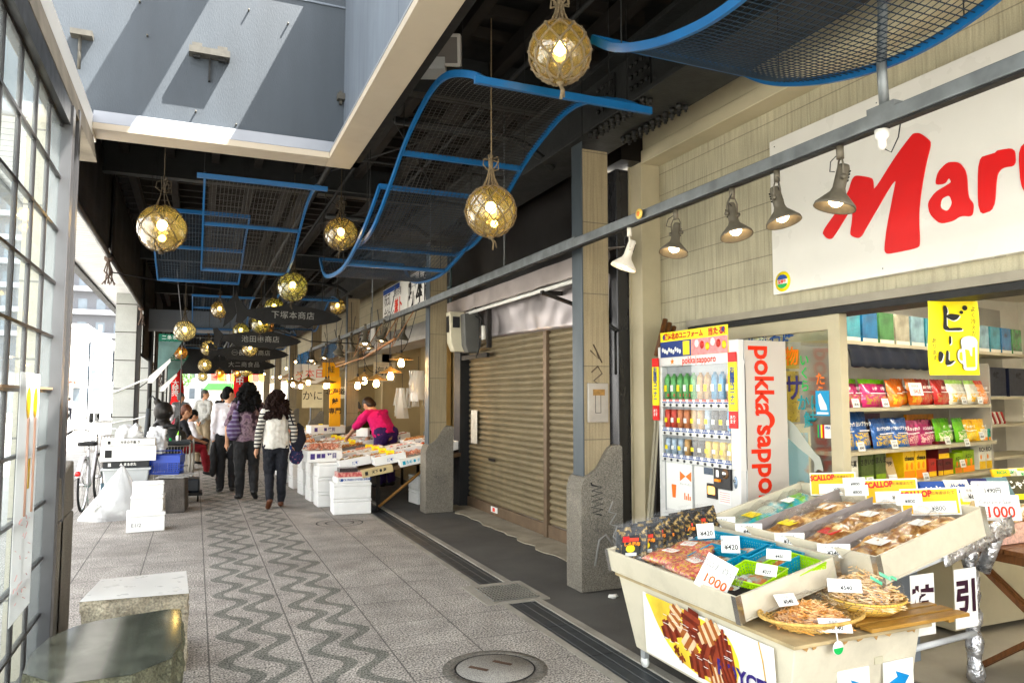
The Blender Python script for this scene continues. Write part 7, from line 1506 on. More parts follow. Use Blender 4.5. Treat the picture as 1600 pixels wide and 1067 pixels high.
stp = stripes('stripe_sleeve', (.42, .40, .35), (.01, .01, .015), .052, .42, 2, o=.01)
purp = spots('top_print', (.05, .02, .04), (.26, .19, .22), 9, .47, .85, 0, (.14, .08, .13), .1); shoe_b = mat('shoe_black', (.02, .02, .02), .5, 0, .1); shoe_br = mat('shoe_brown', (.16, .06, .03), .5, 0, .2); shoe_w = mat('shoe_white', (.6, .6, .6), .6, 0, .1)
def bag_w1(t, J, HM):
    m = MB(); c = J['wrR'] + Vector((.05, .02, -.0)); ell(m, (c.x, c.y, c.z + .06), (.11, .07, .20)); merged(m, 'shoulder_bag', navy, t, .012, 2, .02, 9)
    m = MB(); ell(m, (c.x - .01, c.y + .02, c.z - .19), (.10, .06, .13)); merged(m, 'dotted_bag', spots('dots', (.02, .03, .12), (.6, .2, .25), 45, .66, .8, 0, None, 0), t, .012, 2, .012, 12)
    m = MB(); sh_ = J['shR']; m.tube([(sh_.x - .02, -.06, sh_.z + .06), (sh_.x + .05, -.09, sh_.z - .15), (c.x, c.y - .06, c.z + .22)], .011, 6); m.tube([(sh_.x - .02, .06, sh_.z + .06), (sh_.x + .05, .09, sh_.z - .15), (c.x, c.y + .05, c.z + .22)], .011, 6); m.build('strap', navy, t)
w1 = human('brown haired woman in a cream sweater with striped sleeves, navy bags on her arm', rest(1.64, anL=(-.08, -.10, .12), knL=(-.08, .06, .48), toeL=(-.09, -.02, .03), anR=(.09, .06, .07), toeR=(.11, .2, .03), face=(.25, 1, -.05), head=(.01, .03, 1.55), wrR=(.25, .0, .93), elR=(.24, -.06, 1.12), wrL=(-.26, .02, .86), elL=(-.24, -.02, 1.10), sleeve=(.95, 0, 0), legw=(1.03, 0, 0), hem=(0, 0, .85)),
           dict(top=creamk, sleevemat=stp, legs=denim, shoes=shoe_br, hair=brhair), .011, 'women walking down the arcade', curly, bag_w1)
w1.location = (1.06, 10.85, 0)
def bag_w2(t, J, HM):
    m = MB(); ell(m, (-.19, -.08, 1.0), (.10, .08, .15)); ell(m, (-.17, -.09, 1.17), (.055, .05, .12)); merged(m, 'backpack', stripes('bag_stripes', (.05, .025, .08), (.14, .12, .19), .06, .4, 2), t, .012, 3, .02, 8)
    m = MB(); m.tube([(-.15, -.11, 1.28), (-.13, -.10, 1.40), (-.12, .0, 1.44), (-.13, .1, 1.32)], .014, 6); m.build('strap', stripes('bag_stripes', (.05, .025, .08), (.14, .12, .19), .06, .4, 2), t)
    m = MB(); m.M = Matrix.Translation(J['wrL'] + Vector((.03, .05, -.10))) @ Matrix.Rotation(R(25), 4, 'Y'); m.box(-.005, .005, -.035, .035, -.07, .07); m.build('phone', darkpl, t)
w2 = human('woman with black curly hair in a purple print top, striped purple backpack on one shoulder', rest(1.66, face=(.1, 1, -.05), anR=(.10, -.12, .13), knR=(.10, .08, .49), toeR=(.13, -.03, .05), anL=(-.08, .05, .075), toeL=(-.11, .2, .035), wrL=(-.27, .05, .84), elL=(-.27, -.03, 1.07), sleeve=(.45, 0, 0), legw=(1.12, 0, 0), hem=(0, 0, .84), elR=(.2, .02, 1.08), wrR=(.18, .16, .9)),
           dict(top=purp, legs=dktr, shoes=shoe_b, hair=dkhair), .011, 'women walking down the arcade', curly, bag_w2)
w2.location = (.74, 11.85, 0); w2.scale = (1.06,) * 3
def bag_m(t, J, HM):
    m = MB(); ell(m, (-.2, 0, .55), (.06, .10, .30)); merged(m, 'garment_bag', blk, t, .014, 2, .02, 7)
m3 = human('man in a white shirt and black trousers walking ahead of the two women', rest(1.72, face=(.9, .5, 0), wrL=(-.2, .0, .80), sleeve=(.9, 0, 0), legw=(1.15, 0, 0)), dict(top=shirtw, legs=blk, shoes=shoe_b, hair=dkhair), .013, None, None, bag_m); m3.location = (.50, 12.9, 0)
m4 = human('grey haired man in a light jacket standing with hands clasped behind his back', rest(1.70, face=(1, .35, 0), elL=(-.23, -.12, 1.10), elR=(.23, -.12, 1.10), wrL=(-.05, -.2, .90), wrR=(.05, -.2, .90), hdL=(.5, 0, -1), hdR=(-.5, 0, -1), sleeve=(.95, 0, 0), legw=(1.2, 0, 0), hem=(0, 0, .82)), dict(top=ltjack, legs=khaki, shoes=shoe_b, hair=grhair), .016)
m4.location = (.22, 20.5, 0); m4.rotation_euler = (0, 0, R(-35)); m4.scale = (1.02,) * 3
m5 = human('dark haired person in black with a shoulder bag, far down the walkway, on the left', rest(1.68, legw=(1.1, 0, 0)), dict(top=blk, legs=khaki, shoes=shoe_w, hair=dkhair), .02, 'people in black far down the walkway'); m5.location = (.85, 27, 0)
m6 = human('dark haired person in a black jacket, far down the walkway, on the right', rest(1.70, legw=(1.1, 0, 0)), dict(top=blk, legs=dktr, shoes=shoe_b, hair=dkhair), .02, 'people in black far down the walkway'); m6.location = (1.35, 26.5, 0)
m7 = human('grey haired man in a grey vest standing by the red banner flag', rest(1.66, face=(.9, .4, 0)), dict(top=mat('vest_grey', (.16, .16, .16), .8), sleevemat=shirtw, legs=khaki, shoes=shoe_b, hair=grhair), .02); m7.location = (-.35, 21.8, 0)
def sit(**k):   # seated facing +y
    P = dict(pelvis=(0, 0, .52), chest=(0, .05, .80), neck=(0, .10, .98), head=(0, .16, 1.12), face=(0, 1, -.1), shL=(-.16, .08, .94), shR=(.16, .08, .94), elL=(-.2, .18, .70), elR=(.2, .18, .70), wrL=(-.10, .38, .62), wrR=(.10, .38, .62), hipL=(-.09, .02, .50), hipR=(.09, .02, .50), knL=(-.10, .42, .50), knR=(.10, .42, .50), anL=(-.11, .46, .08), anR=(.11, .46, .08), toeL=(-.12, .60, .035), toeR=(.12, .60, .035))
    P.update(k); return P
w4 = human('seated woman with short red hair, dark top and a red apron strap across her back', sit(anL=(-.08, .62, .08), toeL=(-.08, .78, .04), anR=(.08, .5, .08), sleeve=(.4, 0, 0), neck=(0, .08, 1.0), head=(0, .14, 1.15)), dict(top=mat('tshirt_dark', (.04, .04, .05), .85), legs=mat('apron_red', (.30, .02, .03), .8, 0, .15), shoes=shoe_b, hair=redhair), .013, 'people sitting along the street side', None,
           lambda t, J, HM: MB().tube([(.13, .0, 1.02), (.10, -.10, .88), (-.05, -.13, .68), (-.14, -.09, .55)], .022, 8).tube([(-.13, .0, 1.02), (-.10, -.10, .88), (.05, -.13, .68), (.14, -.09, .55)], .022, 8).build('apron_strap', mat('apron_pink', (.55, .10, .13), .8), t))
w4.location = (-.29, 14.9, .08); w4.rotation_euler = (0, 0, R(-80)); w4.scale = (1.04,) * 3
m8 = human('seated man in a white shirt and navy trousers with one leg crossed over', sit(knR=(.02, .42, .58), anR=(-.28, .44, .55), toeR=(-.36, .55, .50), sleeve=(.9, 0, 0), wrL=(-.12, .36, .56), wrR=(-.05, .36, .66)), dict(top=shirtw, legs=navy, shoes=shoe_b, hair=dkhair), .014, 'people sitting along the street side')
m8.location = (-.18, 17.2, .0); m8.rotation_euler = (0, 0, R(-75)); m8.scale = (1.02,) * 3
m9 = human('seated person in a pale cap, half hidden behind the man in the white shirt', sit(), dict(top=mat('shirt_check', (.25, .25, .3), .8, 0, .3, 20), legs=khaki, shoes=shoe_b, hair=white), .018, 'people sitting along the street side'); m9.location = (-.38, 18.4, 0); m9.rotation_euler = (0, 0, R(-80))
pinkt = mat('tunic_pink', (.60, .0, .17), .85, 0, .08, 6, bump=.2)
w5 = human('woman in a bright pink tunic bending over the fish trays, seen from behind', rest(1.55, pelvis=(0, 0, .86), chest=(.0, .18, 1.10), neck=(.0, .31, 1.24), head=(.0, .42, 1.34), face=(0, .7, -.7), shL=(-.17, .26, 1.20), shR=(.17, .26, 1.20), elL=(-.24, .42, .97), elR=(.24, .38, .97), wrL=(-.2, .62, .84), wrR=(.17, .58, .83), hdL=(0, .6, -.6), hdR=(0, .6, -.6), sleeve=(.48, 0, 0), hem=(0, -.02, .82), legw=(1.15, 0, 0)),
           dict(top=pinkt, legs=mat('skirt_purple', (.05, .01, .16), .8), shoes=shoe_b, hair=mat('hair_dkbrown', (.04, .018, .008), .5, 0, .3, 60)), .012)
w5.location = (2.95, 12.2, .05); w5.rotation_euler = (0, 0, R(30)); w5.scale = (1.3, 1.12, 1.1)
m10 = human('man with cropped hair in an olive shirt leaning behind the far fish trays', sit(pelvis=(0, 0, .80), chest=(0, .08, 1.05), neck=(0, .14, 1.2), head=(0, .22, 1.33), shL=(-.17, .12, 1.16), shR=(.17, .12, 1.16), elL=(-.24, .2, .92), elR=(.24, .2, .92), wrL=(-.1, .42, .86), wrR=(.1, .42, .86), hipL=(-.09, 0, .78), hipR=(.09, 0, .78), knL=(-.1, .1, .42), knR=(.1, .1, .42), anL=(-.1, 0, .08), anR=(.1, 0, .08), toeL=(-.1, .14, .04), toeR=(.1, .14, .04), face=(.25, 1, -.3)),
            dict(top=mat('olive', (.12, .09, .02), .85, 0, .1), legs=dktr, shoes=shoe_b, hair=grhair), .014); m10.location = (3.6, 16.9, 0); m10.rotation_euler = (0, 0, R(95))
# dark statue of a child with a topknot
stt = thing('bronze_statue', 'dark bronze statue of a round headed child holding something to its mouth', 'statue', (-.50, 14.1, 0)); b = MB()
ell(b, (0, 0, 1.30), (.16, .16, .17)); ell(b, (-.10, 0, 1.46), (.06, .06, .06)); capsule(b, (0, 0, .70), (0, .0, 1.06), .20, .14); capsule(b, (.10, -.10, 1.05), (.20, -.16, .98), .06, .05); capsule(b, (.20, -.16, .98), (.24, -.1, 1.15), .05, .04); capsule(b, (-.1, -.08, 1.05), (.05, -.22, .86), .06, .05); capsule(b, (.22, -.1, 1.15), (.27, -.14, 1.20), .035, .045); ell(b, (0, 0, .5), (.24, .22, .2)); ell(b, (.12, -.08, 1.27), (.05, .05, .04))
x = merged(b, 'figure', mat('bronze_dark', (.05, .045, .04), .45, .4, .3, 12), stt, .014, 2); x.location = (0, 0, 0); MB().cb((-.50, 14.1, .18), (.5, .5, .36)).build('base', granite, stt)
# ---------------------------------------------------------------- foam boxes and fish stall
cyanp = mat('print_cyan', (.05, .4, .55), .6, 0, 0)
def foambox(w, d, h, lid=True, writing=None, wc=None, open_=False):
    t = thing('foam_box', '', 'foam box', (0, 0, 0), 'white foam boxes'); b = MB(); th = .022
    if open_:
        b.box(-w / 2, w / 2, -d / 2, d / 2, 0, th); b.box(-w / 2, w / 2, -d / 2, -d / 2 + th, th, h); b.box(-w / 2, w / 2, d / 2 - th, d / 2, th, h); b.box(-w / 2, -w / 2 + th, -d / 2 + th, d / 2 - th, th, h); b.box(w / 2 - th, w / 2, -d / 2 + th, d / 2 - th, th, h); b.build('body', foam, t, bevel=.006)
    else:
        b.box(-w / 2, w / 2, -d / 2, d / 2, 0, h * .78).build('body', foam, t, bevel=.012)
        MB().box(-w / 2 - .004, w / 2 + .004, -d / 2 - .004, d / 2 + .004, h * .785, h).build('lid', foam, t, bevel=.014)
    if writing:
        m = MB(); mtxt(m, writing, h * .38, frame((0, -d / 2 - .002 - (.004 if not open_ else 0), h * .40), 'S'), 0, bold=.03); mtxt(m, writing, h * .38, frame((-w / 2 - .002, 0, h * .40), 'W'), 0, bold=.03); m.build('print', wc or bluep, t)
    return t
def setp(o, x, y, z, rz, lab, grp=None):
    o.location = (x, y, z); o.rotation_euler = (0, 0, R(rz)); o['label'] = lab
    if grp: o['group'] = grp
    return o
fb_a = foambox(.40, .30, .22, writing=None)
setp(fb_a, -.49, 9.72, 0, 4, 'lowest white foam box of the short stack, with pen marks on its side'); m = MB(); mtxt(m, 'E1/2', .06, frame((-.10, -.157, .08), 'S'), 0); m.build('pen_mark', grayink, fb_a)
g1 = foambox(.34, .26, .19); setp(g1, -.47, 9.74, .22, -3, 'middle white foam box of the short stack on the pavement', 'short stack of foam boxes'); setp(dup(g1), -.475, 9.75, .41, 3, 'topmost white foam box of the short stack on the pavement', 'short stack of foam boxes').scale = (.97, 1, .75)
fb_a['group'] = 'short stack of foam boxes'
# near stall stack
s1_ = foambox(.50, .36, .205); k_ = 0
nm = ['lowest', 'second', 'third', 'fourth']
STK = [(1.97, 10.1, 2, 'nearest foam stack at the corner of the fish stall'), (1.86, 10.9, 3, 'second foam stack along the front of the fish stall'), (1.84, 11.5, 3, 'third foam stack along the front of the fish stall'), (1.82, 12.3, 3, 'fourth foam stack along the front of the fish stall'), (1.80, 13.2, 3, 'fifth foam stack along the front of the fish stall'), (1.78, 14.2, 3, 'sixth foam stack, before the blue lined trays'), (1.78, 15.3, 3, 'seventh foam stack by the walkway'), (1.76, 16.5, 3, 'eighth foam stack by the walkway'), (3.2, 10.6, 2, 'foam stack in shade under the stall table')]
for x, y, n_, l in STK:
    for k in range(n_):
        o = s1_ if k_ == 0 else dup(s1_); k_ += 1; setp(o, x + random.uniform(-.015, .015), y + random.uniform(-.01, .01), k * .206, random.uniform(-4, 4) + (3 if y > 10.5 else 0), nm[k] + ' box of the ' + l, 'foam box stacks at the fish stall')
# sloping stall tables
def ztab(x): return .50 + (x - 1.9) * .16
for i, (Y0, Y1, l) in enumerate(((10.0, 12.0, 'near sloping wooden stall table, left edge by the foam boxes'), (12.7, 15.2, 'second sloping stall table beyond the woman in pink'), (16.0, 19.5, 'third sloping stall table further down the arcade'))):
    t = thing('stall_table', l, 'table', (2.7, Y0, 0), 'sloping fish stall tables'); MB().hexa([(1.95, Y0, ztab(1.95) - .05), (3.5, Y0, ztab(3.5) - .05), (3.5, Y1, ztab(3.5) - .05), (1.95, Y1, ztab(1.95) - .05)], [(1.95, Y0, ztab(1.95) - .005), (3.5, Y0, ztab(3.5) - .005), (3.5, Y1, ztab(3.5) - .005), (1.95, Y1, ztab(1.95) - .005)]).build('table_top', mat('stall_wood', (.16, .10, .05), .7, 0, .3, 6, dirt=.3), t)
    for x in (2.35, 3.4):
        for y in (Y0 + .15, Y1 - .15): MB().box(x - .02, x + .02, y - .02, y + .02, 0, ztab(x) - .055).build('leg', woodd, t)
    MB().tube([(2.35, Y0 + .1, .05), (3.1, Y0 + .1, .62)], .02, 6).build('brace', mat('brace_wood', (.3, .16, .06), .7), t)
fishm = {'salmon': spots('sea_salmon', (.60, .18, .06), (.72, .42, .25), 35, .5, .35, .6), 'crab': spots('sea_crab', (.42, .10, .02), (.62, .38, .15), 30, .5, .4, .5, (.6, .5, .3)), 'shrimp': spots('sea_shrimp', (.62, .2, .12), (.7, .45, .35), 50, .5, .4, .4), 'roe': spots('sea_roe', (.5, .05, .02), (.6, .15, .03), 60, .5, .2, .9), 'shell': spots('sea_shell', (.28, .2, .1), (.45, .36, .22), 25, .5, .6, .1, (.15, .1, .06)), 'white': spots('sea_white', (.62, .58, .48), (.5, .38, .25), 20, .5, .4, .5), 'dark': spots('sea_dark', (.05, .035, .03), (.25, .15, .12), 20, .5, .4, .6), 'pink': spots('sea_pink', (.62, .16, .16), (.7, .35, .3), 40, .5, .35, .6)}
def contents(kind, w, d, seed):
    random.seed(seed); m = MB()
    if kind in ('salmon', 'white', 'dark', 'pink'):
        n_ = 9
        for k in range(n_):
            x = -w / 2 + w * (k + .5) / n_; m.ball((x, random.uniform(-.02, .02), .02), 1, 10, 0, (w / n_ * .8, d * random.uniform(.32, .42), random.uniform(.02, .035)), jit=.3)
            if random.random() < .6: m.ball((x, random.uniform(-.08, .08), .045), 1, 8, 0, (w / n_ * .7, d * .2, .025), jit=.4)
    elif kind in ('crab', 'shell', 'shrimp', 'roe'):
        for k in range(46):
            x, y = random.uniform(-w / 2, w / 2) * .9, random.uniform(-d / 2, d / 2) * .9; r_ = random.uniform(.018, .038); z = random.uniform(.015, .055)
            m.ball((x, y, z), r_, 8, 0, (1.2, 1, .7), jit=.5)
            if kind in ('crab', 'shrimp'):
                for j in range(3): a = random.uniform(0, 6.28); m.tube([(x, y, z), (x + math.cos(a) * .05, y + math.sin(a) * .05, z + .03), (x + math.cos(a + .4) * .10, y + math.sin(a + .4) * .10, z)], .006, 5)
    return m
proto_c = {}
TR = foambox(.44, .34, .12, writing='活鮮', open_=True); TR['group'] = 'open foam trays of seafood'; TRb = thing('steel_tray', '', 'tray', (0, 0, 0), 'clear and steel trays of seafood'); MB().box(-.22, .22, -.17, .17, 0, .008).box(-.23, .23, -.18, -.165, 0, .07).box(-.23, .23, .165, .18, 0, .07).box(-.23, -.215, -.165, .165, 0, .07).box(.215, .23, -.165, .165, 0, .07).build('pan', glass('tray_clear', (.8, .8, .78), .15, .3, (.7, .7, .7)), TRb)
kinds = ['salmon', 'crab', 'white', 'shrimp', 'dark', 'pink', 'shell', 'roe']; knm = {'salmon': 'orange salmon slices', 'crab': 'orange crab legs', 'white': 'pale fish fillets', 'shrimp': 'pink shrimps', 'dark': 'dark dried fish', 'pink': 'pink cod roe', 'shell': 'brown shellfish', 'roe': 'dark red roe'}
ctr_ = 0; cols_ = ['front', 'second', 'third', 'back']
ycard = mat('card_yellow', (.85, .72, .05), .6, 0, .03)
for bi, (Y0, n_) in enumerate(((10.2, 4), (12.9, 5), (16.2, 6))):
    for r_ in range(n_):
        for c in range(4):
            if bi == 0 and r_ == 0 and c == 0: continue
            x = 2.12 + c * .40; y = Y0 + r_ * (.46 if bi < 2 else .56) + .03 * c
            if bi == 2 and c == 3: continue
            k = kinds[(ctr_ * 3 + bi + r_ * 5) % 8]; use_clear = (ctr_ % 3 == 1)
            if use_clear: o = TRb if ctr_ == 1 else dup(TRb)
            else: o = TR if ctr_ == 0 else dup(TR)
            where = '%s row, %s column, %s table' % (ORD[r_].replace('nearest', 'first'), cols_[c], ('near', 'second', 'third')[bi])
            tl = math.atan(.16); rz = random.uniform(-6, 6) + 90; z = ztab(x) + .045 - .01
            o.location = (x, y, z); o.rotation_euler = (0, -tl, R(rz - 90)); o['label'] = ('clear tray' if use_clear else 'open foam tray') + ' of ' + knm[k] + ', ' + where
            kk = (k, ctr_ % 2)
            if kk not in proto_c: q = contents(k, .38, .28, ctr_).build('seafood', fishm[k], None); proto_c[kk] = q; tag(q, kind='stuff')
            else: q = proto_c[kk].copy(); COL.objects.link(q)
            q['label'] = knm[k] + ' heaped in the tray, ' + where; q['kind'] = 'stuff'; q.location = (x - .0, y, z + (.055 if not use_clear else .02)); q.rotation_euler = o.rotation_euler
            if ctr_ % 4 == 0:
                t = card(0, 0, 0, .11, .075, '¥800', 'yellow price card stuck in the tray, ' + where, col=ycard, ic=redp, tilt=20, extra='特売', grp='yellow price cards'); t.location = (x, y - .05, z + .10); t.rotation_euler = (0, 0, R(-15))
            ctr_ += 1
# boxes right at the corner of the stall
def labbox(x, y, z, w, d, h, rz, col, wrd, wc, lab, tl=0):
    t = thing('carton', lab, 'box', (0, 0, 0)); MB().box(-w / 2, w / 2, -d / 2, d / 2, 0, h).build('box', col, t, bevel=.005); m = MB(); mtxt(m, wrd, h * .5, frame((.02, -d / 2 - .003, h * .5), 'S'), 0, bold=.03, sx=.9); m.cb((-w * .36, -d / 2 - .002, h * .5), (h * .4, .002, h * .5), 0); m.build('print', wc, t); t.location = (x, y, z); t.rotation_euler = (0, R(-tl), R(rz)); return t
labbox(1.97, 10.1, .412, .44, .3, .07, 2, foam, 'QUICK FRESH OYSTER SHRIMP', bluep, 'flat foam box printed in blue on top of the corner stack')
q = tag(MB().box(-.2, .2, -.14, .14, 0, .06).build('shrimp_pack', spots('shrimp_red', (.55, .12, .12), (.65, .3, .25), 30, .5, .3, .6), None), 'clear tub of red shrimps on the printed foam box', 'tub'); q.location = (1.97, 10.1, .484)
q = tag(MB().box(-.12, .12, -.1, .1, 0, .05).build('dark_pack', mat('pack_dark', (.06, .04, .04), .3, 0, .4, 20, coat=.5), None), 'dark vacuum pack on the tub at the stall corner', 'pack'); q.location = (1.92, 10.12, .546)
labbox(2.30, 9.98, .50, .42, .12, .10, -2, mat('carton_tan', (.55, .45, .27), .7, 0, .08), '天下 ● 産', ink, 'tan carton with a dark hand hole along the stall edge', 10); labbox(2.82, 10.0, .62, .42, .12, .10, -2, paper, 'くろめ ● ドリップ', cyanp, 'white carton with light blue print along the stall edge', 10)
labbox(1.72, 11.0, .62, .50, .34, .16, 6, foam, '■■ 平目', mat('print_purple', (.10, .06, .3), .6), 'large white foam box with purple printed squares at the walkway')
q = contents('shrimp', .42, .28, 77).build('seafood', fishm['shrimp'], None); tag(q, 'pink shrimps in rows on the large foam box at the walkway', kind='stuff'); q.location = (1.72, 11.0, .79)
labbox(1.74, 11.9, .62, .5, .34, .13, 3, foam, 'ご KAISEN', redp, 'white foam box with red lettering behind the purple printed one')
for i, (x, y) in enumerate(((1.72, 13.2), (1.74, 14.2), (1.8, 15.3), (1.8, 16.5))):
    labbox(x, y, .62, .5, .36, .14, random.uniform(-5, 5), foam if i != 2 else mat('tub_blue', (.03, .28, .5), .4, 0, .05), '鮮魚', redp if i % 2 else bluep, ('white foam box by the striped sleeve', 'white foam box just past the striped sleeve', 'blue lined tub of fish by the walkway', 'farthest white foam box on the walkway side')[i])
    q = contents(('salmon', 'crab', 'white', 'shrimp')[i], .42, .3, 60 + i).build('seafood', fishm[('salmon', 'crab', 'white', 'shrimp')[i]], None); tag(q, ('orange slices', 'crab legs', 'pale fillets', 'pink shrimps')[i] + ' lying on the ' + ('box by the striped sleeve', 'box past the striped sleeve', 'blue lined tub', 'farthest foam box')[i], kind='stuff'); q.location = (x, y, .765)
labbox(2.9, 13.0, .86, .5, .3, .14, 30, foam, '', ink, 'blank white foam lid lying beside the woman in pink'); labbox(2.5, 15.6, .80, .7, .5, .16, 4, foam, '■ 紋別', mat('print_purple', (.10, .06, .3)), 'big pale foam box with purple print below the olive shirted man')
# ---------------------------------------------------------------- clutter on the street side
bn_ = thing('litter_bin', 'big grey plastic bin topped with boxes, on the pavement edge', 'bin', (-.82, 11.4, 0)); MB().hexa([(-1.02, 11.2, 0), (-.60, 11.2, 0), (-.60, 11.65, 0), (-1.02, 11.65, 0)], [(-1.10, 11.15, .58), (-.54, 11.15, .58), (-.54, 11.7, .58), (-1.10, 11.7, .58)]).build('body', mat('bin_grey', (.48, .50, .50), .5, 0, .05, dirt=.15), bn_, bevel=.02); MB().box(-1.12, -.52, 11.13, 11.72, .57, .60).build('rim', mat('bin_rim', (.5, .52, .52), .5), bn_, bevel=.008)
labbox(-.82, 11.35, .605, .55, .4, .085, 0, mat('carton_black', (.03, .035, .04), .5, 0, .1), '▲ まるきた', white, 'black carton with white lettering on the grey bin'); labbox(-.80, 11.3, .695, .66, .42, .20, 2, foam, '', ink, 'wide white foam box resting on the black carton'); labbox(-.80, 11.3, .90, .64, .40, .085, 1, paper, '大きの干魚 り', ink, 'white carton lid with hand written characters on top of the pile')
def heap(x, y, z, r_, h, lab, mt, seed, name='plastic_bag', cat='plastic bag', n_=14, amp=.035):
    m = MB(); random.seed(seed)
    for k in range(n_): a = random.uniform(0, 6.28); q = r_ * .5 * math.sqrt(random.random()); ell(m, (math.cos(a) * q, math.sin(a) * q, h * random.uniform(.25, .6)), (r_ * .45, r_ * .45, h * .35), n=10)
    o = merged(m, name, mt, None, .018, 1, amp, 11); o.location = (x, y, z); tag(o, lab, cat); return o
plw = mat('bag_film_white', (.78, .79, .80), .3, 0, .06, 6, coat=.4, bump=.7, bscale=14)
heap(-.82, 11.35, .97, .20, .22, 'crumpled white plastic bag on top of the hand written carton', plw, 5)
heap(-.50, 12.0, .66, .17, .50, 'tall draped white plastic sheet beside the piled boxes', plw, 8, amp=.05)
# clear refuse sack, tied to a peak
sk_ = thing('refuse_sack', 'clear plastic refuse sack slumped in a cone, scraps inside', 'plastic bag', (-.92, 10.75, 0)); m = MB(); n = 40; vv = []
for j in range(15):
    v = j / 14; rr = .34 * (1 - v) ** .85 + .012
    for i in range(n): a = 2 * PI * i / n; k = 1 + .16 * noise.noise(Vector((math.cos(a) * 2.2, math.sin(a) * 2.2, v * 4))) + .06 * math.sin(a * 9 + v * 4) * v; vv.append((-.95 + rr * k * math.cos(a) * 1.05 + .12 * v + (.10 * (1 - v) if math.cos(a) > 0 else 0), 10.75 + rr * k * math.sin(a) * .7, .004 + .66 * v ** 1.05 - .02 * math.sin(v * 3)))
m.add(vv, [(j * n + i, j * n + (i + 1) % n, (j + 1) * n + (i + 1) % n, (j + 1) * n + i) for j in range(14) for i in range(n)], 0, True); m.build('film', glass('sack_film', (.95, .95, .95), .14, .42, (.85, .86, .87), .15, 1), sk_)
m = MB(); random.seed(33)
for k in range(16): ell(m, (-.93 + random.uniform(-.2, .22), 10.75 + random.uniform(-.12, .12), random.uniform(.05, .16)), (.08, .07, .05), n=8)
merged(m, 'scraps', mat('scraps', (.66, .66, .63), .7, 0, .2, 12), sk_, .016, 1, .04, 14).location = tuple(-Vector(sk_.location))
# blue shopping basket on a stone block with papers
sbk = thing('stone_block', 'rough stone block with newspapers on it beside the foam stack', 'stone block', (-.25, 11.1, 0)); MB().hexa([(-.42, 10.95, 0), (-.08, 10.95, 0), (-.04, 11.5, 0), (-.42, 11.5, 0)], [(-.42, 10.95, .44), (-.10, 10.95, .46), (-.06, 11.5, .46), (-.42, 11.5, .44)]).build('block', mat('stone_brown', (.14, .125, .11), .85, 0, .3, 6, bump=.8, bscale=40), sbk, bevel=.015)
np_ = thing('newspapers', 'loose newspapers lying on the stone block', 'newspapers', (-.25, 11.1, .46))
for k in range(5): m = MB(); m.M = Matrix.Translation((-.27 + .03 * k, 11.1 + .03 * k, .462 + k * .006)) @ Matrix.Rotation(R(-15 + 13 * k), 4, 'Z') @ Matrix.Rotation(R(2 * (k % 2)), 4, 'Y'); m.box(-.19, .19, -.13, .13, 0, .003); m.build('sheet', mat('newsprint', (.50, .49, .46), .9, 0, .3, 40), np_)
bbk = thing('shopping_basket', 'blue plastic shopping basket on the newspapers', 'basket', (0, 0, 0)); m = MB(); W, D_, H_ = .20, .14, .26
for s in (0, 1):
    for k in range(13):
        u = k / 12 * 2 - 1; y = (-1, 1)[s]; m.box(u * W * .86 - .006, u * W * .86 + .006, y * D_ - .003, y * D_ + .003, .02, H_ * .62)
    for k in range(9): u = k / 8 * 2 - 1; x = (-1, 1)[s]; m.box(x * W * .98 - .003, x * W * .98 + .003, u * D_ * .9 - .006, u * D_ * .9 + .006, .02, H_ * .62)
for z in (.02, .08, .13): m.box(-W, W, -D_ - .003, -D_ + .003, z, z + .012).box(-W, W, D_ - .003, D_ + .003, z, z + .012).box(-W - .003, -W + .003, -D_, D_, z, z + .012).box(W - .003, W + .003, -D_, D_, z, z + .012)
m.box(-W - .01, W + .01, -D_ - .012, -D_ - .001, H_ * .6, H_).box(-W - .01, W + .01, D_ + .001, D_ + .012, H_ * .6, H_).box(-W - .012, -W - .001, -D_, D_, H_ * .6, H_).box(W + .001, W + .012, -D_, D_, H_ * .6, H_).box(-W, W, -D_, D_, 0, .01).build('body', mat('basket_navy', (.02, .08, .55), .35, 0, .05), bbk)
m = MB(); m.tube([(-W, 0, H_), (-W * .9, .05, H_ + .05), (W * .9, .05, H_ + .05), (W, 0, H_)], .008, 6); m.build('handle', mat('basket_navy', (.02, .08, .55)), bbk); bbk.location = (-.34, 11.35, .49); bbk.rotation_euler = (0, 0, R(-12))
# wire cage trolley with bottles
cg_ = thing('wire_trolley', 'metal wire trolley with a dark folded cover on top', 'trolley', (-.28, 12.7, 0)); m = MB()
for k in range(12): m.tube([(-.52 + k * .042, 12.4, .18), (-.52 + k * .042, 12.4, .80)], .005, 5)
for k in range(12): m.tube([(-.05, 12.4 + k * .05, .18), (-.05, 12.4 + k * .05, .80)], .005, 5)
for z in (.18, .5, .8): m.tube([(-.53, 12.4, z), (-.05, 12.4, z), (-.05, 12.98, z)], .009, 6)
m.tube([(-.05, 12.4, .1), (-.05, 12.4, .86)], .016, 8).tube([(-.53, 12.4, .1), (-.53, 12.4, .86)], .016, 8).tube([(-.05, 12.98, .1), (-.05, 12.98, .86)], .016, 8).tube([(.0, 12.5, .1), (.0, 12.5, .9)], .016, 8); m.build('cage', mat('cage_steel', (.36, .34, .30), .4, .6, .15), cg_)
MB().box(-.54, -.03, 12.38, 12.98, .81, .87).build('cover', mat('cover_dark', (.05, .06, .065), .7, 0, .1), cg_, bevel=.03, seg=3)
for x in (-.5, -.08):
    for y in (12.45, 12.95): MB().lathe([(.05, -.015), (.055, 0), (.05, .015)], 16, M=Matrix.Translation((x, y, .056)) @ Matrix.Rotation(R(90), 4, 'Y')).build('wheel', rubber, cg_)
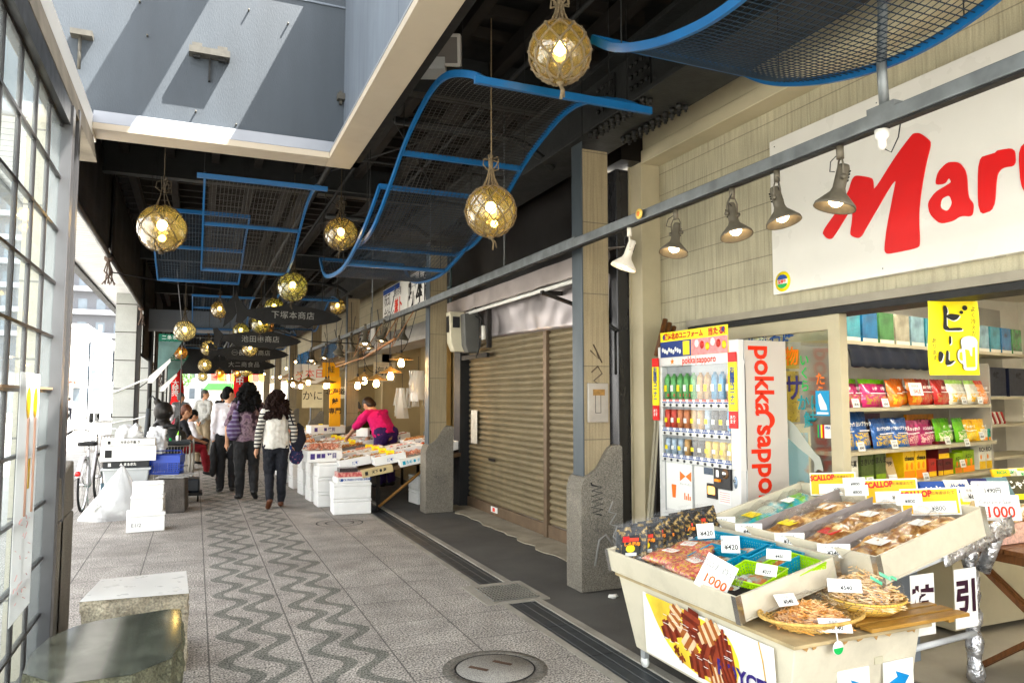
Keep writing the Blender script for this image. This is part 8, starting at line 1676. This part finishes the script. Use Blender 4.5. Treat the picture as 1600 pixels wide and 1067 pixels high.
cs2 = thing('tool_case', 'dark blue-black case on small casters at the foot of the wire trolley', 'case', (-.05, 12.1, 0)); MB().box(-.20, .10, 11.95, 12.3, .14, .34).build('case', mat('case_dark', (.03, .04, .06), .4, 0, .1), cs2, bevel=.03, seg=3); MB().box(-.24, .14, 11.9, 12.35, .10, .135).build('board', blk if False else rubber, cs2)
for x in (-.18, .08):
    for y in (11.95, 12.3): MB().lathe([(.035, -.012), (.04, 0), (.035, .012)], 14, M=Matrix.Translation((x, y, .045)) @ Matrix.Rotation(R(90), 4, 'Y')).build('wheel', rubber, cs2)
for i, x in enumerate((-.43, -.22)):
    t = thing('squeeze_bottle', ('left', 'right')[i] + ' white squeeze bottle with a lime green nozzle on the wire trolley', 'bottle', (x, 12.55, .87), 'squeeze bottles on the trolley'); MB().lathe([(.035, 0), (.037, .02), (.037, .07), (.02, .085)], 14, (x, 12.55, .872)).build('body', white, t); MB().lathe([(.02, .086), (.024, .095), (.012, .12), (.004, .15), (0, .15)], 12, (x, 12.55, .872)).build('nozzle', mat('lime_pl', (.3, .7, .02), .4), t)
t = MB().lathe([(.03, 0), (.035, .12), (.0, .12)], 12, (-.56, 12.6, .80)).build('yellow_cup', yellow, None); tag(t, 'yellow cup at the corner of the wire trolley', 'cup'); t = MB().lathe([(.02, 0), (.02, .04), (0, .05)], 12, (-.33, 12.52, .872)).build('green_cap_bottle', green, None); tag(t, 'tiny green bottle between the two squeeze bottles', 'bottle')
pt = thing('iron_pot', 'round dark iron pot with a looped handle beside the seated woman', 'pot', (-.35, 13.4, 0)); MB().lathe([(0, .62), (.14, .64), (.22, .72), (.25, .84), (.22, .96), (.16, 1.0), (.15, 1.02), (0, 1.02)], 24, (-.35, 13.4, 0)).build('bowl', mat('iron', (.05, .055, .05), .6, .3, .3, 20), pt); MB().tube([(-.55, 13.4, .96), (-.45, 13.4, 1.06), (-.30, 13.4, 1.08), (-.18, 13.4, 1.02)], .02, 8).build('handle', darkst, pt); MB().lathe([(.16, 0), (.12, .62)], 16, (-.35, 13.4, 0)).build('stand', darkst, pt)
sst = MB().box(-.55, -.05, 13.9, 14.4, 0, .0) if False else None
st3 = thing('granite_bench', 'light grey block seat under the seated man', 'stone seat', (-.2, 17.2, 0)); MB().cb((-.22, 17.2, .22), (.5, .5, .44)).build('block', granite_l, st3, bevel=.01); MB().cb((-.45, 18.4, .22), (.5, .5, .44)).build('block', granite_l, st3, bevel=.01) if False else None
st4 = thing('folding_stool', 'dark stool under the seated woman with red hair', 'stool', (-.34, 14.9, 0)); MB().cb((-.34, 14.9, .52), (.36, .36, .04)).build('seat', darkpl, st4, bevel=.01)
for dx in (-.15, .15):
    for dy in (-.15, .15): MB().tube([(-.34 + dx, 14.9 + dy, 0), (-.34 + dx * .8, 14.9 + dy * .8, .5)], .012, 6).build('leg', darkst, st4)
um = thing('umbrella_bundle', 'rolled umbrella with an orange handle tied to the first grey pillar', 'umbrella', (-1.0, 14, 1)); MB().tube([(-.75, 13.8, .7), (-.72, 13.85, 1.35)], .035, 8).build('canopy', mat('umb', (.10, .11, .12), .6), um); MB().tube([(-.72, 13.85, 1.35), (-.71, 13.86, 1.5), (-.66, 13.86, 1.56), (-.62, 13.86, 1.5)], .014, 6).build('handle', darkpl, um)
rp = thing('rope_line', 'thin white ropes tied round the first grey pillar', 'rope', (-1.3, 16.6, 1.6)); m = MB(); m.tube([(-1.54, 16.7, 1.62), (-1.3, 16.68, 1.72), (-1.0, 16.4, 1.86), (-.8, 16, 1.9)], .02, 5).tube([(-1.6, 16.7, 1.0), (-1.35, 16.68, 1.06), (-1.1, 16.6, 1.1), (-.8, 15.8, 1.2)], .012, 5); m.build('rope', mat('rope_white', (.6, .6, .58), .9), rp)
dp = thing('downpipe', 'thin dark drainpipe with a kinked bracket beside the street side pillars', 'pipe', (-1.0, 18, 0)); MB().tube([(-.95, 18.5, 0), (-.95, 18.5, 3.4)], .05, 10).build('pipe', darkst, dp); MB().tube([(-.85, 16.9, 2.9), (-.85, 16.9, 1.9), (-1.1, 16.9, 1.7), (-1.1, 16.9, 1.4)], .012, 6).build('bracket', darkst, dp)
# bicycle seen from behind
bk = thing('bicycle', 'white bicycle with a basket, red rear reflector and black saddle, parked on the street edge', 'bicycle', (0, 0, 0))
def wheel(y, nm):
    w = MB(); w.lathe([(.322, -.014), (.34, -.010), (.34, .010), (.322, .014), (.322, -.014)], 40, M=Matrix.Translation((0, y, .34)) @ Matrix.Rotation(R(90), 4, 'Y'), cap=False); wh = w.build('wheel', rubber, bk); r = MB(); r.lathe([(.305, -.012), (.321, -.014), (.321, .014), (.305, .012), (.305, -.012)], 40, M=Matrix.Translation((0, y, .34)) @ Matrix.Rotation(R(90), 4, 'Y'), cap=False); r.build('rim', chrome, wh); s = MB()
    for k in range(20): a = k * PI / 10; s.tube([(.02 * (-1) ** k, y, .34), (0, y + .31 * math.cos(a), .34 + .31 * math.sin(a))], .0015, 4)
    s.lathe([(.02, -.04), (.02, .04)], 10, M=Matrix.Translation((0, y, .34)) @ Matrix.Rotation(R(90), 4, 'Y')); s.build('spokes', chrome, wh)
wheel(0, 'r'); wheel(1.08, 'f'); bw = mat('bike_white', (.62, .60, .62), .3, 0, .05, coat=.5)
m = MB(); m.tube([(0, .42, .28), (0, .28, .78)], .018, 8).tube([(0, .42, .28), (0, .62, .40), (0, .86, .72)], .018, 8).tube([(0, .42, .28), (.04, 0, .34)], .01, 6).tube([(0, .42, .28), (-.04, 0, .34)], .01, 6).tube([(0, .3, .7), (.05, 0, .34)], .009, 6).tube([(0, .3, .7), (-.05, 0, .34)], .009, 6).tube([(0, .84, .92), (0, .9, .62), (.05, 1.08, .34)], .012, 8).tube([(0, .9, .62), (-.05, 1.08, .34)], .012, 8); m.build('frame', bw, bk)
m = MB()
for k in range(11): a = R(20 + 15 * k); b_ = R(20 + 15 * (k + 1)); m.add([(x, -math.cos(t) * .37, .34 + math.sin(t) * .37) for t in (a, b_) for x in (-.028, .028)], [(0, 1, 3, 2)], 0, True)
m.build('mudguard', bw, bk, solid=.003); MB().lathe([(0, .0), (.035, 0), (.03, .02), (0, .022)], 16, M=Matrix.Translation((0, -.375, .52)) @ Matrix.Rotation(R(90), 4, 'X')).build('reflector', mat('reflector', (.8, .02, .02), .2, 0, .05, coat=1), bk)
m = MB(); m.prism([(.0, .46), (.06, .40), (.11, .22), (.12, .16), (.08, .12), (-.08, .12), (-.12, .16), (-.11, .22), (-.06, .40)], 'z', .83, .88); m.build('saddle', rubber, bk, bevel=.02, seg=3); MB().tube([(0, .28, .78), (0, .26, .83)], .012, 6).build('seat_post', chrome, bk)
m = MB(); m.tube([(-.30, .60, .98), (-.26, .74, 1.02), (-.16, .84, 1.02), (0, .84, .95), (.16, .84, 1.02), (.26, .74, 1.02), (.30, .60, .98)], .011, 8).tube([(0, .84, .95), (0, .86, .8)], .014, 8); m.build('handlebar', chrome, bk); m = MB()
for s in (-1, 1): m.tube([(s * .28, .68, 1.0), (s * .31, .56, .97)], .017, 8)
m.build('grip', rubber, bk); m = MB()
for z in (.70, .80, .92): m.tube([(-.16, .95, z), (.16, .95, z), (.16, 1.2, z), (-.16, 1.2, z), (-.16, .95, z)], .004, 5)
for k in range(9): m.tube([(-.16 + k * .04, .95, .70), (-.16 + k * .04, .95, .92)], .003, 4).tube([(-.16 + k * .04, 1.2, .70), (-.16 + k * .04, 1.2, .92)], .003, 4)
m.build('basket', mat('basket_wire', (.30, .26, .22), .5, .4, .1), bk); m = MB(); m.tube([(.06, .42, .28), (.10, .36, .14)], .009, 6).cb((.14, .36, .14), (.08, .09, .02)).tube([(-.06, .42, .28), (-.10, .48, .42)], .009, 6).cb((-.14, .48, .42), (.08, .09, .02)); m.build('pedal', rubber, bk); MB().tube([(.05, .1, .05), (.03, .05, .34)], .008, 6).build('stand', chrome, bk)
bk.location = (-1.36, 11.55, 0); bk.rotation_euler = (0, 0, R(-3)); bk.scale = (1.05,) * 3
for i, (x, y, c, l) in enumerate(((-1.15, 12.6, mat('bucket_blue', (.2, .32, .42), .5), 'pale blue bucket on the ground behind the bicycle'), (-1.5, 15, mat('bucket_teal', (.1, .3, .35), .5), 'teal bundle hanging beside the bicycle basket'))):
    if i == 0: t = MB().lathe([(.09, 0), (.11, .26), (.115, .26), (.0, .24)], 20, (x, y, 0)).build('bucket', c, None); tag(t, l, 'bucket')
gm_ = struct(MB().box(-1.2, -.95, 11.2, 12.6, .002, .006).build('ground_mat', mat('mat_green', (.10, .35, .22), .8)))
# ---------------------------------------------------------------- across the street and beyond
pale = mat('far_wall', (.62, .62, .61), .8, 0, .06, 1); paleb = mat('far_wall_blue', (.50, .53, .57), .8, 0, .06, 1); win = mat('far_window', (.16, .19, .22), .2, 0, .2, 1)
def block(name, lab, x0, x1, y0, y1, z1, m_, nx, nz, faces='E', z0=0, bal=False):
    t = thing(name, lab, 'building', ((x0 + x1) / 2, (y0 + y1) / 2, 0)); MB().box(x0, x1, y0, y1, -.13, z1).build('wall', m_, t); MB().box(x0 - .1, x1 + .1, y0 - .1, y1 + .1, z1, z1 + .3).build('roof', m_, t)
    for f in faces:
        for r_ in range(nz):
            z = z0 + 1.2 + (z1 - z0 - 1.5) * r_ / nz; hh = (z1 - z0) / nz * .45; w = MB()
            for k in range(nx):
                if f == 'S': a = x0 + (x1 - x0) * (k + .25) / nx; b = a + (x1 - x0) / nx * .5; w.box(a, b, y0 - .03, y0 - .005, z, z + hh)
                else: a = y0 + (y1 - y0) * (k + .25) / nx; b = a + (y1 - y0) / nx * .5; w.box(x1 + .005, x1 + .03, a, b, z, z + hh)
            w.build('window_row', win, t)
            if bal:
                if f == 'S': MB().box(x0 - .1, x1 + .1, y0 - .9, y0 - .04, z - .55, z - .05).build('balcony', mat('balcony_grey', (.24, .25, .27), .8), t)
                else: MB().box(x1 + .04, x1 + .9, y0, y1, z - .55, z - .05).build('balcony', mat('balcony_grey', (.24, .25, .27), .8), t)
    return t
block('apartment_tower', 'tall hazy apartment tower with stacked balconies, far off above the street', -22, -6.9, 88, 100, 40, mat('tower_grey', (.15, .155, .17), .8, 0, .06), 9, 13, 'SE', 7, True)
block('office_building', 'narrow bright white building at the street corner with small windows', -9.8, -7.3, 60, 72, 6.4, pale, 3, 3, 'SE')
block('office_building', 'pale blue-grey building with a vertical window strip beside the white one', -7.2, -6.1, 62, 74, 5.6, paleb, 2, 4, 'SE')
block('office_building', 'low white building at the street end, right of the blue-grey one', -6.0, -3.2, 66, 78, 5.2, pale, 3, 2, 'S')
block('office_building', 'long white building along the opposite side of the street', -16, -11.9, 4, 40, 7, pale, 9, 3, 'E')
block('office_building', 'white building far behind the bright end of the arcade', -6, 3.5, 120, 132, 14, pale, 6, 4, 'S')
block('office_building', 'tall pale building behind the arcade end on the right', 5, 16, 110, 125, 22, paleb, 5, 6, 'S')
block('shop_house', 'low shop with an orange awning at the far end of the arcade', 3.5, 10, 62, 70, 4.5, pale, 4, 1, 'S')
aw2 = thing('striped_awning', 'red and yellow striped awning of a shop at the far end', 'awning', (2, 52, 3)); m = MB()
for k in range(12): m.hexa([(.9 + k * .42, 51.0, 2.55), (1.3 + k * .42, 51.0, 2.55), (1.3 + k * .42, 51.02, 2.55), (.9 + k * .42, 51.02, 2.55)], [(.9 + k * .42, 52.4, 3.6 + .08 * k), (1.3 + k * .42, 52.4, 3.6 + .08 * k), (1.3 + k * .42, 52.42, 3.6 + .08 * k), (.9 + k * .42, 52.42, 3.6 + .08 * k)], k % 2)
m.build('cloth', [mat('awn_red', (.6, .05, .03), .8), mat('awn_yellow', (.75, .5, .05), .8)], aw2); MB().box(.9, 6, 52.5, 52.6, 0, 3.8).build('shop_wall', pale, aw2); MB().tube([(1.9, 50.9, 0), (1.9, 50.9, 4.6)], .09, 10).build('post', mat('post_grey', (.3, .3, .3), .6), aw2)
gcn = thing('green_canopy', 'small green roof canopy under the striped awning', 'canopy', (1.2, 49, 2)); MB().hexa([(.4, 48.5, 1.95), (2.4, 48.5, 1.95), (2.4, 50, 1.95), (.4, 50, 1.95)], [(.7, 48.5, 2.35), (2.1, 48.5, 2.35), (2.1, 50, 2.35), (.7, 50, 2.35)]).build('roof', mat('canopy_green', (.10, .38, .10), .6), gcn); MB().box(.5, .6, 48.6, 49.9, 0, 1.95).box(2.2, 2.3, 48.6, 49.9, 0, 1.95).build('posts', darkst, gcn)
vb = thing('vending_machine', 'small orange vending machine at the far end of the walkway', 'vending machine', (1.9, 30, 0)); MB().box(1.6, 2.2, 29.6, 30.1, 0, 1.5).build('cabinet', mat('far_orange', (.75, .16, .04), .5), vb); MB().box(1.65, 2.15, 29.58, 29.599, .8, 1.4).build('display', white, vb)
# awning, kei van, cyclist and small things across the road
a3 = thing('shop_awning', 'white and red lettered awning across the street', 'awning', (-8.5, 59.5, 2.5)); MB().box(-9.7, -7.35, 59.0, 59.95, 2.3, 2.7).build('cloth', mat('awning_white', (.70, .66, .64), .8), a3); text('市場食堂 海鮮', .32, redp, a3, frame((-8.5, 58.98, 2.5), 'S'), bold=.02)
van = thing('box_truck', 'small white delivery truck parked across the street', 'truck', (-9.2, 52, 0)); MB().box(-10.1, -8.3, 50, 53.4, .5, 2.5).build('cargo_box', white, van, bevel=.05); MB().prism([(53.45, .4), (55.0, .4), (55.0, 1.2), (54.6, 1.9), (53.45, 1.95)], 'x', -10.05, -8.35).build('cab', white, van, bevel=.04); MB().box(-9.9, -8.5, 49.97, 49.995, 1.6, 2.1).build('rear_window', win, van); MB().box(-10.0, -8.4, 49.98, 50.0, .5, .62).build('bumper', greypl, van)
for y in (50.8, 54.2):
    for x in (-10.0, -8.4): MB().lathe([(.3, -.1), (.34, 0), (.3, .1)], 18, M=Matrix.Translation((x, y, .21)) @ Matrix.Rotation(R(90), 4, 'Y')).build('wheel', rubber, van)
van.location = (-5.35, 56, 0)
cyp = human('person in white riding a bicycle across the street, seen small at the left', sit(pelvis=(0, 0, .95), chest=(0, .12, 1.2), neck=(0, .2, 1.36), head=(0, .26, 1.5), shL=(-.16, .18, 1.32), shR=(.16, .18, 1.32), elL=(-.2, .36, 1.12), elR=(.2, .36, 1.12), wrL=(-.2, .55, 1.05), wrR=(.2, .55, 1.05), hipL=(-.09, 0, .9), hipR=(.09, 0, .9), knL=(-.1, .35, .75), knR=(.1, .25, .55), anL=(-.1, .25, .4), anR=(.1, .2, .2), toeL=(-.1, .4, .38), toeR=(.1, .35, .16)), dict(top=shirtw, legs=navy, shoes=shoe_b, hair=dkhair), .022)
cyp.location = (-7.6, 56, -.13)
cb3 = thing('bicycle', 'bicycle under the rider in white, out on the street', 'bicycle', (-7.6, 56, -.13)); m = MB()
for y in (55.5, 56.6): m.lathe([(.31, -.02), (.34, 0), (.31, .02)], 24, M=Matrix.Translation((-7.6, y, .21)) @ Matrix.Rotation(R(90), 4, 'Y'), cap=False)
m.tube([(-7.6, 55.5, .21), (-7.6, 55.95, .15), (-7.6, 56.4, .6), (-7.6, 56.6, .21)], .02, 6).tube([(-7.6, 55.95, .15), (-7.6, 55.85, .75)], .02, 6).tube([(-7.8, 56.45, .85), (-7.4, 56.45, .85)], .015, 6); m.build('frame', darkst, cb3)
rs = thing('road_sign', 'round blue road sign on a thin pole across the street', 'road sign', (-4.35, 50, 0)); MB().tube([(-4.35, 50, -.13), (-4.35, 50, 2.5)], .04, 8).build('pole', greypl, rs); MB().lathe([(0, 0), (.22, 0), (.22, .03), (0, .03)], 24, M=Matrix.Translation((-4.35, 49.94, 2.2)) @ Matrix.Rotation(R(90), 4, 'X')).build('disc', mat('sign_blue', (.02, .2, .55), .4), rs)
for i, (x, y, h) in enumerate(((-6.2, 58, 6.5), (-8.3, 57, 7))): t = thing('utility_pole', ('grey utility pole far up the street', 'pale utility pole beside the white building')[i], 'pole', (x, y, 0)); MB().tube([(x, y, -.13), (x, y, h)], [.14, .1], 10).build('pole', mat('pole_conc', (.4, .4, .4), .8), t)
# street trees glimpsed between the pillars
def tree(x, y, h, lab, seed):
    t = thing('street_tree', lab, 'tree', (x, y, 0)); random.seed(seed); m = MB(); m.tube([(x, y, -.13), (x + .05, y, h * .3), (x, y, h * .55)], [.12, .09, .06], 8)
    for k in range(6): a = k * 1.05; m.tube([(x, y, h * (.35 + .04 * k)), (x + math.cos(a) * h * .16, y + math.sin(a) * h * .16, h * (.55 + .05 * k))], [.04, .015], 6)
    m.build('trunk', mat('bark', (.10, .075, .05), .9), t); c = MB()
    for k in range(2600):
        a = random.uniform(0, 6.28); b = random.uniform(-1, 1); r_ = h * .26 * random.random() ** .4; q = Vector((x + math.cos(a) * math.sqrt(1 - b * b) * r_, y + math.sin(a) * math.sqrt(1 - b * b) * r_, h * .68 + b * r_ * 1.1))
        if noise.noise(q * 1.3) < -.12: continue
        d = Vector((random.uniform(-1, 1), random.uniform(-1, 1), random.uniform(-1, 1))).normalized() * .11; e = d.orthogonal().normalized() * .06; c.add([q - d, q + e, q + d, q - e], [(0, 1, 2, 3)])
    c.build('crown', mat('leaves', (.07, .16, .03), .7, 0, .4, 3), t)
tree(-3.9, 60, 5, 'green street tree glimpsed between the grey pillars', 3); tree(-1.5, 70, 5.5, 'green street tree behind the red banner flag', 6)
tree(3.4, 90, 5, 'small green tree at the bright far end', 9)
